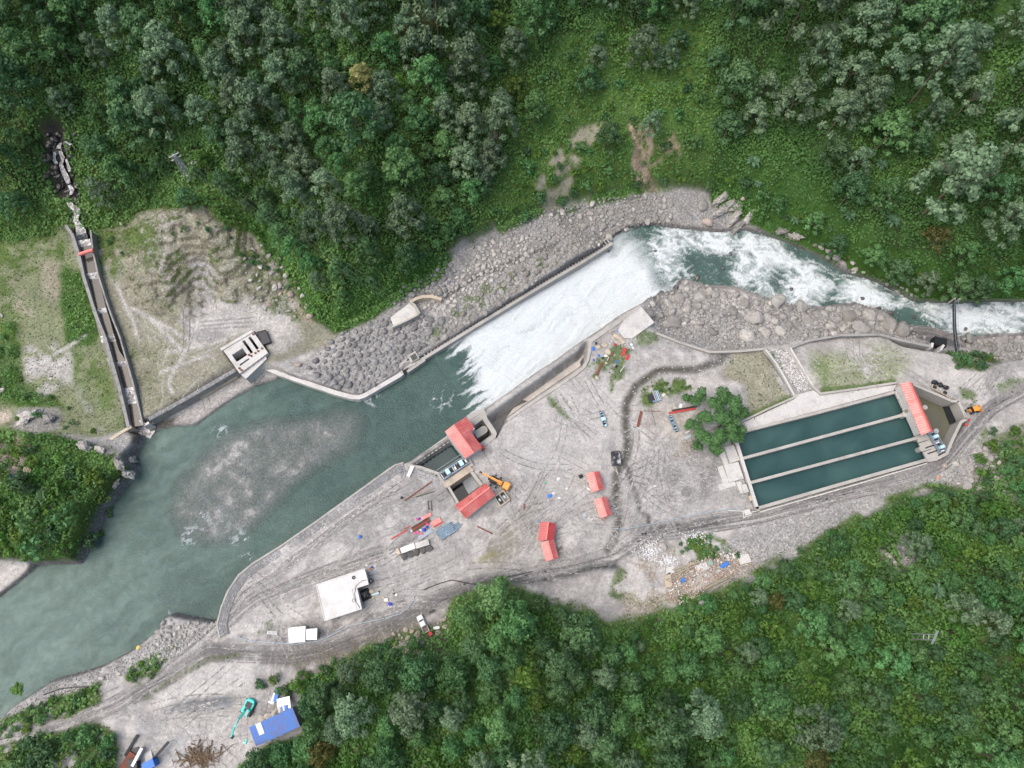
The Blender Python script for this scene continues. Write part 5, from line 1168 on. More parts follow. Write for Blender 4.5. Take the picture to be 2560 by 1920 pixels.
def trunk_mesh(name, Hh, Rr, rnd, lean=.3, limbs=4, tr=.22):
    m = MB(); tp = (rnd.uniform(-lean, lean), rnd.uniform(-lean, lean), Hh * .8)
    m.tube([(0, 0, -1.2), (tp[0] * .3, tp[1] * .3, Hh * .4), tp], tr, 6, .05)
    for i in range(limbs):
        a = i * 6.28 / limbs + rnd.uniform(-.4, .4); z0 = Hh * rnd.uniform(.4, .62); q = Rr * rnd.uniform(.5, .85)
        m.tube([(tp[0] * z0 / Hh, tp[1] * z0 / Hh, z0), (math.cos(a) * q * .5, math.sin(a) * q * .5, z0 + Hh * .14), (math.cos(a) * q, math.sin(a) * q, z0 + Hh * .24)], tr * .5, 5, .03)
    me = bpy.data.meshes.new(name); me.from_pydata(m.v, [], m.f); me.materials.append(M_BARK); return me
KIND = {}
def make_kind(key, mat, n, Rr, Hh, nl, size, cov, rl=.36, dome=.5, limbs=4, tr=.22, spread=1.0):
    out = []
    for i in range(n):
        rnd = random.Random(hash(key) % 1000 if False else sum(map(ord, key)) * 31 + i)
        lob = tree_lobes(rnd, Rr * rnd.uniform(.92, 1.08), Hh, nl + rnd.randint(-2, 3), spread, rl, dome)
        out.append((crown_mesh('crown', lob, mat, size, cov, sum(map(ord, key)) + i), trunk_mesh('trunk', Hh, Rr, rnd, limbs=limbs, tr=tr)))
    KIND[key] = out
make_kind('grey', L_GREY, 7, 5.8, 15, 30, .62, 1.25, .225, .66)
make_kind('mid', L_MID, 6, 5.0, 11, 24, .60, 1.25, .25, .55)
make_kind('dark', L_DARK, 6, 5.2, 12, 24, .60, 1.25, .25, .6)
make_kind('bright', L_BRIGHT, 4, 3.8, 8, 17, .58, 1.15, .27, .5)
make_kind('olive', L_OLIVE, 2, 4.6, 10, 20, .55, 1.0, .25, .5)
make_kind('yellow', L_YELLOW, 1, 5.2, 13, 24, .5, 1.1, .24, .6)
make_kind('shrub', L_MID, 5, 2.0, 2.4, 7, .5, .95, .42, .5, limbs=3, tr=.09)
make_kind('dshrub', L_DARK, 4, 2.0, 2.4, 7, .5, .95, .42, .5, limbs=3, tr=.09)
make_kind('bshrub', L_BRIGHT, 4, 1.8, 2.0, 6, .48, .9, .44, .5, limbs=3, tr=.08)
PLACED = []
def plant(key, name, label, cat, x, y, scale=1.0, group=None, zs=1.0, rnd=random, var=None):
    cm, tm = KIND[key][rnd.randrange(len(KIND[key])) if var is None else var]
    t = thing(name, label, cat, (x, y, Hz(x, y) - .1), group, rnd.uniform(0, 6.28)); t.scale = (scale, scale, scale * zs)
    link('crown', cm, t); link('trunk', tm, t)
    PLACED.append((x, y, scale)); return t
HGT = {'grey': 15, 'mid': 11, 'dark': 12, 'bright': 8, 'olive': 10, 'yellow': 13, 'shrub': 2.4, 'dshrub': 2.4, 'bshrub': 2.0}
def plant_px(key, name, label, cat, u, v, scale=1.0, group=None, zs=1.0):
    x, y, z = hit(u, v, HGT[key] * scale * zs * .75); return plant(key, name, label, cat, x, y, scale, group, zs)
# trees that stand out from the rest -------------------------------------------
plant_px('yellow', 'flowering_tree', 'tree with cream yellow blossom standing out in the north forest', 'tree', 900, 180, 1.0)
plant_px('bright', 'round_tree', 'round bright green tree at the forest edge above the open green slope', 'tree', 1290, 212, 1.15)
plant_px('bright', 'round_tree', 'lone light green tree on the wooded south slope below the rubble heap', 'tree', 1842, 1530, 1.1)
plant_px('bright', 'round_tree', 'light green tree in the dark wood south of the parked white pickup', 'tree', 1318, 1690, 1.15)
plant_px('olive', 'round_tree', 'yellow green tree on the south slope below the basin road', 'tree', 1945, 1505, .62)
plant_px('olive', 'round_tree', 'olive brown tree beside the blue roofed workshop', 'tree', 800, 1890, 1.0)
plant_px('olive', 'round_tree', 'yellow leaved tree at the lower edge of the south slope', 'tree', 2050, 1900, .8)
plant_px('bright', 'round_tree', 'pale green bush leaning over the pool edge beside the dirt road', 'shrub', 45, 1722, .75, zs=.5)
plant_px('olive', 'round_tree', 'large olive green tree at the river edge above the cable footbridge', 'tree', 2350, 590, 1.15)
plant_px('mid', 'round_tree', 'broad dark tree beside the ditch with bright leaf tips, north end of the south wood', 'tree', 1240, 1500, 1.45, zs=.9)
plant_px('dark', 'round_tree', 'dark tree reaching over the river at the far end of the footbridge', 'tree', 2400, 705, 1.2)
plant_px('bright', 'round_tree', 'bright green tree beside the lattice pylon', 'tree', 500, 395, .95)
plant_px('dark', 'round_tree', 'dark green tree standing above the scree of the spoil mound', 'tree', 460, 485, .75)
for (k_, u, v, s_, lb) in (('dark',775,1768,.9,'dark tree against the east end of the blue roofed workshop'), ('mid',790,1825,1.0,'mid green tree beside the southeast corner of the blue roofed workshop'), ('mid',700,1890,.85,'mid green tree touching the south eave of the blue roofed workshop'), ('dark',640,1912,.9,'dark tree south of the blue roofed workshop corner'), ('mid',765,1880,1.0,'broad green tree south of the blue roofed workshop'), ('dark',800,1745,.9,'dark tree behind the lean-to of the workshop'), ('bright',740,1712,.7,'bright tree at the wood edge north of the workshop')):
    plant_px(k_, 'round_tree', lb, 'tree', u, v, s_)
for (k_, u, v, s_, lb) in (('mid',2040,548,.85,'mid green tree on the bank above the bedrock slab east of the bend'), ('dark',2110,590,.9,'dark tree leaning over the pale boulders of the east bank'), ('mid',2185,640,.9,'mid green tree over the narrowing rapids of the east bank'), ('dark',2255,668,1.0,'dark tree on the east bank halfway to the footbridge'), ('grey',2320,700,.85,'grey green tree hanging over the water next to the footbridge'), ('dark',2470,700,1.15,'dark tree over the foaming water just past the footbridge'), ('mid',2545,690,1.1,'mid green tree over the foaming water farthest past the footbridge'), ('mid',1950,505,.7,'mid green tree above the slanting bedrock slabs')):
    plant_px(k_, 'round_tree', lb, 'tree', u, v, s_)
# lone tree by the basin -----------------------------------------------------------
bt = thing('lone_tree', 'big spreading dark green tree standing alone at the corner of the settling basin', 'tree', hit(1795, 1070))
bx, by, bz = bt.location
lob = []
for (u, v, r, z) in ((1815,990,4.2,9),(1790,1005,3.6,10),(1845,1010,4.2,8.5),(1860,1030,3.4,7.5),(1760,1045,3.8,9),(1800,1040,4.6,11),(1830,1050,4.0,9.5),(1735,1065,3.2,7),(1765,1085,3.8,8.5),(1800,1085,4.0,9),(1835,1085,3.6,8),(1850,1075,2.8,6),(1795,1115,3.2,6.5),(1745,1112,2.4,5),(1750,985,2.8,6),(1720,995,2.6,4.5),(1740,1000,2.4,5),(1790,1125,2.2,5),(1852,1100,2.2,5)):
    x, y, _ = up(u, v, z); lob += [(x - bx + q * math.cos(q2), y - by + q * math.sin(q2), z - bz - r * .35 + random.uniform(-.8, .8), r * random.uniform(.36, .5), .8) for q, q2 in [(r * .45 * random.random() ** .5, random.uniform(0, 6.28)) for _ in range(4)]]
link('crown', crown_mesh('lone_crown', lob, L_MID, .52, 1.6, 77), bt); link('trunk', trunk_mesh('lone_trunk', 10, 8, random.Random(3), .5, 7, .5), bt)

# forest ---------------------------------------------------------------------
frnd = random.Random(42)
def inpx(u, v, poly): return bool(inpoly(np.array([float(u)]), np.array([float(v)]), poly)[0])
OPEN = [(1365,110),(1420,60),(1560,60),(1760,40),(1800,330),(1780,470),(1600,500),(1400,520),(1250,570),(1180,600),(1240,430),(1330,250)]
OPEN2 = [(1900,320),(2010,360),(2090,480),(2110,560),(1990,590),(1860,530),(1790,400),(1840,320)]
OPEN3 = [(1340,360),(1460,300),(1500,330),(1420,460),(1380,560),(1320,560)]
LEFT = [(-80,-80),(330,-80),(330,330),(300,540),(-80,560)]
NEAR = [(-80,-80),(2700,-80),(2700,740),(2320,735),(2000,585),(1850,490),(1640,475),(1370,530),(1180,600),(940,770),(830,840),(720,660),(640,560),(520,505),(300,540),(-80,570)]
RIGHT = [(1740,-80),(2700,-80),(2700,780),(2320,735),(2000,585),(1850,490),(1760,400)]
SOUTHE = [(1500,1560),(1640,1545),(1800,1490),(1900,1425),(2080,1335),(2330,1220),(2600,1080),(2700,1990),(1400,1990)]
acc = []
def far(x, y, r):
    for (a, b, q) in acc:
        if (a - x) ** 2 + (b - y) ** 2 < (.5 * (r + q)) ** 2: return False
    return True
for (x, y, s) in PLACED: acc.append((x, y, 5.0 * s))
GN = {'grey': ('tall_tree', 'tall trees of the north forest'), 'mid': ('leafy_tree', 'green trees of the north forest'), 'dark': ('dark_tree', 'dark trees of the north forest'), 'bright': ('young_tree', 'bright young trees of the north forest')}
GS = {'grey': ('grey_tree', 'grey green trees of the south slope'), 'mid': ('slope_tree', 'green trees of the south slope'), 'dark': ('shade_tree', 'dark trees of the south slope'), 'bright': ('light_tree', 'light green trees of the south slope')}
LBN = {'tall_tree': 'tall grey green tree in the steep forest north of the river', 'leafy_tree': 'mid green tree in the steep forest north of the river', 'dark_tree': 'dark green tree in the steep forest north of the river', 'young_tree': 'small bright green tree in the steep forest north of the river',
       'grey_tree': 'grey green tree on the wooded slope south of the dirt road', 'slope_tree': 'mid green tree on the wooded slope south of the dirt road', 'shade_tree': 'dark green tree on the wooded slope south of the dirt road', 'light_tree': 'light green tree on the wooded slope south of the dirt road'}
cnt = {}
def put(key, tab, x, y, s):
    nm, gr = tab[key]; cnt[nm] = cnt.get(nm, 0) + 1
    plant(key, nm, (('large ' if s > 1.25 else 'small ' if s < .8 and not LBN[nm].startswith('small') else '') + where(LBN[nm], tab is GN, x, y)).replace('large tall', 'large').replace('small tall', 'small'), 'tree', x, y, s, gr, frnd.uniform(.9, 1.25), frnd)
def where(lb, north, x, y):
    u, v = proj(x, y, Hz(x, y) + 6)
    if north:
        d = dN[int((y - GY[0]) / STEP), int((x - GX[0]) / STEP)]
        row = 'in the front row of' if d < 13 else ('half way up' if d < 45 else 'high up in')
        mark = 'beside the cascade' if u < 330 else 'over the spoil mound' if u < 700 else 'over the stone apron' if u < 1020 else 'over the weir' if u < 1400 else 'near the open slope' if u < 1800 else 'over the rapids' if u < 2250 else 'over the footbridge'
        return lb.replace('in the steep forest north of the river', row + ' the north forest ' + mark)
    mark = 'behind the workshop' if u < 900 else 'behind the parked pickup' if u < 1180 else 'below the ditch' if u < 1520 else 'below the rubble heap' if u < 1850 else 'below the basin road' if u < 2200 else 'around the portal pylon'
    e_ = u > 1800; row = 'at the top edge' if v < (1430 if e_ else 1640) else ('deep' if v > (1640 if e_ else 1780) else 'in the middle')
    return lb.replace('on the wooded slope south of the dirt road', row + ' of the south wood ' + mark if row != 'deep' else 'deep in the south wood ' + mark)
xs0, ys0 = -200, -78
for _ in range(16000):
    x = frnd.uniform(-200, 200); y = frnd.uniform(60, 215)
    if Hs(x, y) > 1e8: continue
    i = int((x - GX[0]) / STEP); j = int((y - GY[0]) / STEP)
    if regN[j, i] < .5 or dN[j, i] < 2.2: continue
    z = Hz(x, y) + 7; u, v = proj(x, y, z)
    if not (-70 < u < 2630 and -90 < v < 900): continue
    ub, vb = proj(x, y, z - 7)
    op = inpx(ub, vb, OPEN) or inpx(ub, vb, OPEN3); op2 = inpx(ub, vb, OPEN2); rt = inpx(ub, vb, RIGHT); lf = inpx(u, v, LEFT)
    if 95 < ub < 265 and 320 < vb < 640: continue
    if 418 < ub < 500 and 385 < vb < 465: continue
    if op and frnd.random() < .985: continue
    if op2 and frnd.random() < .97: continue
    s = frnd.choice((.62, .78, .9, 1.0, 1.1, 1.25, 1.45)) * frnd.uniform(.93, 1.07)
    k = frnd.random(); edge_ = dN[j, i] < 11
    if rt: key = 'grey' if k < .62 else ('dark' if k < .93 else 'mid'); sp = 10.6 * s; s *= 1.42
    elif lf: key = 'mid' if k < .4 else ('dark' if k < .75 else 'grey'); sp = 8.2 * s; s *= 1.15
    elif edge_: key = 'mid' if k < .45 else ('dark' if k < .75 else ('bright' if k < .9 else 'grey')); s *= .72; sp = 6.6 * s
    else: key = 'grey' if k < .60 else ('mid' if k < .82 else ('dark' if k < .93 else 'bright')); sp = 8.2 * s; s *= 1.2
    if not far(x, y, sp): continue
    acc.append((x, y, sp)); put(key, GN, x, y, s)
for _ in range(9000):
    x = frnd.uniform(-120, 190); y = frnd.uniform(-60, 60)
    i = int((x - GX[0]) / STEP); j = int((y - GY[0]) / STEP)
    if regS[j, i] < .5 or dS[j, i] < 1.6: continue
    z = Hz(x, y) + 5; u, v = proj(x, y, z)
    if not (500 < u < 2640 and v < 2000): continue
    ub, vb = proj(x, y, z - 5)
    se = inpx(ub, vb, SOUTHE) and not (vb > 1760 and ub < 1750)
    if 590 < ub < 790 and 1725 < vb < 1885: continue
    if 2190 < ub < 2260 and 1340 < vb < 1420: continue
    if 2240 < ub < 2345 and 1560 < vb < 1610: continue
    if 1050 < ub < 1130 and 1500 < vb < 1640: continue
    k = frnd.random()
    if se:
        s = frnd.choice((.4, .5, .6, .7, .85, 1.05)) * frnd.uniform(.92, 1.08); key = 'mid' if k < .60 else ('bright' if k < .82 else ('dark' if k < .96 else 'grey'))
        if dS[j, i] < 9: s *= .72
        sp = 6.8 * s + .3; s *= 1.1
    else:
        s = frnd.choice((.7, .85, 1.0, 1.2, 1.4)) * frnd.uniform(.93, 1.07); key = 'dark' if k < .36 else ('mid' if k < .72 else ('grey' if k < .9 else 'bright')); sp = 6.2 * s
        if dS[j, i] < 6: s *= .7
    if not far(x, y, sp): continue
    acc.append((x, y, sp)); put(key, GS, x, y, s)
# knoll, road edge and terrace shrubs --------------------------------------------
SH = [('knoll', [(-60,1120),(60,1110),(150,1150),(260,1180),(290,1220),(270,1320),(235,1390),(60,1400),(-60,1385)], 110, ('shrub', 'dshrub', 'bshrub', 'bshrub'), (.8, 2.3), 'leafy bush in the thicket covering the rocky knoll', 'bushes on the rocky knoll'),
      ('terrace', [(-60,760),(40,800),(60,950),(160,1010),(260,1090),(200,1100),(-60,1020)], 34, ('shrub', 'bshrub'), (.35, .8), 'low bush at the edge of the grass terrace', 'bushes of the grass terrace'),
      ('verge', [(-60,1840),(30,1795),(140,1742),(255,1708),(245,1760),(80,1820),(-60,1870)], 44, ('shrub', 'bshrub'), (.4, .9), 'low bush on the verge between the pool and the dirt road', 'bushes on the river verge'),
      ('corner', [(-60,1895),(120,1838),(250,1815),(290,1850),(280,1940),(-60,1940)], 46, ('shrub', 'dshrub', 'bshrub'), (.7, 1.6), 'bush in the corner below the dirt road', 'bushes below the dirt road'),
      ('verge2', [(312,1700),(332,1662),(398,1650),(398,1680),(340,1712)], 14, ('shrub', 'bshrub'), (.4, .7), 'low bush on the gravel spit beside the dirt road', 'bushes on the gravel spit'),
      ('bank', [(2365,885),(2470,875),(2495,900),(2455,925),(2400,915)], 22, ('shrub', 'dshrub', 'bshrub'), (.5, 1.1), 'bush at the near end of the cable footbridge', 'bushes by the footbridge'),
      ('green', [(1690,1355),(1740,1335),(1805,1355),(1855,1390),(1760,1400),(1690,1405)], 24, ('shrub', 'bshrub'), (.35, .7), 'low bush in the green patch beside the rubble heap', 'bushes beside the rubble heap'),
      ('yard', [(1600,960),(1730,950),(1725,975),(1620,1005)], 14, ('shrub', 'bshrub'), (.3, .55), 'weedy bush in the bend of the winding drain', 'bushes in the bend of the drain'),
      ('workshop', [(640,1690),(760,1680),(860,1640),(1000,1600),(1000,1660),(800,1730),(760,1760),(660,1730)], 40, ('shrub', 'dshrub', 'bshrub'), (.5, 1.1), 'bush at the edge of the wood behind the workshop', 'bushes behind the workshop'),
      ('open', OPEN + [], 110, ('shrub', 'dshrub', 'bshrub', 'shrub'), (.5, 1.35), 'bush on the open green slope above the rapids', 'bushes on the open green slope'),
      ('toe', [(1680,470),(1850,490),(1950,560),(2050,610),(2150,650),(2300,720),(2320,690),(2150,610),(2000,540),(1860,460),(1700,430)], 90, ('shrub', 'dshrub', 'bshrub'), (.6, 1.5), 'bush on the bank between the rapids and the east forest', 'bushes above the rapids'),
      ('mound', [(230,560),(380,530),(640,580),(740,720),(700,760),(560,600),(400,600),(280,660)], 40, ('shrub', 'dshrub'), (.25, .7), 'small bush on the bare spoil mound', 'bushes on the spoil mound'),
      ('east', [(2440,1070),(2580,1060),(2580,1240),(2480,1250),(2440,1180)], 30, ('shrub', 'dshrub', 'bshrub'), (.5, 1.3), 'bush among boulders at the east end of the basin road', 'bushes at the east end of the road'),
      ('southedge', [(1890,1430),(2080,1335),(2330,1225),(2430,1240),(2420,1300),(2100,1400),(1900,1470)], 60, ('shrub', 'dshrub', 'bshrub'), (.4, .95), 'bush along the top of the bank below the basin road', 'bushes below the basin road')]
for (_, poly, n, keys, (s0, s1), lb, gr) in SH:
    n = int(n * .55); us = [p[0] for p in poly]; vs_ = [p[1] for p in poly]; k = 0; tries = 0
    while k < n and tries < n * 12:
        tries += 1; u = frnd.uniform(min(us), max(us)); v = frnd.uniform(min(vs_), max(vs_))
        if not inpx(u, v, poly): continue
        x, y, z = hit(u, v); s = frnd.uniform(s0, s1)
        if not far(x, y, 2.4 * s): continue
        acc.append((x, y, 2.4 * s)); kk = frnd.choice(keys); ad_ = {'shrub': 'mid green ', 'dshrub': 'dark green ', 'bshrub': 'bright green '}[kk]; plant(kk, 'shrub', ('large ' if s > (s0 + s1) / 2 else 'small ') + ad_ + lb.replace('small bush', 'bush').replace('low bush', 'bush').replace('leafy bush', 'bush'), 'shrub', x, y, s, gr, frnd.uniform(.8, 1.3), frnd); k += 1
# fan leaved banana plants ----------------------------------------------------------
def banana_mesh(seed, n=11):
    rnd = random.Random(seed); out = []
    for i in range(n):
        a = i * 6.28 / n + rnd.uniform(-.2, .2); L_ = rnd.uniform(2.2, 3.0); w = .42; m = MB(); pts = []
        for k in range(6):
            t = k / 5; r_ = L_ * t; z = 2.2 + 1.0 * math.sin(t * 2.4) - .55 * t * t; ww = w * math.sin(math.pi * (.12 + .86 * t)) + .03
            for sgn in (-1, 0, 1): pts.append((r_ * math.cos(a) - sgn * ww * math.sin(a), r_ * math.sin(a) + sgn * ww * math.cos(a), z - (.12 if sgn else 0)))
        m.add(pts, [(3 * k + s, 3 * k + s + 1, 3 * k + s + 4, 3 * k + s + 3) for k in range(5) for s in (0, 1)]); me = bpy.data.meshes.new('leaf'); me.from_pydata(m.v, [], m.f); me.materials.append(M_BANANA); out.append(me)
    st = MB().tube([(0, 0, -.6), (.05, 0, 1.2), (0, 0, 2.3)], .22, 7, .14); ms = bpy.data.meshes.new('stem'); ms.from_pydata(st.v, [], st.f); ms.materials.append(M_BANANA)
    return out, ms
M_BANANA = simple('banana_leaf', (.055, .12, .055), .5, .25, 1.5, spec=.4, random_val=.15)
BAN = [banana_mesh(1), banana_mesh(2, 9)]
for i, (u, v, s, lb) in enumerate(((1885,403,1.15,'star shaped banana plant on the open green slope, nearest the rapids'), (1958,262,1.0,'star shaped banana plant beside the yellowish shrub of the open slope'), (2060,258,1.0,'star shaped banana plant under grey trees east of the open slope'), (2175,215,1.0,'star shaped banana plant between tall grey trees high on the slope'),
                                   (2265,308,1.1,'star shaped banana plant below a tall leaning tree'), (2125,538,1.0,'star shaped banana plant above the boulders of the rapids'), (2232,552,1.2,'star shaped banana plant at the river edge by the olive tree'), (2050,540,1.0,'star shaped banana plant over the rocky bank of the rapids'), (1897,455,.7,'small banana plant just above the river rocks'), (2345,1478,1.1,'banana plant with pale leaves on the south slope below the road'), (2205,410,1.0,'star shaped banana plant in deep shade on the east forest slope'), (1990,548,.8,'small banana plant in the undergrowth above the rapids'))):
    x, y, z = hit(u, v, 2.5); t = thing('banana_plant', lb, 'banana plant', (x, y, z), 'banana plants of the river slopes', frnd.uniform(0, 6)); t.scale = (s, s, s)
    lv, ms = BAN[i % 2]
    for me in lv: link('leaf', me, t)
    link('stem', ms, t)
# bare trunks on the open slope
for (u, v, du, dv, L_, lb) in ((1468,205,14,-46,.22,'thin bare leaning trunk on the open slope, western one'), (1625,180,10,-60,.26,'forked bare trunk at the top of the open slope'), (1530,260,8,-40,.18,'pale slender trunk in the middle of the open slope'), (1172,530,2,-34,.16,'thin pale dead trunk at the forest edge above the stony bank')):
    x, y, z = hit(u, v); x2, y2, z2 = up(u + du, v + dv, z + 8); MB().tube([(x, y, z - .5), ((x + x2) / 2, (y + y2) / 2, z + 4.5), (x2, y2, z + 8.5)], L_, 6, .05).top('bare_trunk', M_BARK, lb, 'trunk')

# undergrowth: leaf clumps all over the overgrown ground -------------------------------
ug = np.random.default_rng(9)
def undergrowth(n, name, mat, wfun, size, lift, tint_scale=12.0):
    x = ug.uniform(-200, 200, n); y = ug.uniform(-70, 222, n)
    gi = ((x - GX[0]) / STEP).astype(int); gj = ((y - GY[0]) / STEP).astype(int)
    keep = ug.random(n) < wfun(gi, gj); x, y, gi, gj = x[keep], y[keep], gi[keep], gj[keep]
    z = Hs(x, y); u, v = proj(x, y, z); ok = (u > -260) & (u < 2820) & (v > -330) & (v < 2150); x, y, z, gi, gj, u, v = x[ok], y[ok], z[ok], gi[ok], gj[ok], u[ok], v[ok]
    cl = fbm(x, y, 3.0, 3, 301); lf_ = lift * (ss(.38, .7, cl) + .6 * ss(.45, .7, fbm(x, y, 7.0, 3, 305))) * ug.uniform(.3, 1.0, len(x))
    gx_ = (Hs(x + .6, y) - Hs(x - .6, y)) / 1.2; gy_ = (Hs(x, y + .6) - Hs(x, y - .6)) / 1.2
    nr = np.stack([-gx_, -gy_, np.ones_like(x)], 1); nr /= np.linalg.norm(nr, axis=1)[:, None]
    V, F = cards(np.stack([x, y, z + .12 + lf_], 1), nr, size, ug, .8, .5)
    T = np.clip(.42 - .26 * ss(1700, 2000, u) * (y > 60) + 1.5 * (fbm(x, y, tint_scale, 4, 311) - .5) + .5 * (cl - .5) + ug.normal(0, .15, len(x)), 0, 1)
    me = fast_mesh(name, V, F, mat=mat, attrs={'tint': ('FLOAT', 'FACE', T)}); return tag(link(name, me), kind='stuff')
tag(undergrowth(560000, 'undergrowth', L_UNDER, lambda i, j: np.clip(VG[j, i] - .66, 0, 1) * 3.4 * (H[j, i] > -9.5), .80, 2.3), 'tangled green undergrowth covering the forest slopes and banks', None)
tag(undergrowth(420000, 'grass', leaf('grass_blades', ((.050,.085,.018), (.085,.125,.030), (.14,.17,.055)), 0, 0), lambda i, j: ((VG[j, i] > .12) & (VG[j, i] < .85)) * np.clip(VG[j, i], .1, .7) * .8, .42, .15, 6.0), 'rough grass and weeds on terraces and yard edges', None)
print('TREES', cnt)
# ------------------------------------------------------------------ stones
def rock_mesh(seed, sub=2, rough=.25):
    bm = bmesh.new(); bmesh.ops.create_icosphere(bm, subdivisions=sub, radius=1.0); rnd = random.Random(seed)
    pl = [(Vector((rnd.gauss(0, 1), rnd.gauss(0, 1), rnd.gauss(0, 1))).normalized(), rnd.uniform(.55, .85)) for _ in range(9)]
    for v in bm.verts:
        c = v.co.copy()
        for n, d in pl:
            k = c.dot(n)
            if k > d: c -= n * (k - d) * .9
        v.co = c * (1 + rnd.uniform(-1, 1) * .06 * rough / .25)
    me = bpy.data.meshes.new('stone'); bm.to_mesh(me); bm.free(); return me
def rocks(mat, n, s0, sub=2):
    out = []
    for i in range(n): me = rock_mesh(s0 + i, sub); me.materials.append(mat); out.append(me)
    return out
RK_DARK = rocks(simple('riprap_stone', (.235, .235, .235), .9, .4, 1.6, dirt=(.11, .10, .095), dirt_amt=.5, dirt_scale=.8, random_val=.3, random_hue=.012), 10, 100)
RK_GREY = rocks(M_ROCK, 10, 200); RK_PALE = rocks(M_PALEROCK, 8, 300)
RK_TAN = rocks(simple('tan_boulder_stone', (.33, .28, .235), .9, .4, 1.4, random_val=.2, random_hue=.02), 6, 400)
RK_WET = rocks(simple('wet_boulder_stone', (.085, .078, .072), .4, .4, 1.4, random_val=.3, spec=.5), 5, 450)
srnd = random.Random(77)
def crag_mesh(seed):
    from mathutils import noise as mn
    bm = bmesh.new(); bmesh.ops.create_icosphere(bm, subdivisions=4, radius=1.0); rnd = random.Random(seed); off = Vector((rnd.random() * 50, rnd.random() * 50, 0))
    pl = [(Vector((rnd.gauss(0, 1), rnd.gauss(0, 1), rnd.gauss(0, .6))).normalized(), rnd.uniform(.45, .8)) for _ in range(14)]
    for v in bm.verts:
        c = v.co.copy()
        for n, d in pl:
            k = c.dot(n)
            if k > d: c -= n * (k - d)
        st = .10 * math.sin(c.x * 9 + c.y * 4 + 2 * mn.noise(c * 2 + off)); v.co = c * (1 + .28 * mn.fractal(c * 2.2 + off, 1.0, 2.0, 4) + st)
    me = bpy.data.meshes.new('crag'); bm.to_mesh(me); bm.free(); return me
CRAGS = []
for i_ in range(6): CRAGS.append(crag_mesh(700 + i_)); CRAGS[-1].materials.append(M_ROCK if i_ % 2 else M_PALEROCK)
def scatter(poly, spacing, jitter=1.0, n=4000):
    xy = PH(poly); x0, y0 = xy.min(0); x1, y1 = xy.max(0); pts = []; cell = {}
    for _ in range(n):
        x = srnd.uniform(x0, x1); y = srnd.uniform(y0, y1)
        if not inpoly(np.array([x]), np.array([y]), xy)[0]: continue
        sp = spacing * srnd.uniform(1 - .3 * jitter, 1 + .45 * jitter); ck = (int(x // 4), int(y // 4))
        if any((a - x) ** 2 + (b - y) ** 2 < (.5 * (sp + q)) ** 2 for i in (-1, 0, 1) for j in (-1, 0, 1) for (a, b, q) in cell.get((ck[0] + i, ck[1] + j), ())): continue
        cell.setdefault(ck, []).append((x, y, sp)); pts.append((x, y, sp))
    return pts
def merge_rocks(name, items, mats, parent=None, label=None, subs=1):
    """many small stones as one stuff object"""
    base = [rock_mesh(900 + i, subs) for i in range(4)]
    bv = [np.array([v.co[:] for v in m.vertices]) for m in base]; bf = [np.array([p.vertices[:] for p in m.polygons]) for m in base]
    V, F, n = [], [], 0
    for (x, y, z, a, b, c, rz) in items:
        k = srnd.randrange(4); v = bv[k] * (a, b, c); cr, sr = math.cos(rz), math.sin(rz)
        V.append(np.stack([v[:, 0] * cr - v[:, 1] * sr + x, v[:, 0] * sr + v[:, 1] * cr + y, v[:, 2] + z], 1)); F.append(bf[k] + n); n += len(v)
    for m in base: bpy.data.meshes.remove(m)
    V = np.concatenate(V); F = np.concatenate(F); loc = parent.location if parent else (0, 0, 0)
    me = fast_mesh(name, V - np.array(loc[:]), F3=F, mat=mats); o = link(name, me, parent); tag(o, label, kind='stuff'); return o
def laid(name, label, cat, polys, meshes, lim=179):
    c = PH(polys[0][0]).mean(0); t = thing(name, label, cat, (float(c[0]), float(c[1]), Hz(*c))); pts = []
    for poly, sp, n in polys: pts += scatter(poly, sp, 1.35, n)
    pts.sort(key=lambda p: -p[2]); rest = []
    for i, (x, y, sp) in enumerate(pts):
        a = sp * srnd.uniform(.52, .74); b = sp * srnd.uniform(.40, .56); c_ = sp * srnd.uniform(.3, .45); rz = srnd.uniform(0, 6.28) if srnd.random() < .45 else srnd.gauss(1.0, .5); z = Hz(x, y) + c_ * .25
        if i < lim:
            o = link('stone', srnd.choice(meshes), t, (x - t.location.x, y - t.location.y, z - t.location.z)); o.scale = (a, b, c_); o.rotation_euler = (srnd.uniform(-.25, .25), srnd.uniform(-.25, .25), rz)
        else: rest.append((x, y, z, a, b, c_, rz))
    if rest: merge_rocks('small_stones', rest, meshes[0].materials[0], t, subs=2)
    return t
laid('riprap_apron', 'apron of big dark fitted stones between the guide wall and the forest', 'riprap', [([(770,925),(800,880),(835,838),(870,826),(905,815),(970,792),(985,815),(1050,786),(1105,800),(1075,845),(1055,880),(1025,885),(1003,900),(996,925),(905,980),(885,980),(805,955)], 1.75, 9000)], RK_DARK)
laid('riprap_slope', 'slope of smaller fitted stones around the pale curved box wall under the forest', 'riprap', [([(985,760),(1000,720),(1075,690),(1120,650),(1145,690),(1110,738),(1060,735),(1030,745),(1010,765)], 1.5, 5000)], RK_DARK)
laid('riprap_strip', 'long strip of grey fitted stones with weeds along the ribbed training wall', 'riprap', [([(1080,860),(1110,800),(1180,750),(1260,700),(1340,655),(1440,600),(1450,630),(1330,715),(1200,790),(1090,858)], 1.5, 9000)], RK_GREY)
laid('stone_field', 'field of pale loose stones with a dark trickle between forest edge and riprap', 'stones', [([(1060,770),(1090,720),(1180,665),(1200,610),(1260,600),(1330,590),(1330,640),(1250,690),(1160,745),(1110,790)], 1.35, 8000)], RK_PALE)
NB = [0]
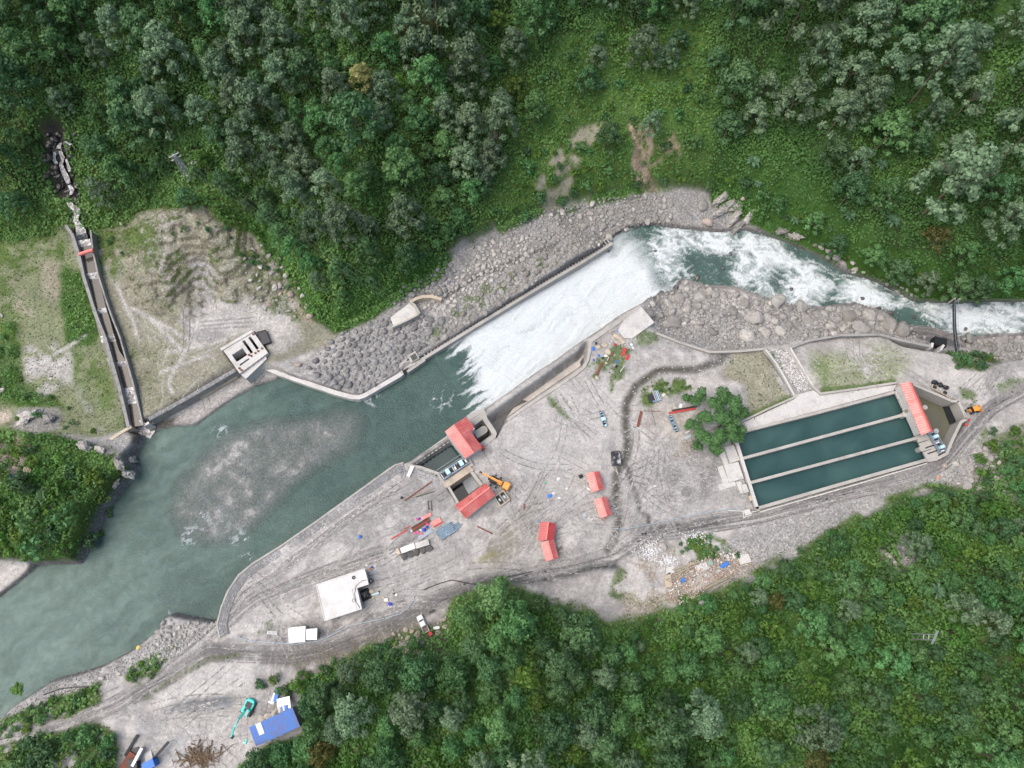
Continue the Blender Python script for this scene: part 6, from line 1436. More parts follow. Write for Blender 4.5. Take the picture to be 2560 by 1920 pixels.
def boulders(poly, sp, meshes, label, group, n=3000, lim=49, big=1.0, cat='boulder', name='boulder', sink=.25):
    pts = sorted(scatter(poly, sp, 1.3, n), key=lambda p: -p[2]); rest = []
    for i, (x, y, s_) in enumerate(pts):
        a = s_ * srnd.uniform(.42, .66) * big; b = a * srnd.uniform(.6, .95); c = a * srnd.uniform(.45, .75); z = Hz(x, y) + c * sink
        if i < lim:
            o = link(name, srnd.choice(meshes), None, (x, y, z)); o.scale = (a, b, c); o.rotation_euler = (srnd.uniform(-.3, .3), srnd.uniform(-.3, .3), srnd.uniform(0, 6.28)); tag(o, label, cat, group); NB[0] += 1
        else: rest.append((x, y, z, a, b, c, srnd.uniform(0, 6.28)))
    return rest
REST = []
REST += boulders([(1370,540),(1450,500),(1560,490),(1650,490),(1690,520),(1680,560),(1640,562),(1580,566),(1530,590),(1490,630),(1470,620),(1500,580)], 1.9, RK_GREY + RK_PALE, 'grey boulder on the north bank where the white chute meets the rapids', 'boulders of the north bank', lim=46)
REST += boulders([(1604,790),(1680,735),(1770,715),(1860,745),(2060,772),(2150,762),(2290,830),(2040,845),(1900,850),(1700,815)], 4.6, RK_PALE + RK_GREY, 'large pale boulder standing out among the stones of the south bank', 'large boulders of the south bank', lim=34, big=.95)
REST += boulders([(1604,790),(1620,760),(1650,740),(1690,730),(1720,705),(1770,715),(1810,740),(1800,775),(1760,800),(1700,815),(1640,815)], 2.1, RK_PALE + RK_GREY, 'pale boulder heaped on the south bank beside the end slab of the chute', 'boulders beside the end slab', lim=37)
REST += boulders([(1860,745),(1930,755),(2000,775),(2060,772),(2150,762),(2230,800),(2290,830),(2240,835),(2150,835),(2040,845),(1960,820),(1900,800),(1870,800)], 2.5, RK_GREY + RK_PALE, 'grey boulder on the south bank below the rapids', 'boulders of the south bank', lim=55)
SBK = [(1604,790),(1625,755),(1690,728),(1770,712),(1860,742),(1990,772),(2060,772),(2150,762),(2230,800),(2330,850),(2240,836),(2150,836),(2010,850),(1912,866),(1780,872),(1650,825)]
REST += boulders(SBK, 1.35, RK_PALE, '', None, n=9000, lim=0)
REST += boulders([(1180,615),(1370,525),(1500,497),(1650,482),(1690,560),(1560,568),(1480,620),(1330,640),(1200,690)], 1.25, RK_PALE, '', None, n=7000, lim=0)
REST += boulders([(2400,845),(2480,840),(2620,835),(2620,905),(2500,900),(2420,870)], 1.4, RK_PALE, '', None, n=3000, lim=0)
REST += boulders([(2400,845),(2480,840),(2620,835),(2620,905),(2500,900),(2420,870)], 2.6, RK_GREY, 'grey boulder on the south bank downstream of the cable footbridge', 'boulders past the footbridge', lim=23)
REST += boulders([(2030,605),(2080,625),(2140,665),(2230,705),(2300,745),(2260,745),(2180,700),(2100,676),(2050,645)], 2.2, RK_PALE + RK_GREY, 'pale boulder at the foot of the east forest beside the rapids', 'boulders under the east forest', lim=24)
REST += boulders([(2360,1190),(2420,1120),(2480,1090),(2540,1180),(2500,1250),(2440,1240)], 1.9, RK_PALE + RK_GREY, 'pale boulder on the weedy bank at the east end of the basin road', 'boulders at the east end of the road', lim=22)
REST += boulders([(980,1580),(1030,1570),(1060,1600),(1050,1640),(990,1645)], 1.5, RK_TAN, 'tan broken rock heaped south of the parked pickup', 'tan rocks south of the pickup', lim=14)
REST += boulders([(1090,1555),(1120,1540),(1125,1600),(1095,1600)], 1.7, RK_TAN, 'tan rock at the tree edge east of the parked pickup', 'tan rocks east of the pickup', lim=6)
REST += boulders([(400,1560),(425,1545),(440,1560),(400,1600)], 1.3, RK_GREY, 'grey rock at the tip of the gravel spit', 'rocks at the spit tip', lim=7)
REST += boulders([(410,1590),(470,1555),(545,1555),(500,1600),(380,1660),(330,1680)], 1.1, RK_PALE, 'pale stone on the gravel spit beside the embankment', 'stones of the gravel spit', lim=18)
REST += boulders([(2210,1370),(2250,1345),(2290,1390),(2240,1420)], 1.6, RK_PALE, 'pale stone on the bare scar of the south slope', 'stones of the slope scar', lim=7)
REST += boulders([(640,600),(700,640),(760,740),(790,800),(720,790),(640,760),(600,660)], 2.6, RK_PALE + RK_TAN, 'pale rock on the bare flank of the spoil mound below the forest', 'rocks of the spoil mound', lim=18, big=.7)
for u, v in ((1756,522),(1752,560),(2150,650),(2165,660),(760,972),(1780,470)): pass
for (u, v, a, b, lb) in ((1755,515,4.2,3.4,'huge smooth grey boulder at the bend of the rapids'), (1770,556,4.6,2.8,'huge grey boulder standing in the edge of the rapids'), (1670,553,1.6,1.3,'pale angular boulder at the water edge west of the huge grey ones'), (1857,497,1.7,1.4,'tan boulder at the forest edge above the slanting rock slabs'), (2130,657,2.2,1.6,'smooth pale boulder at the water edge under the east forest'), (2470,862,3,2,'dark boulder beyond the near end of the footbridge'), (745,912,2.4,1.6,'round tan boulder behind the guide wall'), (700,715,2.2,1.6,'pale blocky boulder high on the spoil mound flank'), (2360,1165,1.8,1.5,'tan boulder beside the road bend at the basin corner'), (2475,1145,2.2,1.7,'large grey boulder among weeds at the east end of the road'), (2475,1102,1.5,1.3,'white blocky boulder beside the east end of the road'), (1660,1370,2.6,1.9,'flat tan rock between the white rubble and the green patch'), (255,1695,1.6,1.3,'grey rock at the water edge near the pale green bush'), (70,1733,1.9,1.4,'round brown rock at the water edge beside the pale green bush'), (305,560,1.5,1.2,'pink rock in grass beside the upper flume'), (240,605,1.2,2.0,'pale standing rock beside the pipe bridge'), (5,975,2.2,1.6,'pale rock at the edge of the grass terrace'), (5,790,1.6,.9,'cream rock at the far edge of the grass terrace')):
    x, y, z = hit(u, v); o = link('boulder', srnd.choice(RK_PALE if 'pale' in lb or 'white' in lb or 'cream' in lb else RK_TAN if 'tan' in lb or 'pink' in lb or 'brown' in lb else RK_GREY), None, (x, y, max(z, -10.9) + b * .15)); o.scale = (a * .62, b * .62, b * .5); o.rotation_euler = (0, 0, srnd.uniform(0, 3.1)); tag(o, lb, 'boulder')
for i, (u, v, a, b, rz) in enumerate(((1800,500,6.5,2.6,.75),(1815,520,7.5,2.8,.8),(1835,545,7.0,2.4,.85),(1850,565,6.0,2.2,.8),(1870,545,5.5,2.4,.9),(1845,515,5.0,2.6,.7),(1795,535,4.5,2.2,.7),(1950,582,5.2,2.6,-.3),(1985,592,5.0,3.0,-.45))):
    x, y, z = hit(u, v); o = link('rock_slab', CRAGS[i % 6], None, (x, y, z + .2)); o.scale = (a * .85, b * .8, 1.9); o.rotation_euler = (.25, -.1, rz + srnd.uniform(-.25, .25))
    tag(o, 'slanting grey bedrock slab dipping into the bend of the rapids' if i < 7 else 'pale flat bedrock slab at the forest foot east of the bend', 'rock', 'bedrock slabs at the bend' if i < 7 else 'bedrock slabs east of the bend')
for i, (u, v, a, b, rz) in enumerate(((75,1040,7,4,.3),(120,1050,6,4,.2),(60,1055,5,3,.5),(215,1120,6,3.5,-.4),(250,1125,4.5,3.5,-.5),(300,1165,5,3,-.6),(325,1185,5,3,-.5),(330,1150,4,2.5,-.7),(300,1215,4.5,2.6,.8),(20,1190,6,4,.7))):
    x, y, z = hit(u, v); o = link('rock_outcrop', CRAGS[i % 6] if i != 9 else RK_TAN[0], None, (x, y, z)); o.scale = (a * .6, b * .6, 1.8); o.rotation_euler = (.1, .1, rz)
    tag(o, ('grey rock outcrop at the lower edge of the grass terrace' if i < 3 else 'grey rock face on the pool side of the knoll' if i < 9 else 'tan rock face on the land side of the knoll'), 'rock', 'outcrops of the terrace' if i < 3 else 'rock faces of the knoll' if i < 9 else None)
for i, (u, v, s_) in enumerate(((1640,628,1.2),(1520,628,.9),(1505,632,.6),(1652,735,1.5),(1690,722,1.7),(1745,695,1.3),(1825,635,1.1),(1835,622,.8),(1980,722,1.0),(1945,712,.8),(1940,690,.7),(1808,670,.9),(2150,770,1.2),(2200,772,1.6),(2160,745,1.2),(2230,780,1.4),(2290,790,.9),(2420,818,1.2),(1590,568,.8),(1560,575,.7))):
    x, y, _ = up(u, v, -10.2); zz_ = float(WL[int((y - GY[0]) / STEP), int((x - GX[0]) / STEP)]); o = link('river_boulder', RK_WET[i % 5], None, (x, y, zz_ - .1)); o.scale = (s_ * 1.1, s_ * .85, s_ * .8); o.rotation_euler = (0, 0, srnd.uniform(0, 6)); tag(o, 'dark wet boulder breaking the surface of the rapids', 'boulder', 'wet boulders in the rapids')
# gravel and cobbles as stuff
def cobbles(name, label, specs, mat):
    it = []
    for poly, n, s0, s1 in specs:
        xy = PH(poly); x0, y0 = xy.min(0); x1, y1 = xy.max(0); X = RNG.uniform(x0, x1, n * 3); Y = RNG.uniform(y0, y1, n * 3); k = inpoly(X, Y, xy); X, Y = X[k][:n], Y[k][:n]
        for x, y in zip(X, Y): a = srnd.uniform(s0, s1); it.append((x, y, Hz(x, y) + a * .15, a, a * srnd.uniform(.6, .95), a * .6, srnd.uniform(0, 6.28)))
    return merge_rocks(name, it, mat, None, label)
if REST: merge_rocks('loose_stones', REST, simple('loose_stone', (.34, .33, .31), .9, .55, .9, dirt=(.20, .19, .175), dirt_amt=.6, dirt_scale=1.1), None, 'smaller grey stones lying among the boulders of the river banks')
cobbles('cobbles', 'grey cobbles strewn along the river banks and gravel spits', [([(1370,540),(1640,480),(1690,560),(1480,640)], 900, .18, .5), ([(1602,775),(1680,735),(1850,740),(2050,775),(2240,815),(2330,865),(2200,836),(2010,852),(1912,868),(1780,880),(1640,830)], 1500, .2, .6), ([(1100,800),(1450,600),(1400,560),(1150,680)], 1200, .15, .4),
    ([(480,1548),(545,1555),(440,1650),(300,1690),(140,1740),(0,1800),(140,1700),(345,1622)], 1400, .12, .35), ([(2400,845),(2620,835),(2620,900),(2440,880)], 500, .2, .5), ([(2360,1190),(2480,1090),(2560,1180),(2450,1250)], 500, .15, .45), ([(1900,1300),(2380,1185),(2180,1262),(2080,1330),(1900,1410),(1800,1470)], 700, .14, .35)], M_ROCK)
cq = PH([(1917,876),(1974,872),(2030,972),(1990,985)]); it = []
for k in range(520):
    a_, b_ = srnd.random(), srnd.random(); p = (cq[0] * (1 - a_) + cq[1] * a_) * (1 - b_) + (cq[3] * (1 - a_) + cq[2] * a_) * b_; s_ = srnd.uniform(.16, .42); it.append((p[0], p[1], -2.0 + 1.95 * b_ + .02, s_, s_ * .7, s_ * .5, srnd.uniform(0, 6)))
cho = [o for o in COL.objects if o.name.startswith('overflow_chute')][0]; merge_rocks('pitching_stones', it, simple('chute_stone', (.56, .54, .52), .9, .5, 2.0), cho, None, 2)
cobbles('bar_gravel', 'pale gravel showing on the shallow bar of the pool', [([(480,1290),(520,1190),(620,1110),(760,1080),(850,1090),(780,1140),(690,1220),(590,1310),(500,1350)], 900, .10, .24), ([(640,1100),(760,1075),(860,1085),(760,1140),(680,1150)], 500, .10, .26)], M_ROCK)
wl_ = []
for k in range(110):
    t = srnd.random() * (len(DRAIN) - 1); i = int(t); f = t - i; u = DRAIN[i][0] + (DRAIN[i + 1][0] - DRAIN[i][0]) * f + srnd.gauss(0, 15); v = DRAIN[i][1] + (DRAIN[i + 1][1] - DRAIN[i][1]) * f + srnd.gauss(0, 6)
    x, y, z = hit(u, v); a = srnd.uniform(.14, .32); wl_.append((x, y, z + .05, a, a * .8, a * .6, srnd.uniform(0, 6)))
for poly, n in (([(700,1600),(1010,1400),(1500,1180),(1560,1330),(1300,1440),(1000,1530)], 160), ([(1580,1110),(1840,1120),(1880,1270),(1620,1310)], 150), ([(1640,900),(1800,880),(1800,960),(1650,950)], 60), ([(1250,950),(1520,880),(1540,1150),(1300,1250)], 60), ([(1560,1440),(1700,1380),(1700,1530),(1560,1540)], 90), ([(1880,1290),(2380,1170),(2100,1260),(1900,1340)], 90), ([(380,560),(700,560),(760,760),(480,860)], 260), ([(60,620),(300,800),(320,1060),(180,1050),(60,760)], 60), ([(980,1500),(1110,1500),(1090,1640),(860,1610)], 120)):
    xy = PH(poly); x0, y0 = xy.min(0); x1, y1 = xy.max(0)
    for _ in range(n):
        x, y = srnd.uniform(x0, x1), srnd.uniform(y0, y1)
        if inpoly(np.array([x]), np.array([y]), xy)[0]: a = srnd.uniform(.10, .26); wl_.append((x, y, Hz(x, y) + .03, a, a * .8, a * .5, srnd.uniform(0, 6)))
merge_rocks('pale_pebbles', wl_, M_WHITE if False else simple('pale_pebble', (.48, .47, .455), .8, .15), None, 'scattered pale pebbles and scraps in the yard and along the drain')

# tyre ruts: thin draped strips of pressed pale crust and damp hollows
tr_ = random.Random(21); RV, RF, RT = [], [], []
def strip(pts, w, tint):
    P_ = np.array(pts); t_ = np.gradient(P_, axis=0); t_ /= np.linalg.norm(t_, axis=1)[:, None] + 1e-9; n_ = np.stack([-t_[:, 1], t_[:, 0]], 1)
    for off in (-.95, .95):
        c = P_ + n_ * off; L_ = c + n_ * w / 2; R_ = c - n_ * w / 2; b0_ = len(RV); ok = True
        gi = ((c[:, 0] - GX[0]) / STEP).astype(int); gj = ((c[:, 1] - GY[0]) / STEP).astype(int)
        good = (VG[gj, gi] < .2) & (mp[gj, gi] < .5) & (md[gj, gi] < .5) & (mpit[gj, gi] < .3)
        z = np.maximum(Hs(L_[:, 0], L_[:, 1]), Hs(R_[:, 0], R_[:, 1])) + .05
        for k in range(len(c)): RV.append((L_[k, 0], L_[k, 1], z[k])); RV.append((R_[k, 0], R_[k, 1], z[k]))
        for k in range(len(c) - 1):
            if good[k] and good[k + 1]: RF.append((b0_ + 2 * k, b0_ + 2 * k + 1, b0_ + 2 * k + 3, b0_ + 2 * k + 2)); RT.append(tint)
mpit = np.zeros((NY, NX))
for pl_ in (BASIN, FOREBAY, INTAKE, PIT2, PIT1, FLUSH, CHUTE, CHAMB, [(1860,1056),(1985,996),(2032,974),(2244,958),(2234,980),(1868,1076)]): mpit = np.maximum(mpit, blur(pmask(P2(pl_, .5)), 1.2))
def arc(x, y, ang, L_, curv):
    pts = []; n_ = int(L_ / .7)
    for k in range(n_): pts.append((x, y)); x += .7 * math.cos(ang); y += .7 * math.sin(ang); ang += curv * .7 + tr_.gauss(0, .012)
    return pts
for (cu, cv, su, sv_, n_, c0, ang0) in ((1300,1330,90,60,34,.05,.9), (1450,1320,80,50,26,.05,.3), (1620,1240,90,50,34,.06,None), (1640,1110,70,50,18,.07,None), (820,1480,130,60,30,.02,.45), (1440,1030,70,70,18,.05,None), (1290,1430,90,25,16,.02,.25), (1010,1460,90,40,18,.03,.2), (500,1850,80,40,34,.08,None), (430,1790,70,20,16,.03,.2), (1600,1340,70,15,14,.01,.2), (2150,900,110,30,14,.05,None), (2440,990,60,40,14,.03,.7), (480,900,80,50,12,.05,None), (1330,1180,100,70,18,.05,None), (900,1300,110,60,18,.02,.6), (680,1530,60,50,14,.04,None), (2000,1260,160,25,18,.01,.25), (180,1800,120,20,10,.01,.45)):
    for _ in range(n_):
        x, y, _z = hit(cu + tr_.gauss(0, su * .6), cv + tr_.gauss(0, sv_ * .6)); strip(arc(x, y, (tr_.uniform(0, 6.28) if ang0 is None else ang0 + tr_.gauss(0, .22)), tr_.uniform(7, 24), tr_.uniform(-c0, c0)), tr_.uniform(.26, .5), tr_.choice((0, .15, .4, .8, .9, 1, 1, 1)))
for pts, hw in ROADS:
    xy = PH(pts); seg = np.hypot(*np.diff(xy, axis=0).T); cum = np.concatenate([[0], np.cumsum(seg)]); d_ = np.arange(0, cum[-1], .8); c = np.stack([np.interp(d_, cum, xy[:, 0]), np.interp(d_, cum, xy[:, 1])], 1)
    for _ in range(3): c[1:-1] = (c[:-2] + c[1:-1] * 2 + c[2:]) / 4
    for _ in range(7):
        o_ = tr_.uniform(-hw * .6, hw * .6); t_ = np.gradient(c, axis=0); t_ /= np.linalg.norm(t_, axis=1)[:, None]; w_ = c + np.stack([-t_[:, 1], t_[:, 0]], 1) * (o_ + .5 * np.sin(d_ * tr_.uniform(.03, .09) + tr_.uniform(0, 6)))[:, None]
        strip(w_, tr_.uniform(.25, .45), tr_.choice((0, .1, .3, .9, 1)))
tag(link('tyre_ruts', fast_mesh('tyre_ruts', RV, RF, mat=M_RUT, attrs={'tint': ('FLOAT', 'FACE', RT)})), 'crossing tyre ruts pressed into the sand of the yard and the dirt road', kind='stuff')

# ------------------------------------------------------------------ pylons, wires, footbridge
bx_, by_, bz_ = hit(475, 443)
pyl = thing('lattice_pylon', 'small galvanised lattice pylon standing at the forest edge beside the spoil mound', 'pylon', (bx_, by_, bz_))
PH_ = 12.0
def lp(i, t): w = 1.25 * (1 - t) + .35 * t; return (bx_ + (w if i in (1, 2) else -w), by_ + (w if i > 1 else -w), bz_ + PH_ * t)
for i in range(4): MB().tube([lp(i, -.03), lp(i, 1)], .2, 5).build('leg', M_STEEL, pyl)
br = [0, .22, .42, .6, .76, .9]
for a, b in zip(br[:-1], br[1:]):
    for i in range(4): MB().tube([lp(i, a), lp((i + 1) % 4, b)], .09, 4).build('brace', M_STEEL, pyl); MB().tube([lp(i, b), lp((i + 1) % 4, b)], .06, 4).build('strut', M_STEEL, pyl)
for t, L_ in ((1.0, 1.7), (.86, 1.7)):
    MB().box((bx_, by_, bz_ + PH_ * t), (L_ * 2, .34, .24), R(35)).build('cross_arm', M_STEEL, pyl)
for k in (-1.5, 0, 1.5): MB().cyl((bx_ + k * math.cos(R(35)), by_ + k * math.sin(R(35)), bz_ + PH_ + .1), .12, .5, 6).build('insulator', M_WHITE, pyl)
MB().box((bx_, by_, bz_ + .25), (3.2, 3.2, .5), .6).build('footing', M_CONC, pyl); MB().box((bx_, by_, bz_ + 1.1), (1.6, 1.2, 1.2), .6).build('transformer', M_WHITE, pyl)
x, y, z = hit(493, 420); tb_ = thing('meter_box', 'pale grey cabinet on posts beside the lattice pylon', 'cabinet', (x, y, z)); MB().box((x, y, z + 2.4), (1.8, 1.5, .7), .6).build('cabinet', M_TIN, tb_)
for s_ in (-1, 1): MB().box((x + s_ * .6, y, z + 1.0), (.12, .12, 2.2), 0).build('post', M_STEEL, tb_)
q0 = hit(2268, 1584); q1 = hit(2272, 1597)
por = thing('portal_pylon', 'two legged galvanised portal pylon rising from the wooded south slope', 'pylon', q0)
for q_ in (q0, q1): MB().tube([(q_[0], q_[1], q_[2] - .5), (q_[0], q_[1], q0[2] + 13.5)], .17, 7, .12).build('leg', M_STEEL, por)
for t in (.6, .78): MB().tube([(q0[0], q0[1], q0[2] + 13.5 * t), (q1[0], q1[1], q0[2] + 13.5 * t)], .08, 5).build('strut', M_STEEL, por)
MB().tube([(q0[0], q0[1], q0[2] + 13.5 * .6), (q1[0], q1[1], q0[2] + 13.5 * .78)], .06, 5).build('brace', M_STEEL, por)
ad = np.array([.55, .83]); pc = (np.array(q0[:2]) + np.array(q1[:2])) / 2
for off in (-.22, .22): MB().wall([(pc[0] - ad[0] * 1.9 + off * .8, pc[1] - ad[1] * 1.9, q0[2] + 13.4), (pc[0] + ad[0] * 1.9 + off * .8, pc[1] + ad[1] * 1.9, q0[2] + 13.4)], .12, q0[2] + 13.2).build('cross_arm', M_STEEL, por)
M_WIRE = simple('line_wire', (.14, .15, .15), .5, .1)
def wire(a, b, sag, lb, grp):
    n = 40; P_ = [(a[0] + (b[0] - a[0]) * k / n, a[1] + (b[1] - a[1]) * k / n, a[2] + (b[2] - a[2]) * k / n - 4 * sag * (k / n) * (1 - k / n)) for k in range(n + 1)]
    MB().tube(P_, .016, 3).top('power_line', M_WIRE, lb, 'power line', grp)
far_l = hit(-60, 690, 8); far_r = up(2680, 1760, 30)
for k in (-1.5, 0, 1.5):
    p = (bx_ + k * math.cos(R(35)), by_ + k * math.sin(R(35)), bz_ + PH_ + .6); r_ = (pc[0] + ad[0] * k, pc[1] + ad[1] * k, q0[2] + 13.6)
    wire(p, r_, 5.0, 'thin power line strung across the valley from the lattice pylon to the portal pylon', 'power lines across the valley')
    wire(p, (far_l[0], far_l[1] + k * 2.2, far_l[2] + 8), 2.0, 'thin power line running from the lattice pylon out over the grass terrace', 'power lines over the terrace')
    wire(r_, (far_r[0] + k * ad[0], far_r[1] + k * ad[1], far_r[2]), 1.0, 'thin power line running from the portal pylon down the south slope', 'power lines down the south slope')
a = Vector(up(2396, 902, -1.5)); b = Vector(up(2386, 752, -2.5)); fbg = thing('footbridge', 'narrow dark cable footbridge hanging across the river rapids', 'footbridge', tuple(a))
N_ = 24; cl = [a.lerp(b, k / N_) + Vector((0, 0, -1.6 * 4 * (k / N_) * (1 - k / N_) * .5)) for k in range(N_ + 1)]
dv = (b - a).normalized(); nv = Vector((-dv.y, dv.x, 0))
MB().wall([tuple(p) for p in cl], 1.15, [p.z - .12 for p in cl]).build('deck', M_DKSTEEL, fbg)
for s_ in (-1, 1):
    MB().tube([p + nv * s_ * .6 + Vector((0, 0, 1.0 + .6 * (2 * i / N_ - 1) ** 2)) for i, p in enumerate(cl)], .06, 4).build('cable', M_STEEL, fbg)
    for i in range(1, N_, 2): MB().tube([cl[i] + nv * s_ * .58, cl[i] + nv * s_ * .6 + Vector((0, 0, 1.0))], .03, 3).build('hanger', M_STEEL, fbg)
    for p in (a, b): MB().box((p.x + nv.x * s_ * .8, p.y + nv.y * s_ * .8, p.z - .2), (.35, .35, 4.2)).build('tower_post', M_CONC, fbg)

# ------------------------------------------------------------------ vehicles
def veh(name, label, cat, rear, front, z=None):
    r_, f_ = hit(*rear), hit(*front); c = ((r_[0] + f_[0]) / 2, (r_[1] + f_[1]) / 2); t = thing(name, label, cat, (c[0], c[1], Hz(*c) if z is None else z), None, math.atan2(f_[1] - r_[1], f_[0] - r_[0])); return t, math.hypot(f_[0] - r_[0], f_[1] - r_[1])
def wheel(t, x, y, r, w):
    m = MB().tube([(x, y - w / 2, r), (x, y + w / 2, r)], r, 14); o = m.build('wheel', M_RUBBER, t, True); MB().tube([(x, y - w / 2 - .01, r), (x, y + w / 2 + .01, r)], r * .5, 10).build('rim', M_STEEL, o, True); return o
def loft(secs):
    """closed sections (lists of points, same count) skinned along their order"""
    m = MB(); n = len(secs[0]); vs = [p for s in secs for p in s]; fs = [tuple(range(n - 1, -1, -1)), tuple(range((len(secs) - 1) * n, len(secs) * n))]
    for i in range(len(secs) - 1): fs += [(i * n + j, i * n + (j + 1) % n, (i + 1) * n + (j + 1) % n, (i + 1) * n + j) for j in range(n)]
    return m.add(vs, fs)
t, L_ = veh('pickup_truck', 'white pickup with an open dusty cargo bed parked beside the dirt road', 'pickup truck', (1067,1578), (1049,1541))
def sec(x, w, z0, z1, b=.12): return [(x, -w, z0), (x, w, z0), (x, w, z1 - b), (x, w - b, z1), (x, -w + b, z1), (x, -w, z1 - b)]
loft([sec(2.6, .72, .45, .85), sec(2.5, .86, .4, .95), sec(1.2, .9, .4, 1.08), sec(1.1, .9, .4, 1.05), sec(-.9, .9, .4, 1.05)]).build('body', M_WHITE, t, True)
loft([sec(1.25, .80, 1.0, 1.12, .05), sec(.75, .74, 1.0, 1.66), sec(-.6, .74, 1.0, 1.70), sec(-.85, .80, 1.0, 1.5)]).build('cabin', M_WHITE, t, True)
MB().add([(1.26, -.68, 1.13), (1.26, .68, 1.13), (.80, .64, 1.66), (.80, -.64, 1.66), (1.2, -.68, 1.0), (1.2, .68, 1.0), (.7, .6, 1.4), (.7, -.6, 1.4)], [(0, 1, 2, 3), (4, 7, 6, 5), (0, 4, 5, 1), (2, 6, 7, 3), (1, 5, 6, 2), (3, 7, 4, 0)]).build('windscreen', M_GLASS, t, True)
MB().box((-.80, 0, 1.42), (.16, 1.2, .34), 0, .3).build('rear_window', M_GLASS, t, True)
for s_ in (-1, 1): MB().box((.05, s_ * .745, 1.36), (1.2, .06, .36)).build('side_window', M_GLASS, t, True)
MB().box((-1.72, 0, .62), (1.62, 1.56, .12)).build('bed_floor', simple('dusty_bed', (.16, .13, .11), .9, .4, 2.5), t, True)
for s_ in (-1, 1): MB().box((-1.74, s_ * .85, .80), (1.72, .1, .58)).build('bed_side', M_WHITE, t, True)
MB().box((-2.55, 0, .80), (.1, 1.78, .56)).build('tailgate', M_WHITE, t, True)
for s_ in (-1, 1):
    wheel(t, 1.65, s_ * .82, .38, .24); wheel(t, -1.5, s_ * .82, .38, .24); MB().box((2.52, s_ * .6, .78), (.14, .34, .16)).build('headlight', M_GLASS, t, True); MB().box((1.0, s_ * 1.0, 1.14), (.14, .2, .14)).build('mirror', M_DKSTEEL, t, True)

t, L_ = veh('excavator', 'turquoise crawler excavator with its boom stretched toward the quarry floor', 'excavator', (634,1745), (616,1790))
for s_ in (-1, 1):
    tk = MB().prism([(2.0, s_ * 1.35 - .35), (2.0, s_ * 1.35 + .35), (-2.0, s_ * 1.35 + .35), (-2.0, s_ * 1.35 - .35)], .12, .95).build('track', M_RUST, t, True)
    for k in range(12): MB().box((-1.9 + k * .345, s_ * 1.35, .97), (.12, .72, .06)).build('track_shoe', M_DKSTEEL, tk, True)
MB().box((0, 0, .75), (2.2, 2.0, .5)).build('undercarriage', M_DKSTEEL, t, True)
loft([sec(1.55, 1.35, 1.1, 1.9), sec(-1.5, 1.4, 1.1, 2.25), sec(-2.3, 1.15, 1.15, 2.2, .3), sec(-2.55, .7, 1.3, 2.0, .3)]).build('house', M_TEAL, t, True)
MB().box((-.9, .05, 2.32), (1.5, 1.75, .18)).build('engine_grille', M_DKSTEEL, t, True)
cb = loft([sec(1.95, .48, 1.2, 2.4), sec(1.7, .5, 1.2, 2.95), sec(.1, .5, 1.2, 3.0)]); cb.v = [(x, y + .85, z) for x, y, z in cb.v]; cb.build('cab', M_TEAL, t, True)
MB().box((1.0, .85, 3.02), (1.2, .7, .06)).build('cab_roof_window', M_GLASS, t, True)
MB().box((.3, -.95, 2.0), (1.6, .7, .5)).build('tool_box', M_TEAL, t, True)
MB().box((.55, -.1, 2.05), (1.0, .6, .5)).build('boom_foot', M_DKSTEEL, t, True)
MB().tube([(1.0, -.1, 2.0), (3.0, -.1, 4.0), (5.6, -.1, 3.7)], .38, 4, .30).build('boom', M_TEAL, t, True); MB().tube([(5.3, -.1, 3.9), (8.2, -.1, 1.6)], .30, 4, .2).build('stick', M_TEAL, t, True)
MB().tube([(2.8, -.1, 4.4), (4.4, -.1, 4.5)], .1, 6).build('cylinder_ram', M_STEEL, t, True)
MB().prism([(8.0, -.45), (8.9, -.4), (8.9, .2), (8.0, .25)], .3, [1.5, .9, .9, 1.5]).build('bucket', M_DKSTEEL, t, True)

t, L_ = veh('crane_truck', 'orange truck crane with its narrow boom lowered toward the intake deck', 'crane truck', (1274,1222), (1200,1183))
h_ = L_ / 2
MB().box((-1.2, 0, .85), (h_ * 1.25, 1.5, .5)).build('chassis', M_DKSTEEL, t, True)
loft([sec(-h_ + 2.3, 1.0, .7, 1.9), sec(-h_ + 2.1, 1.1, .6, 2.6), sec(-h_ + .3, 1.15, .6, 2.7), sec(-h_, 1.05, .7, 2.4)]).build('cab', M_ORANGE, t, True)
MB().box((-h_ + 2.28, 0, 2.0), (.1, 1.7, .7)).build('windscreen', M_GLASS, t, True)
MB().box((-h_ + 3.4, 0, 1.7), (1.5, 1.3, .8)).build('turret', M_ORANGE, t, True); MB().box((-h_ + 4.2, .2, 2.0), (.8, .7, .6)).build('winch', M_DKSTEEL, t, True)
MB().tube([(-h_ + 3.2, 0, 2.3), (1.2, 0, 2.5)], .48, 4).build('boom', M_ORANGE, t, True); MB().tube([(1.0, 0, 2.5), (h_ - .9, 0, 2.4)], .33, 4).build('boom_extension', M_ORANGE, t, True); MB().box((h_ - .5, 0, 2.3), (1.1, .5, .5)).build('boom_head', M_DKSTEEL, t, True)
MB().tube([(-h_ + 4.4, 0, 1.6), (-.4, 0, 2.2)], .14, 6).build('lift_ram', M_STEEL, t, True)
for x in (-h_ + 1.2, -.3, .9):
    for s_ in (-1, 1): wheel(t, x, s_ * .98, .5, .36)
for x in (-h_ + 4.0, .5):
    MB().box((x, 0, .75), (.3, 3.4, .24)).build('outrigger', M_DKSTEEL, t, True)
    for s_ in (-1, 1): MB().cyl((x, s_ * 1.75, 0), .34, .14, 8).build('outrigger_pad', M_DKSTEEL, t, True)

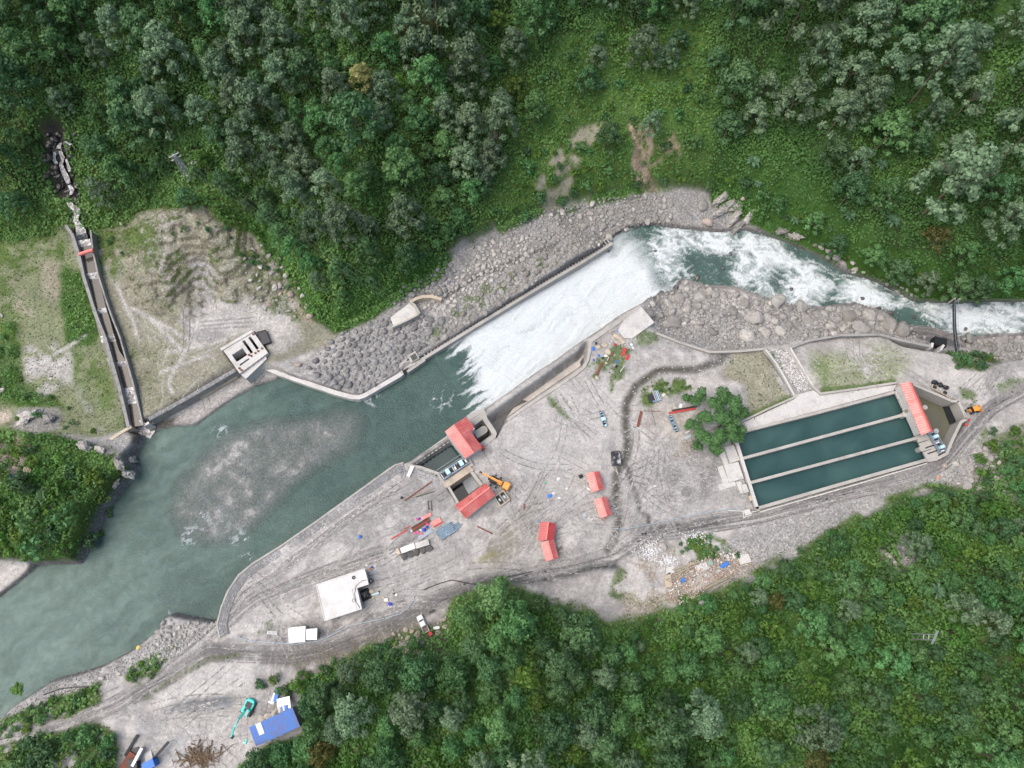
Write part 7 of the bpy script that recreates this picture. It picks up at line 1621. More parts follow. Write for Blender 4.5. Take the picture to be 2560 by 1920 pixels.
t, L_ = veh('backhoe_loader', 'orange backhoe loader parked outside the corner of the forebay pool', 'loader', (2405,1034), (2447,1022))
h_ = L_ / 2
MB().box((.2, 0, .95), (3.0, 1.0, .6)).build('chassis', M_ORANGE, t, True); loft([sec(2.2, .5, .9, 1.6), sec(.6, .55, .9, 1.8)]).build('bonnet', M_ORANGE, t, True)
loft([sec(.6, .7, 1.0, 2.5), sec(-.9, .75, 1.0, 2.6)]).build('cab', M_GLASS, t, True); MB().box((-.15, 0, 2.66), (1.7, 1.55, .12)).build('cab_roof', M_ORANGE, t, True)
for s_ in (-1, 1):
    wheel(t, 1.5, s_ * .85, .5, .4); wheel(t, -.6, s_ * .9, .72, .5); MB().tube([(.5, s_ * .6, 1.6), (2.7, s_ * .7, .8)], .12, 4).build('loader_arm', M_ORANGE, t, True)
MB().prism([(2.6, -1.15), (3.3, -1.15), (3.3, 1.15), (2.6, 1.15)], .15, [.9, .35, .35, .9]).build('loader_bucket', M_ORANGE, t, True)
MB().tube([(-1.1, 0, 1.2), (-2.0, 0, 2.6), (-2.6, .3, 1.6)], .2, 4, .14).build('backhoe_arm', M_ORANGE, t, True); MB().box((-2.7, .3, 1.2), (.6, .7, .6)).build('digging_bucket', M_DKSTEEL, t, True)
x, y, z = hit(2417, 1042); 

def motorbike(label, rear, front, paint):
    t, L_ = veh('motorbike', label, 'motorbike', rear, front)
    for x in (-.65, .68): m = MB().tube([(x, -.06, .3), (x, .06, .3)], .31, 12).build('wheel', M_RUBBER, t, True)
    MB().tube([(.62, 0, .5), (.3, 0, .85), (-.5, 0, .75)], .14, 6).build('frame', paint, t, True); MB().box((-.35, 0, .82), (.75, .28, .14)).build('seat', M_RUBBER, t, True); MB().box((.2, 0, .85), (.45, .34, .28)).build('fuel_tank', paint, t, True)
    MB().tube([(.45, -.36, 1.05), (.5, 0, 1.0), (.45, .36, 1.05)], .03, 5).build('handlebar', M_DKSTEEL, t, True); MB().box((0, 0, .45), (.5, .4, .4)).build('engine', M_DKSTEEL, t, True); return t
motorbike('dark motorbike standing on the dirt road near the white pickup', (1072,1532), (1086,1525), M_DKSTEEL)
t, L_ = veh('three_wheeler', 'red and black three wheeled carrier parked behind the white pickup', 'three wheeler', (1086,1602), (1076,1580))
MB().box((-.5, 0, .7), (1.6, 1.2, .5)).build('cargo_box', M_DKSTEEL, t, True); loft([sec(1.5, .35, .5, 1.0), sec(1.1, .55, .4, 1.4), sec(.4, .6, .4, 1.3)]).build('front_cowl', M_REDPAINT, t, True); MB().box((.3, 0, 1.0), (.5, .6, .2)).build('seat', M_RUBBER, t, True)
for x, y in ((1.2, 0), (-.8, .62), (-.8, -.62)): MB().tube([(x, y - .08, .3), (x, y + .08, .3)], .3, 12).build('wheel', M_RUBBER, t, True)

# ------------------------------------------------------------------ gate machinery
def rake(label, p0, p1, z, wid, nb):
    a, b = Vector(up(*p0, z)), Vector(up(*p1, z)); d = (b - a); L_ = d.length; d.normalize(); t = thing('trash_rake', label, 'machine', tuple(a.lerp(b, .5)), None, math.atan2(d.y, d.x))
    for s_ in (-1, 1):
        MB().box((0, s_ * wid / 2, .15), (L_, .28, .35)).build('side_beam', M_BLUEMACH, t, True); MB().tube([(-L_ / 2, s_ * wid / 2, 1.1), (L_ / 2, s_ * wid / 2, 1.1)], .06, 5).build('handrail', M_STEEL, t, True)
    for k in range(nb): MB().box((-L_ / 2 + (k + .5) * L_ / nb, 0, .2), (.22, wid, .2)).build('cross_beam', M_STEEL, t, True)
    MB().box((0, 0, .02), (L_, wid - .4, .08)).build('floor_plate', simple('rake_floor', (.07, .08, .095), .7, .4, 2) if 'rake_floor' not in MATS else MATS['rake_floor'], t, True)
    for f_ in (-.24, .26): MB().box((f_ * L_, .1, .95), (L_ * .13, wid * .8, 1.2)).build('control_cabin', M_LTBLUE, t, True)
    MB().box((.02 * L_, -.2, .6), (L_ * .05, wid * .45, .6)).build('motor', M_WHITE, t, True); MB().box((.42 * L_, 0, .5), (L_ * .05, wid * .5, .5)).build('motor', M_WHITE, t, True)
    for k in (-.38, -.12, .12, .38): MB().tube([(k * L_, -wid * .3, .5), (k * L_, wid * .3, .5)], .22, 10).build('drum', M_DKSTEEL, t, True)
    return t
rake('blue grey rake machine with two pale blue cabins over the intake pool edge', (1103,1193), (1170,1150), .9, 2.2, 12)
rake('blue rake machine with pale cabins beside the end of the long red roof', (2326,1080), (2356,1132), 1.9, 2.0, 10)
for k, off in enumerate((0, 5)): MB().tube([up(1095 - off, 1183 - off * 1.2, .4), up(1160 - off, 1140 - off * 1.2, .4)], .07, 5).top('guide_cable', M_STEEL, 'thin steel cable stretched along the intake pool, ' + ('nearer the rake machine' if k == 0 else 'farther from the rake machine'), 'cable')
def hoist(label, p0, p1, cover_, w=1.0):
    a, b = Vector(hit(*p0)), Vector(hit(*p1)); d = b - a; L_ = d.length; t = thing('hoist_frame', label, 'machine', tuple(a.lerp(b, .5)), None, math.atan2(d.y, d.x))
    for s_ in (-1, 1): MB().box((0, s_ * w / 2, .5), (L_, .22, .5)).build('side_beam', M_BLUEMACH, t, True)
    for k in range(6): MB().box((-L_ / 2 + (k + .5) * L_ / 6, 0, .5), (.18, w, .25)).build('cross_beam', M_LTBLUE, t, True)
    MB().box((0, 0, .2), (L_, w * .8, .1)).build('floor_plate', M_DKSTEEL, t, True)
    if cover_: MB().box((.05 * L_, 0, .95), (L_ * .22, w * 1.35, .5)).build('motor_cover', M_LTBLUE, t, True); MB().tube([(L_ * .34, -.5, .55), (L_ * .34, -.2, .55)], .55, 14).build('flywheel', M_RUBBER, t, True); MB().box((L_ * .47, .1, .6), (.6, .7, .5)).build('end_box', M_LTBLUE, t, True)
    else:
        for k in (-.3, 0, .3): MB().tube([(k * L_, -.35, .7), (k * L_, .35, .7)], .2, 10).build('drum', M_STEEL, t, True)
    return t
hoist('blue hoist frame with a pale cover and black wheel beside the winding drain', (1501,1029), (1513,1066), True)
hoist('long dark blue hoist frame lying among rusty beams near the big tree', (1673,1040), (1692,1080), False, 1.1)
t = thing('dark_steel_frame', 'dark steel frame with grey channels lying in weeds by the drain bend', 'frame', hit(1637, 993))
c = hit(1637, 993)
MB().box((c[0] - .4, c[1] - .3, c[2] + .3), (3.6, 2.6, .25), .25).build('base_panel', M_DKSTEEL, t)
for k, mt in enumerate((M_STEEL, M_STEEL, M_LTBLUE, M_STEEL)): MB().box((c[0] - .3 + k * .55, c[1] + .4, c[2] + .6), (.28, 3.4, .22), .30).build('channel', mt, t)
MB().box((c[0] + .6, c[1] - 1.3, c[2] + .5), (3.0, .5, .3), .25).build('end_beam', M_BLUEMACH, t)
t = thing('tank_frame', 'black covered tank streaked with white beside the drain', 'tank', hit(1539, 1146)); q4 = [up(*p, .9)[:2] for p in ((1528,1130),(1550,1128),(1554,1162),(1530,1164))]
MB().prism(q4, -.1, .9).build('tank', simple('streaked_black_cover', (.02, .021, .026), .4, .3, 1, dirt=(.5, .5, .52), dirt_amt=.9, dirt_scale=.42), t); MB().wall([(*p, 1.05) for p in q4], .22, .8, closed=True).build('rim', M_DKSTEEL, t)
x, y, z = hit(1523, 1146)
t = thing('engine_row', 'row of pale framed pump units half under black sheeting outside the forebay', 'pumps', hit(2355, 975)); c = hit(2355, 975)
for k in range(4):
    u, v = 2336 + k * 13, 968 + k * 7; p = up(u, v, .6); fr = MB().box((p[0], p[1], .35), (1.7, 1.5, .5), R(-28)).build('unit_frame', M_CONCT, t); MB().box((p[0], p[1], .75), (1.1, .9, .5), R(-28)).build('pump', M_STEEL if k % 2 else M_DKSTEEL, t)
for k in range(3):
    p = up(2338 + k * 14, 955 + k * 6, .8); o = link('black_sheet', rock_mesh(600 + k), t, (p[0] - c[0], p[1] - c[1], .5 - c[2])); o.scale = (1.1, .9, .8); o.data.materials.append(M_BLACKTARP)

# ------------------------------------------------------------------ materials lying about the yard
def beam(name, label, cat, a, b, w, h, mat, lift=0.0, group=None):
    p, q_ = hit(*a), hit(*b); d = math.hypot(q_[0] - p[0], q_[1] - p[1]); m = MB().box(((p[0] + q_[0]) / 2, (p[1] + q_[1]) / 2, (p[2] + q_[2]) / 2 + h / 2 + lift), (d, w, h), math.atan2(q_[1] - p[1], q_[0] - p[0])); return m.top(name, mat, label, cat, group)
beam('steel_beam', 'long rusty red steel beam lying on sand between the intake deck and the embankment', 'beam', (1012,1252), (1080,1204), .35, .3, M_RUST)
beam('steel_beam', 'second rusty beam lying just below the longest one by the embankment', 'beam', (1042,1240), (1086,1220), .25, .25, M_WOOD)
beam('steel_beam', 'dark thin beam lying below the rusty beams by the embankment', 'beam', (1040,1243), (1088,1228), .2, .2, M_DKSTEEL)
beam('steel_beam', 'dark rail lying upright on grey sand north of the red sheets', 'beam', (1072,1275), (1070,1251), .25, .2, M_DKSTEEL); beam('steel_beam', 'second dark rail lying upright beside the first north of the red sheets', 'beam', (1080,1278), (1078,1252), .25, .2, M_DKSTEEL)
beam('steel_beam', 'long brick red steel channel lying west of the coloured bags', 'beam', (978,1348), (1018,1325), .4, .25, M_REDPAINT); beam('steel_beam', 'short red channel continuing the long one toward the bags', 'beam', (1010,1322), (1026,1315), .25, .2, M_REDPAINT)
beam('steel_beam', 'dark red beam lying alone between the pipe stack and the joined huts', 'beam', (1193,1316), (1232,1335), .35, .3, M_RUST); beam('steel_beam', 'short rust red plate near the twin pit box', 'beam', (1310,1274), (1312,1260), .5, .15, M_RUST)
beam('steel_beam', 'rust brown girder lying beside the winding drain', 'girder', (1594,1067), (1603,1029), .75, .5, M_RUST); beam('steel_beam', 'long red girder lying half under the big tree', 'girder', (1672,1033), (1738,1022), .6, .4, M_REDPAINT); beam('steel_beam', 'dark girder lying against the long red girder under the big tree', 'girder', (1680,1027), (1742,1016), .45, .4, M_DKSTEEL)
beam('steel_beam', 'rust red channel among scrap beside the flushing channel wall', 'girder', (1492,938), (1504,908), .7, .4, M_RUST); beam('steel_beam', 'thin rust red strip running diagonally through the scrap heap', 'beam', (1518,905), (1534,880), .35, .2, M_RUST); beam('steel_beam', 'dark stake lying near the blue sheet in the yard', 'beam', (1421,1221), (1436,1190), .2, .15, M_WOOD)
for (a, b, mt, lb) in (((1557,890), (1562,870), M_REDPAINT, 'faded red sheet in weeds beside the scrap heap, the northern one'), ((1565,900), (1572,888), M_REDPAINT, 'faded red sheet in weeds beside the scrap heap, the southern one')): beam('metal_sheet', lb, 'sheet', a, b, 1.1, .08, mt, .12)
# red sheets, coloured bags, pipe stack
beam('roof_sheet_stack', 'short stack of red roof sheets beside violet bags', 'sheets', (1053,1298), (1078,1285), 1.0, .3, M_RED); beam('roof_sheet_stack', 'broad stack of red roof sheets at the end of the brown trough', 'sheets', (1080,1311), (1102,1299), 1.5, .35, M_RED); beam('roof_sheet_stack', 'narrow red sheet pile lying along the broad red stack', 'sheets', (1084,1317), (1106,1304), .7, .25, M_REDPAINT)
tr = thing('steel_trough', 'brown steel trough lying beside the coloured bags', 'trough', hit(1055, 1312)); a, b = hit(1031, 1325), hit(1074, 1299); d = math.atan2(b[1] - a[1], b[0] - a[0]); c = ((a[0] + b[0]) / 2, (a[1] + b[1]) / 2, Hz(a[0], a[1])); L_ = math.hypot(b[0] - a[0], b[1] - a[1])
MB().box((c[0], c[1], c[2] + .2), (L_, 1.1, .12), d).build('floor_plate', M_RUST, tr)
for s_ in (-1, 1): MB().box((c[0] - s_ * .6 * math.sin(d), c[1] + s_ * .6 * math.cos(d), c[2] + .45), (L_, .12, .6), d).build('side_plate', M_DKSTEEL, tr)
for i, (u, v, s_, mt, cn) in enumerate(((1068,1310,.7,M_PINK,'pink'),(1045,1330,.55,M_PINK,'pink'),(1052,1325,.5,M_WHITE,'white'),(1060,1325,.75,M_PURPLE,'violet'),(1068,1318,.6,M_PURPLE,'violet'),(1038,1333,.5,M_PINK,'pink'),(1029,1328,.45,M_WHITE,'white'),(1042,1298,.5,M_PINK,'pink'),(1048,1297,.55,M_PURPLE,'violet'),(1055,1335,.5,M_PINK,'pink'))):
    x, y, z = hit(u, v); o = link('bag', rock_mesh(650 + i), None, (x, y, z + s_ * .35)); o.data.materials.append(mt); o.scale = (s_, s_ * .8, s_ * .6); tag(o, cn + ' plastic bag in the heap beside the red roof sheets', 'bag', cn + ' bags beside the red sheets')
def pipes(name, label, cat, a, b, n, r, mat, rows=1):
    p, q_ = Vector(hit(*a)), Vector(hit(*b)); d = (q_ - p).normalized(); nn = Vector((-d.y, d.x, 0)); t = thing(name, label, cat, tuple(p.lerp(q_, .5)))
    for k in range(n):
        for j in range(rows): o = nn * (k - (n - 1) / 2) * r * 2.06 + Vector((0, 0, r + j * r * 1.9)) + d * srnd.uniform(-.4, .4); MB().tube([p + o, q_ + o], r, 8).build('pipe', mat, t)
    return t
M_PIPE = simple('grey_blue_pipe', (.20, .27, .33), .4, .15, 1)
pipes('pipe_stack', 'stack of grey blue pipes beside the trampled sand, western bundle', 'pipes', (1098,1340), (1115,1326), 7, .24, M_PIPE, 2); pipes('pipe_stack', 'stack of grey blue pipes, broad middle bundle', 'pipes', (1112,1330), (1134,1316), 7, .24, M_PIPE, 2); pipes('pipe_stack', 'stack of grey blue pipes, narrow eastern bundle', 'pipes', (1130,1322), (1150,1311), 4, .22, M_PIPE, 1)
pipes('tube_bundle', 'loose bundle of pale tubes between the bags and the white containers', 'tubes', (1046,1347), (1080,1325), 5, .12, M_TIN)
for (a, b, lb) in (((1004,1378), (1038,1365), 'long white covered box beside a dark spoil strip, western one'), ((1040,1366), (1073,1356), 'long grey white covered box beside a dark spoil strip, eastern one')):
    o = beam('white_container', lb, 'container', a, b, 1.7, 1.4, M_WHITE if 'western' in lb else M_CONCW)
beam('cream_sack', 'cream canvas heap at the west end of the white boxes', 'sack', (992,1372), (999,1386), .9, .5, M_CONCT)
x, y, z = hit(1082, 1375)
def lump(name, label, cat, u, v, s_, mat, flat_=.5, group=None, el=.8):
    x, y, z = hit(u, v); o = link(name, rock_mesh(int(u * 7 + v)), None, (x, y, z + s_ * flat_ * .4)); o.data.materials.append(mat); o.scale = (s_, s_ * el, s_ * flat_); o.rotation_euler = (0, 0, u % 3); return tag(o, label, cat, group)
for i in range(5): lump('spoil_heap', 'dark spoil lump in the strip beside the white boxes', 'spoil', 1010 + i * 16, 1390 - i * 5, 1.5, simple('dark_spoil', (.10, .098, .095), .95, .5, 2) if 'dark_spoil' not in MATS else MATS['dark_spoil'], .35, 'spoil lumps beside the white boxes')
# by the flat roofed building
def cover_sheet(name, label, u, v, w, h, rz, mat):
    x, y, z = hit(u, v); n = 8; m = MB(); vs = []
    for i in range(n + 1):
        for j in range(n + 1):
            a, b = (i / n - .5) * w, (j / n - .5) * h; q = max(0, 1 - max(abs(i / n - .5), abs(j / n - .5)) * 2); k = 1 - .18 * (abs(i / n - .5) * 2) ** 2 * srnd.random()
            vs.append((x + (a * math.cos(rz) - b * math.sin(rz)) * k, y + (a * math.sin(rz) + b * math.cos(rz)) * k, z + .1 + .9 * min(1, q * 2.2) + srnd.uniform(-.12, .12) * (q > 0)))
    m.add(vs, [(i * (n + 1) + j, (i + 1) * (n + 1) + j, (i + 1) * (n + 1) + j + 1, i * (n + 1) + j + 1) for i in range(n) for j in range(n)]); return m.top(name, mat, label, 'tarpaulin')
cover_sheet('tarpaulin', 'crumpled black tarpaulin over a heap beside the flat roofed building', 913, 1487, 3.4, 3.4, .5, M_BLACKTARP)
t = thing('water_tank', 'round black water tank at the corner of the flat roofed building', 'tank', hit(929, 1453)); c = t.location; MB().tube([(c.x, c.y, c.z), (c.x, c.y, c.z + 1.1), (c.x, c.y, c.z + 1.3)], .6, 16).build('tank_body', M_BLACKTARP, t); MB().cyl((c.x, c.y, c.z + 1.3), .22, .12, 10).build('lid', M_WHITE, t)
lump('sand_sack', 'tan sack heap beside the black tarpaulin', 'sack', 930, 1479, .9, M_CONCT); beam('board', 'pale blue board leaning near the tan sacks', 'board', (928,1488), (947,1482), .45, .2, M_LTBLUE); lump('yellow_bin', 'yellow green tub beside the pale blue board', 'tub', 934, 1494, .42, simple('yellow_green_plastic', (.45, .50, .14), .5, .1), .8)
lump('blue_drum', 'dark blue drum near the corner of the flat roofed building', 'drum', 930, 1418, .42, M_PURPLE, .9); lump('white_sack', 'white sack near the corner of the flat roofed building', 'sack', 918, 1414, .5, M_WHITE); lump('orange_bucket', 'orange bucket between the white sack and the blue drum', 'bucket', 923, 1422, .35, M_ORANGE, .9)
for i, (u, v, s_, mt, lb) in enumerate(((966,1500,.8,M_WHITE,'white cloth heap in the yard east of the flat roofed building'),(975,1510,.75,M_PURPLE,'violet cloth heap in the yard east of the flat roofed building'),(960,1496,.6,M_CONCT,'tan cloth heap in the yard east of the flat roofed building'),(984,1476,.3,M_BLACKTARP,'small black bag north of the cloth heap, upper one'),(985,1484,.35,M_BLACKTARP,'small black bag north of the cloth heap, lower one'),(991,1487,.5,M_WHITE,'white rag beside the lower small black bag'),(948,1479,.35,M_DKSTEEL,'small dark box at the end of the pale blue board'))): lump('bundle', lb, 'bundle', u, v, s_, mt, .5)
lump('blue_heap', 'blue plastic heap alone on the sand near the embankment road', 'heap', 900, 1342, .75, M_TARPBLUE, .7)
lump('tyre', 'single black tyre lying on sand near the rusty beams', 'tyre', 1004, 1245, .55, M_RUBBER, .4, None, 1.0)
cover_sheet('tarpaulin', 'small black tarpaulin heap west of the red hut', 1452, 1191, 1.4, 1.2, .4, M_BLACKTARP)
for (u, v, s_, mt, lb) in ((1374,1239,.9,M_TARPBLUE,'crumpled blue sheet on the open sand'), (1396,1198,.7,M_WHITE,'white board on the open sand north of the blue sheet'), (1384,1233,.55,M_WHITE,'white sack beside the blue sheet'), (1398,1245,.55,M_WHITE,'white square sheet southeast of the blue sheet'), (1417,1222,.45,M_WHITE,'white scrap at the foot of the dark stake'), (1363,1206,.4,simple('green_plastic', (.05, .40, .14), .5, .1),'green plastic scrap on the open sand'), (1461,1288,.6,M_TIN,'grey blue scrap heap west of the red hut'), (1638,1215,.45,M_WHITE,'white scrap in the stony area by the branch of the drain'), (1346,1303,.7,M_BLUEMACH,'blue grey scrap at the north corner of the joined huts'), (1511,1298,.7,M_TILE,'tile red heap behind the southern red hut')): lump('scrap', lb, 'scrap', u, v, s_, mt, .35)
beam('bench', 'pale plank bench by the western wall of the red hut', 'bench', (1467,1220), (1474,1226), .5, .45, M_WHITE)
for k in range(6):
    u, v = 1680 + k * 3.5, 0
for (a, b, w, mt, lb) in (((1712,1096), (1728,1088), .9, M_TIN, 'pale zinc sheet lying south of the big tree'), ((1713,1083), (1723,1078), .35, M_WHITE, 'short white plank just above the zinc sheet south of the big tree'), ((1703,1010), (1700,1020), .9, M_WHITE, 'white board under the edge of the big tree'), ((1656,985), (1661,990), 1.2, M_CONCW, 'pale board beside the dark steel frame')): beam('board', lb, 'board', a, b, w, .12, mt, .05)
ld = thing('ladder', 'white slatted ladder lying near the cream shed', 'ladder', hit(680, 1582)); a, b = hit(668, 1581), hit(694, 1583); d = math.atan2(b[1] - a[1], b[0] - a[0]); L_ = math.hypot(b[0] - a[0], b[1] - a[1])
for s_ in (-1, 1): MB().box(((a[0] + b[0]) / 2 - s_ * .4 * math.sin(d), (a[1] + b[1]) / 2 + s_ * .4 * math.cos(d), a[2] + .12), (L_, .1, .12), d).build('rail', M_WHITE, ld)
for k in range(8): t_ = (k + .5) / 8; MB().box((a[0] + (b[0] - a[0]) * t_, a[1] + (b[1] - a[1]) * t_, a[2] + .14), (.2, .8, .1), d).build('rung', M_WHITE, ld)
beam('white_case', 'white flat case on the ground behind the parked pickup', 'case', (1084,1571), (1099,1568), .8, .35, M_WHITE); lump('white_block', 'white block north of the white flat case', 'block', 1114, 1545, .45, M_WHITE, .7)
beam('steel_box', 'turquoise spare arm lying near the excavator bucket', 'arm', (614,1860), (617,1847), .45, .4, M_TEAL); lump('white_drum', 'white drum beside the turquoise spare arm', 'drum', 610, 1857, .5, M_WHITE, .8)
lump('white_drum', 'white plastic drum between the excavator and the workshop', 'drum', 675, 1755, .55, M_WHITE, .8)
sp_ = MB(); 
for k in range(3): lump('sand_heap', 'pale sand heap against the north wall of the blue workshop', 'sand heap', 656 + k * 16, 1800 - k * 9, 1.5, simple('tan_sand', (.42, .385, .33), .95, .2, 2) if 'tan_sand' not in MATS else MATS['tan_sand'], .45, 'sand heaps at the workshop')
cover_sheet('tarpaulin', 'small bright blue tarpaulin on the rocky knoll', 30, 1199, 2.6, 2.6, .7, M_TARPBLUE)
pf = thing('plank_platform', 'small frame of weathered planks on the knoll behind the blue tarpaulin', 'platform', hit(68, 1182)); c = pf.location
for k in range(5): MB().box((c.x - 1.0 + k * .5, c.y, c.z + .4), (.3, 3.4, .12), -.05).build('plank', M_WOOD if k % 2 else M_BAMBOO, pf)
lump('orange_sheet', 'orange scrap of sheet on the tan rock of the knoll', 'sheet', 52, 1124, .7, M_ORANGE, .2)
lump('yellow_float', 'yellow foam block at the water edge of the gravel spit', 'float', 346, 1618, .8, simple('yellow_foam', (.55, .42, .12), .7, .2), .5)
lump('red_bundle', 'red bundle outside the corner of the forebay wall, northern one', 'bundle', 2422, 1050, .55, M_REDPAINT, .6); lump('red_bundle', 'red and white bundle by the road at the forebay corner', 'bundle', 2415, 1062, .7, M_REDPAINT, .6)
lump('brick_heap', 'small reddish rubble heap on the verge below the basin road', 'rubble', 2345, 1193, .9, M_TILE, .4)
# scrap heap by the flushing channel wall
for i, (u, v, s_, mt, cn) in enumerate(((1483,872,.8,M_TARPBLUE,'blue'),(1497,868,1.1,M_CONCT,'tan'),(1512,862,1.3,M_CONCT,'tan'),(1520,880,1.2,M_CONCT,'tan'),(1490,858,.6,M_BLACKTARP,'black'),(1496,890,.6,M_TARPBLUE,'blue'),(1538,862,.7,M_REDPAINT,'red'),(1515,890,.7,M_WHITE,'white'),(1507,895,.6,M_BLACKTARP,'black'),(1484,900,.5,M_PURPLE,'violet'),(1545,828,.6,M_TARPBLUE,'blue'),(1542,905,.6,M_TARPBLUE,'blue'),(1540,917,.8,M_DKSTEEL,'dark'),(1524,931,.3,M_DKSTEEL,'dark'),(1580,862,.8,M_TIN,'grey'),(1583,870,.6,M_WHITE,'white'),(1532,845,.6,M_CONCT,'tan'),(1493,945,.9,M_CONCT,'tan'),(1515,908,.6,M_CONCT,'tan'),(1584,835,.35,M_DKSTEEL,'dark'))):
    lump('scrap_piece', cn + ' piece in the scrap heap beside the flushing channel wall', 'scrap', u, v, s_, mt, .4, cn + ' pieces of the scrap heap')
beam('white_pole', 'short white pole lying in the scrap heap weeds', 'pole', (1550,930), (1560,916), .2, .15, M_WHITE); beam('white_pole', 'thin white pole sticking out of the scrap heap', 'pole', (1518,902), (1522,892), .15, .15, M_WHITE)
x, y, z = hit(1532, 832); tag(MB().ring((x, y, z + .25), .55, .16).build('tyre', M_WOOD), 'tan ring lying at the foot of the chute wall', 'ring')
for o in list(COL.objects):
    pass
# ruined hut: floor slabs, bamboo rafters, rubble, sheets
ru = thing('ruined_hut', 'collapsed hut of broken slabs, bamboo poles and rubbish beside the south wood', 'ruin', hit(1760, 1450)); rc = ru.location
def rpiece(name, pts, z, th, mat): MB().prism([hit(*p)[:2] for p in pts], rc.z + z - th, rc.z + z).build(name, mat, ru)
rpiece('floor_slab', ((1725,1455),(1780,1435),(1790,1455),(1750,1475),(1730,1475)), .3, .5, M_CONC); rpiece('floor_slab', ((1838,1385),(1870,1385),(1878,1405),(1850,1412)), .4, .5, M_CONCW); rpiece('floor_slab', ((1736,1415),(1764,1406),(1772,1422),(1745,1432)), .5, .6, M_CONCW); rpiece('floor_slab', ((1660,1440),(1675,1430),(1680,1465),(1662,1470)), .4, .5, M_CONCT); rpiece('floor_slab', ((1680,1530),(1694,1515),(1745,1505),(1740,1515),(1690,1522),(1692,1533)), .4, .5, M_CONCT); rpiece('floor_slab', ((1665,1420),(1685,1415),(1685,1432),(1664,1438)), .4, .5, M_CONCW)
for k in range(5): a, b = hit(1680 + k * 3 + srnd.uniform(-6, 6), 1425 + k * 6), hit(1735 + srnd.uniform(-20, 14), 1402 + k * 5 + srnd.uniform(-5, 5)); MB().tube([(a[0], a[1], a[2] + .8), (b[0], b[1], b[2] + 1.0)], .16, 5).build('bamboo_pole', M_BAMBOO, ru)
for k in range(4): a, b = hit(1764 + srnd.uniform(-8, 14), 1468 + k * 3), hit(1824 + srnd.uniform(-18, 10), 1432 + k * 3 + srnd.uniform(-4, 4)); MB().tube([(a[0], a[1], a[2] + .9), (b[0], b[1], b[2] + .9)], .16, 5).build('bamboo_pole', M_BAMBOO, ru)
for k in range(9):
    u, v = srnd.uniform(1670, 1740), srnd.uniform(1440, 1500); a, b = hit(u, v), hit(u + srnd.uniform(-30, 30), v + srnd.uniform(-12, 12)); MB().tube([(a[0], a[1], a[2] + .5), (b[0], b[1], b[2] + .9)], .13, 5).build('bamboo_pole', M_BAMBOO, ru)
rpiece('blue_sheet', ((1797,1416),(1815,1403),(1822,1410),(1804,1422)), .9, .1, M_TARPBLUE); rpiece('blue_sheet', ((1702,1446),(1710,1444),(1712,1456),(1703,1456)), .8, .1, M_TARPBLUE); rpiece('white_sheet', ((1828,1385),(1836,1382),(1842,1396),(1832,1397)), .8, .1, M_WHITE)
rpiece('green_sheet', ((1768,1404),(1778,1400),(1782,1412),(1771,1414)), .7, .1, simple('faded_green_sheet', (.22, .33, .28), .6, .2))
rub = []; rub2 = []; rub3 = []
RPOLY = [(1670,1440),(1720,1410),(1780,1385),(1840,1378),(1885,1385),(1870,1415),(1800,1450),(1750,1490),(1690,1520),(1670,1490)]
for k in range(1900):
    u, v = srnd.uniform(1660, 1890), srnd.uniform(1375, 1525)
    if not inpx(u, v, RPOLY): continue
    x, y, z = hit(u, v); s_ = srnd.uniform(.14, .5); (rub if srnd.random() < .55 else rub2 if srnd.random() < .6 else rub3).append((x, y, z + .35, s_, s_ * .7, s_ * .5, srnd.uniform(0, 6)))
merge_rocks('rubble', rub, M_CONCT, ru); merge_rocks('rubbish', rub2, M_PURPLE if False else simple('pinkish_rubbish', (.42, .27, .24), .8, .4, 3), ru); merge_rocks('white_rubbish', rub3, M_WHITE, ru)
t = thing('round_tank', 'round pale concrete tank beside the lower end of the ruined hut', 'tank', hit(1753, 1508)); c = t.location; MB().cyl((c.x, c.y, c.z - .3), .75, 1.3, 18).build('tank_body', M_CONC, t); MB().ring((c.x, c.y, c.z + 1.02), .68, .1).build('rim', M_CONCW, t)
wr = []
for k in range(420):
    g = srnd.random(); u, v = (srnd.gauss(1625, 14), srnd.gauss(1378, 13)) if g < .6 else (srnd.gauss(1668, 13), srnd.gauss(1402, 8)); x, y, z = hit(u, v); s_ = srnd.uniform(.12, .38); wr.append((x, y, z + .1, s_, s_ * .8, s_ * .6, srnd.uniform(0, 6)))
for k in range(110): u, v = srnd.gauss(1735, 18), srnd.gauss(1340, 8); x, y, z = hit(u, v); s_ = srnd.uniform(.12, .35); wr.append((x, y, z + .1, s_, s_ * .8, s_ * .6, srnd.uniform(0, 6)))
merge_rocks('white_rubble', wr, M_WHITE, None, 'heaps of broken white rubble beside the road near the ruined hut')
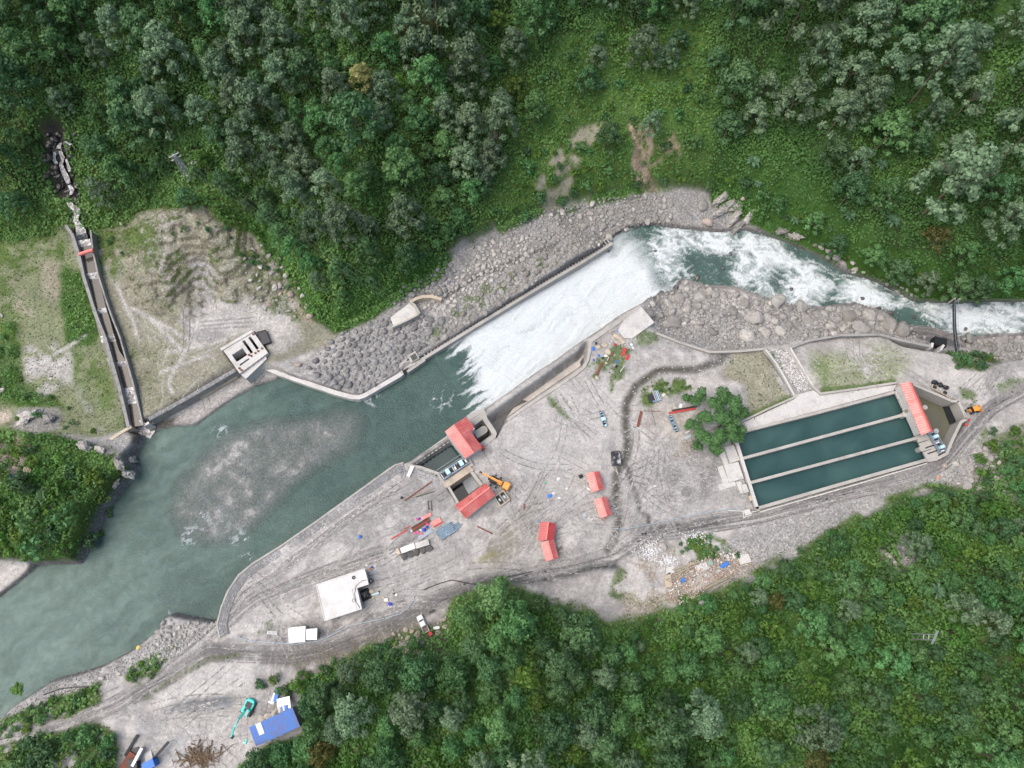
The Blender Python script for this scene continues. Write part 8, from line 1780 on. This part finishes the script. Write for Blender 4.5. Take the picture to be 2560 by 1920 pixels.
# crusher with conveyors, driftwood
cr = thing('stone_crusher', 'dark stone crusher plant with two conveyors and a small blue roof', 'crusher', hit(345, 1900)); cz = cr.location.z
def conv(a, b, z0, z1): p, q_ = up(*a, z0), up(*b, z1); MB().wall([p, q_], .75, [z0 - .3, z1 - .3]).build('conveyor', M_DKSTEEL, cr); MB().tube([up(*b, z1 - .3), (q_[0], q_[1], cz - .3)], .1, 5).build('support', M_STEEL, cr)
conv((312,1890), (343,1838), cz + .8, cz + 3.2); conv((372,1910), (421,1855), cz + .8, cz + 3.2)
for (u, v, sx, sy, h_, mt, nm, rz) in ((318,1905,2.2,5,1.6,M_RUST,'feeder',-.5),(342,1893,.8,5,2.4,M_STEEL,'chute',-.4),(330,1912,2.5,3,2.2,M_DKSTEEL,'crusher_body',.2),(338,1880,2.2,2.2,1.2,M_DKSTEEL,'drive_box',.3),(371,1890,2.0,2.2,.4,M_CONCW,'pale_sheet',.4),(370,1913,3.2,2.2,2.8,M_TARPBLUE,'blue_roof',.5)):
    p = up(u, v, cz + h_); MB().box((p[0], p[1], cz + h_ / 2), (sx, sy, h_), rz).build(nm, mt, cr)
dw = thing('driftwood_pile', 'tangled pile of brown driftwood and roots at the edge of the quarry floor', 'driftwood', hit(510, 1893)); dc = dw.location
for k in range(90):
    u, v = 505 + srnd.gauss(0, 24), 1893 + srnd.gauss(0, 11); x, y, z = hit(u, v); a = srnd.gauss(-.5, .8); l_ = srnd.uniform(.8, 3.2); m_ = srnd.uniform(-.4, .4)
    MB().tube([(x - math.cos(a) * l_, y - math.sin(a) * l_, z + .2), (x + m_, y - m_, z + srnd.uniform(.3, .7)), (x + math.cos(a) * l_, y + math.sin(a) * l_, z + .2)], srnd.uniform(.08, .2), 5, .04).build('branch', M_DRIFT, dw)
# roadside water pipes and fence wires
def pipe_run(label, pts, r, mat, cat='pipe'): return MB().tube([tuple(Vector(hit(*p)) + Vector((0, 0, .25))) for p in pts], r, 5).top('water_pipe', mat, label, cat)
M_PIPEB = simple('pale_blue_pipe', (.36, .45, .52), .5, .15)
pipe_run('pale blue pipe along the road edge from the cream shed to the yard', [(593,1592),(625,1602),(680,1606),(740,1610),(800,1602),(840,1582),(880,1562),(960,1546),(1000,1535),(1020,1520),(1034,1500),(1035,1490)], .11, M_PIPEB)
pipe_run('dark hose and pipe line across the sand south of the joined huts', [(1060,1474),(1100,1458),(1130,1450),(1160,1456),(1190,1461),(1225,1453),(1280,1440),(1330,1429)], .13, M_DKSTEEL); pipe_run('long pale pipe along the north edge of the basin road', [(1530,1322),(1560,1323),(1620,1312),(1700,1294),(1790,1277),(1860,1270)], .09, M_PIPEB)
pipe_run('dark hose along the foot of the bank by the pale green bush', [(110,1737),(150,1722),(185,1718),(240,1716)], .14, M_DKSTEEL); pipe_run('thin rusty bar lying from the girder to the hoist frame', [(1610,1028),(1650,1029)], .07, M_RUST); pipe_run('dark cable lying by the waterline ditch beside the weeds', [(1520,1416),(1480,1420)], .06, M_DKSTEEL)
for i, (u, v) in enumerate(((600,1592),(640,1602),(690,1606),(850,1575),(905,1555),(960,1546),(1010,1528),(1180,1458),(1240,1448),(1560,1322),(1625,1310),(1700,1293),(1780,1279))):
    x, y, z = hit(u, v); MB().box((x, y, z + .45), (.16, .16, 1.1)).top('fence_post', M_CONCW, 'short pale post standing beside the pipe along the dirt road', 'post', 'short posts along the dirt road')
print('BOULDERS', NB[0], 'OBJ', len(COL.objects), 'TRIS', sum(len(m.polygons) * 2 for m in bpy.data.meshes))
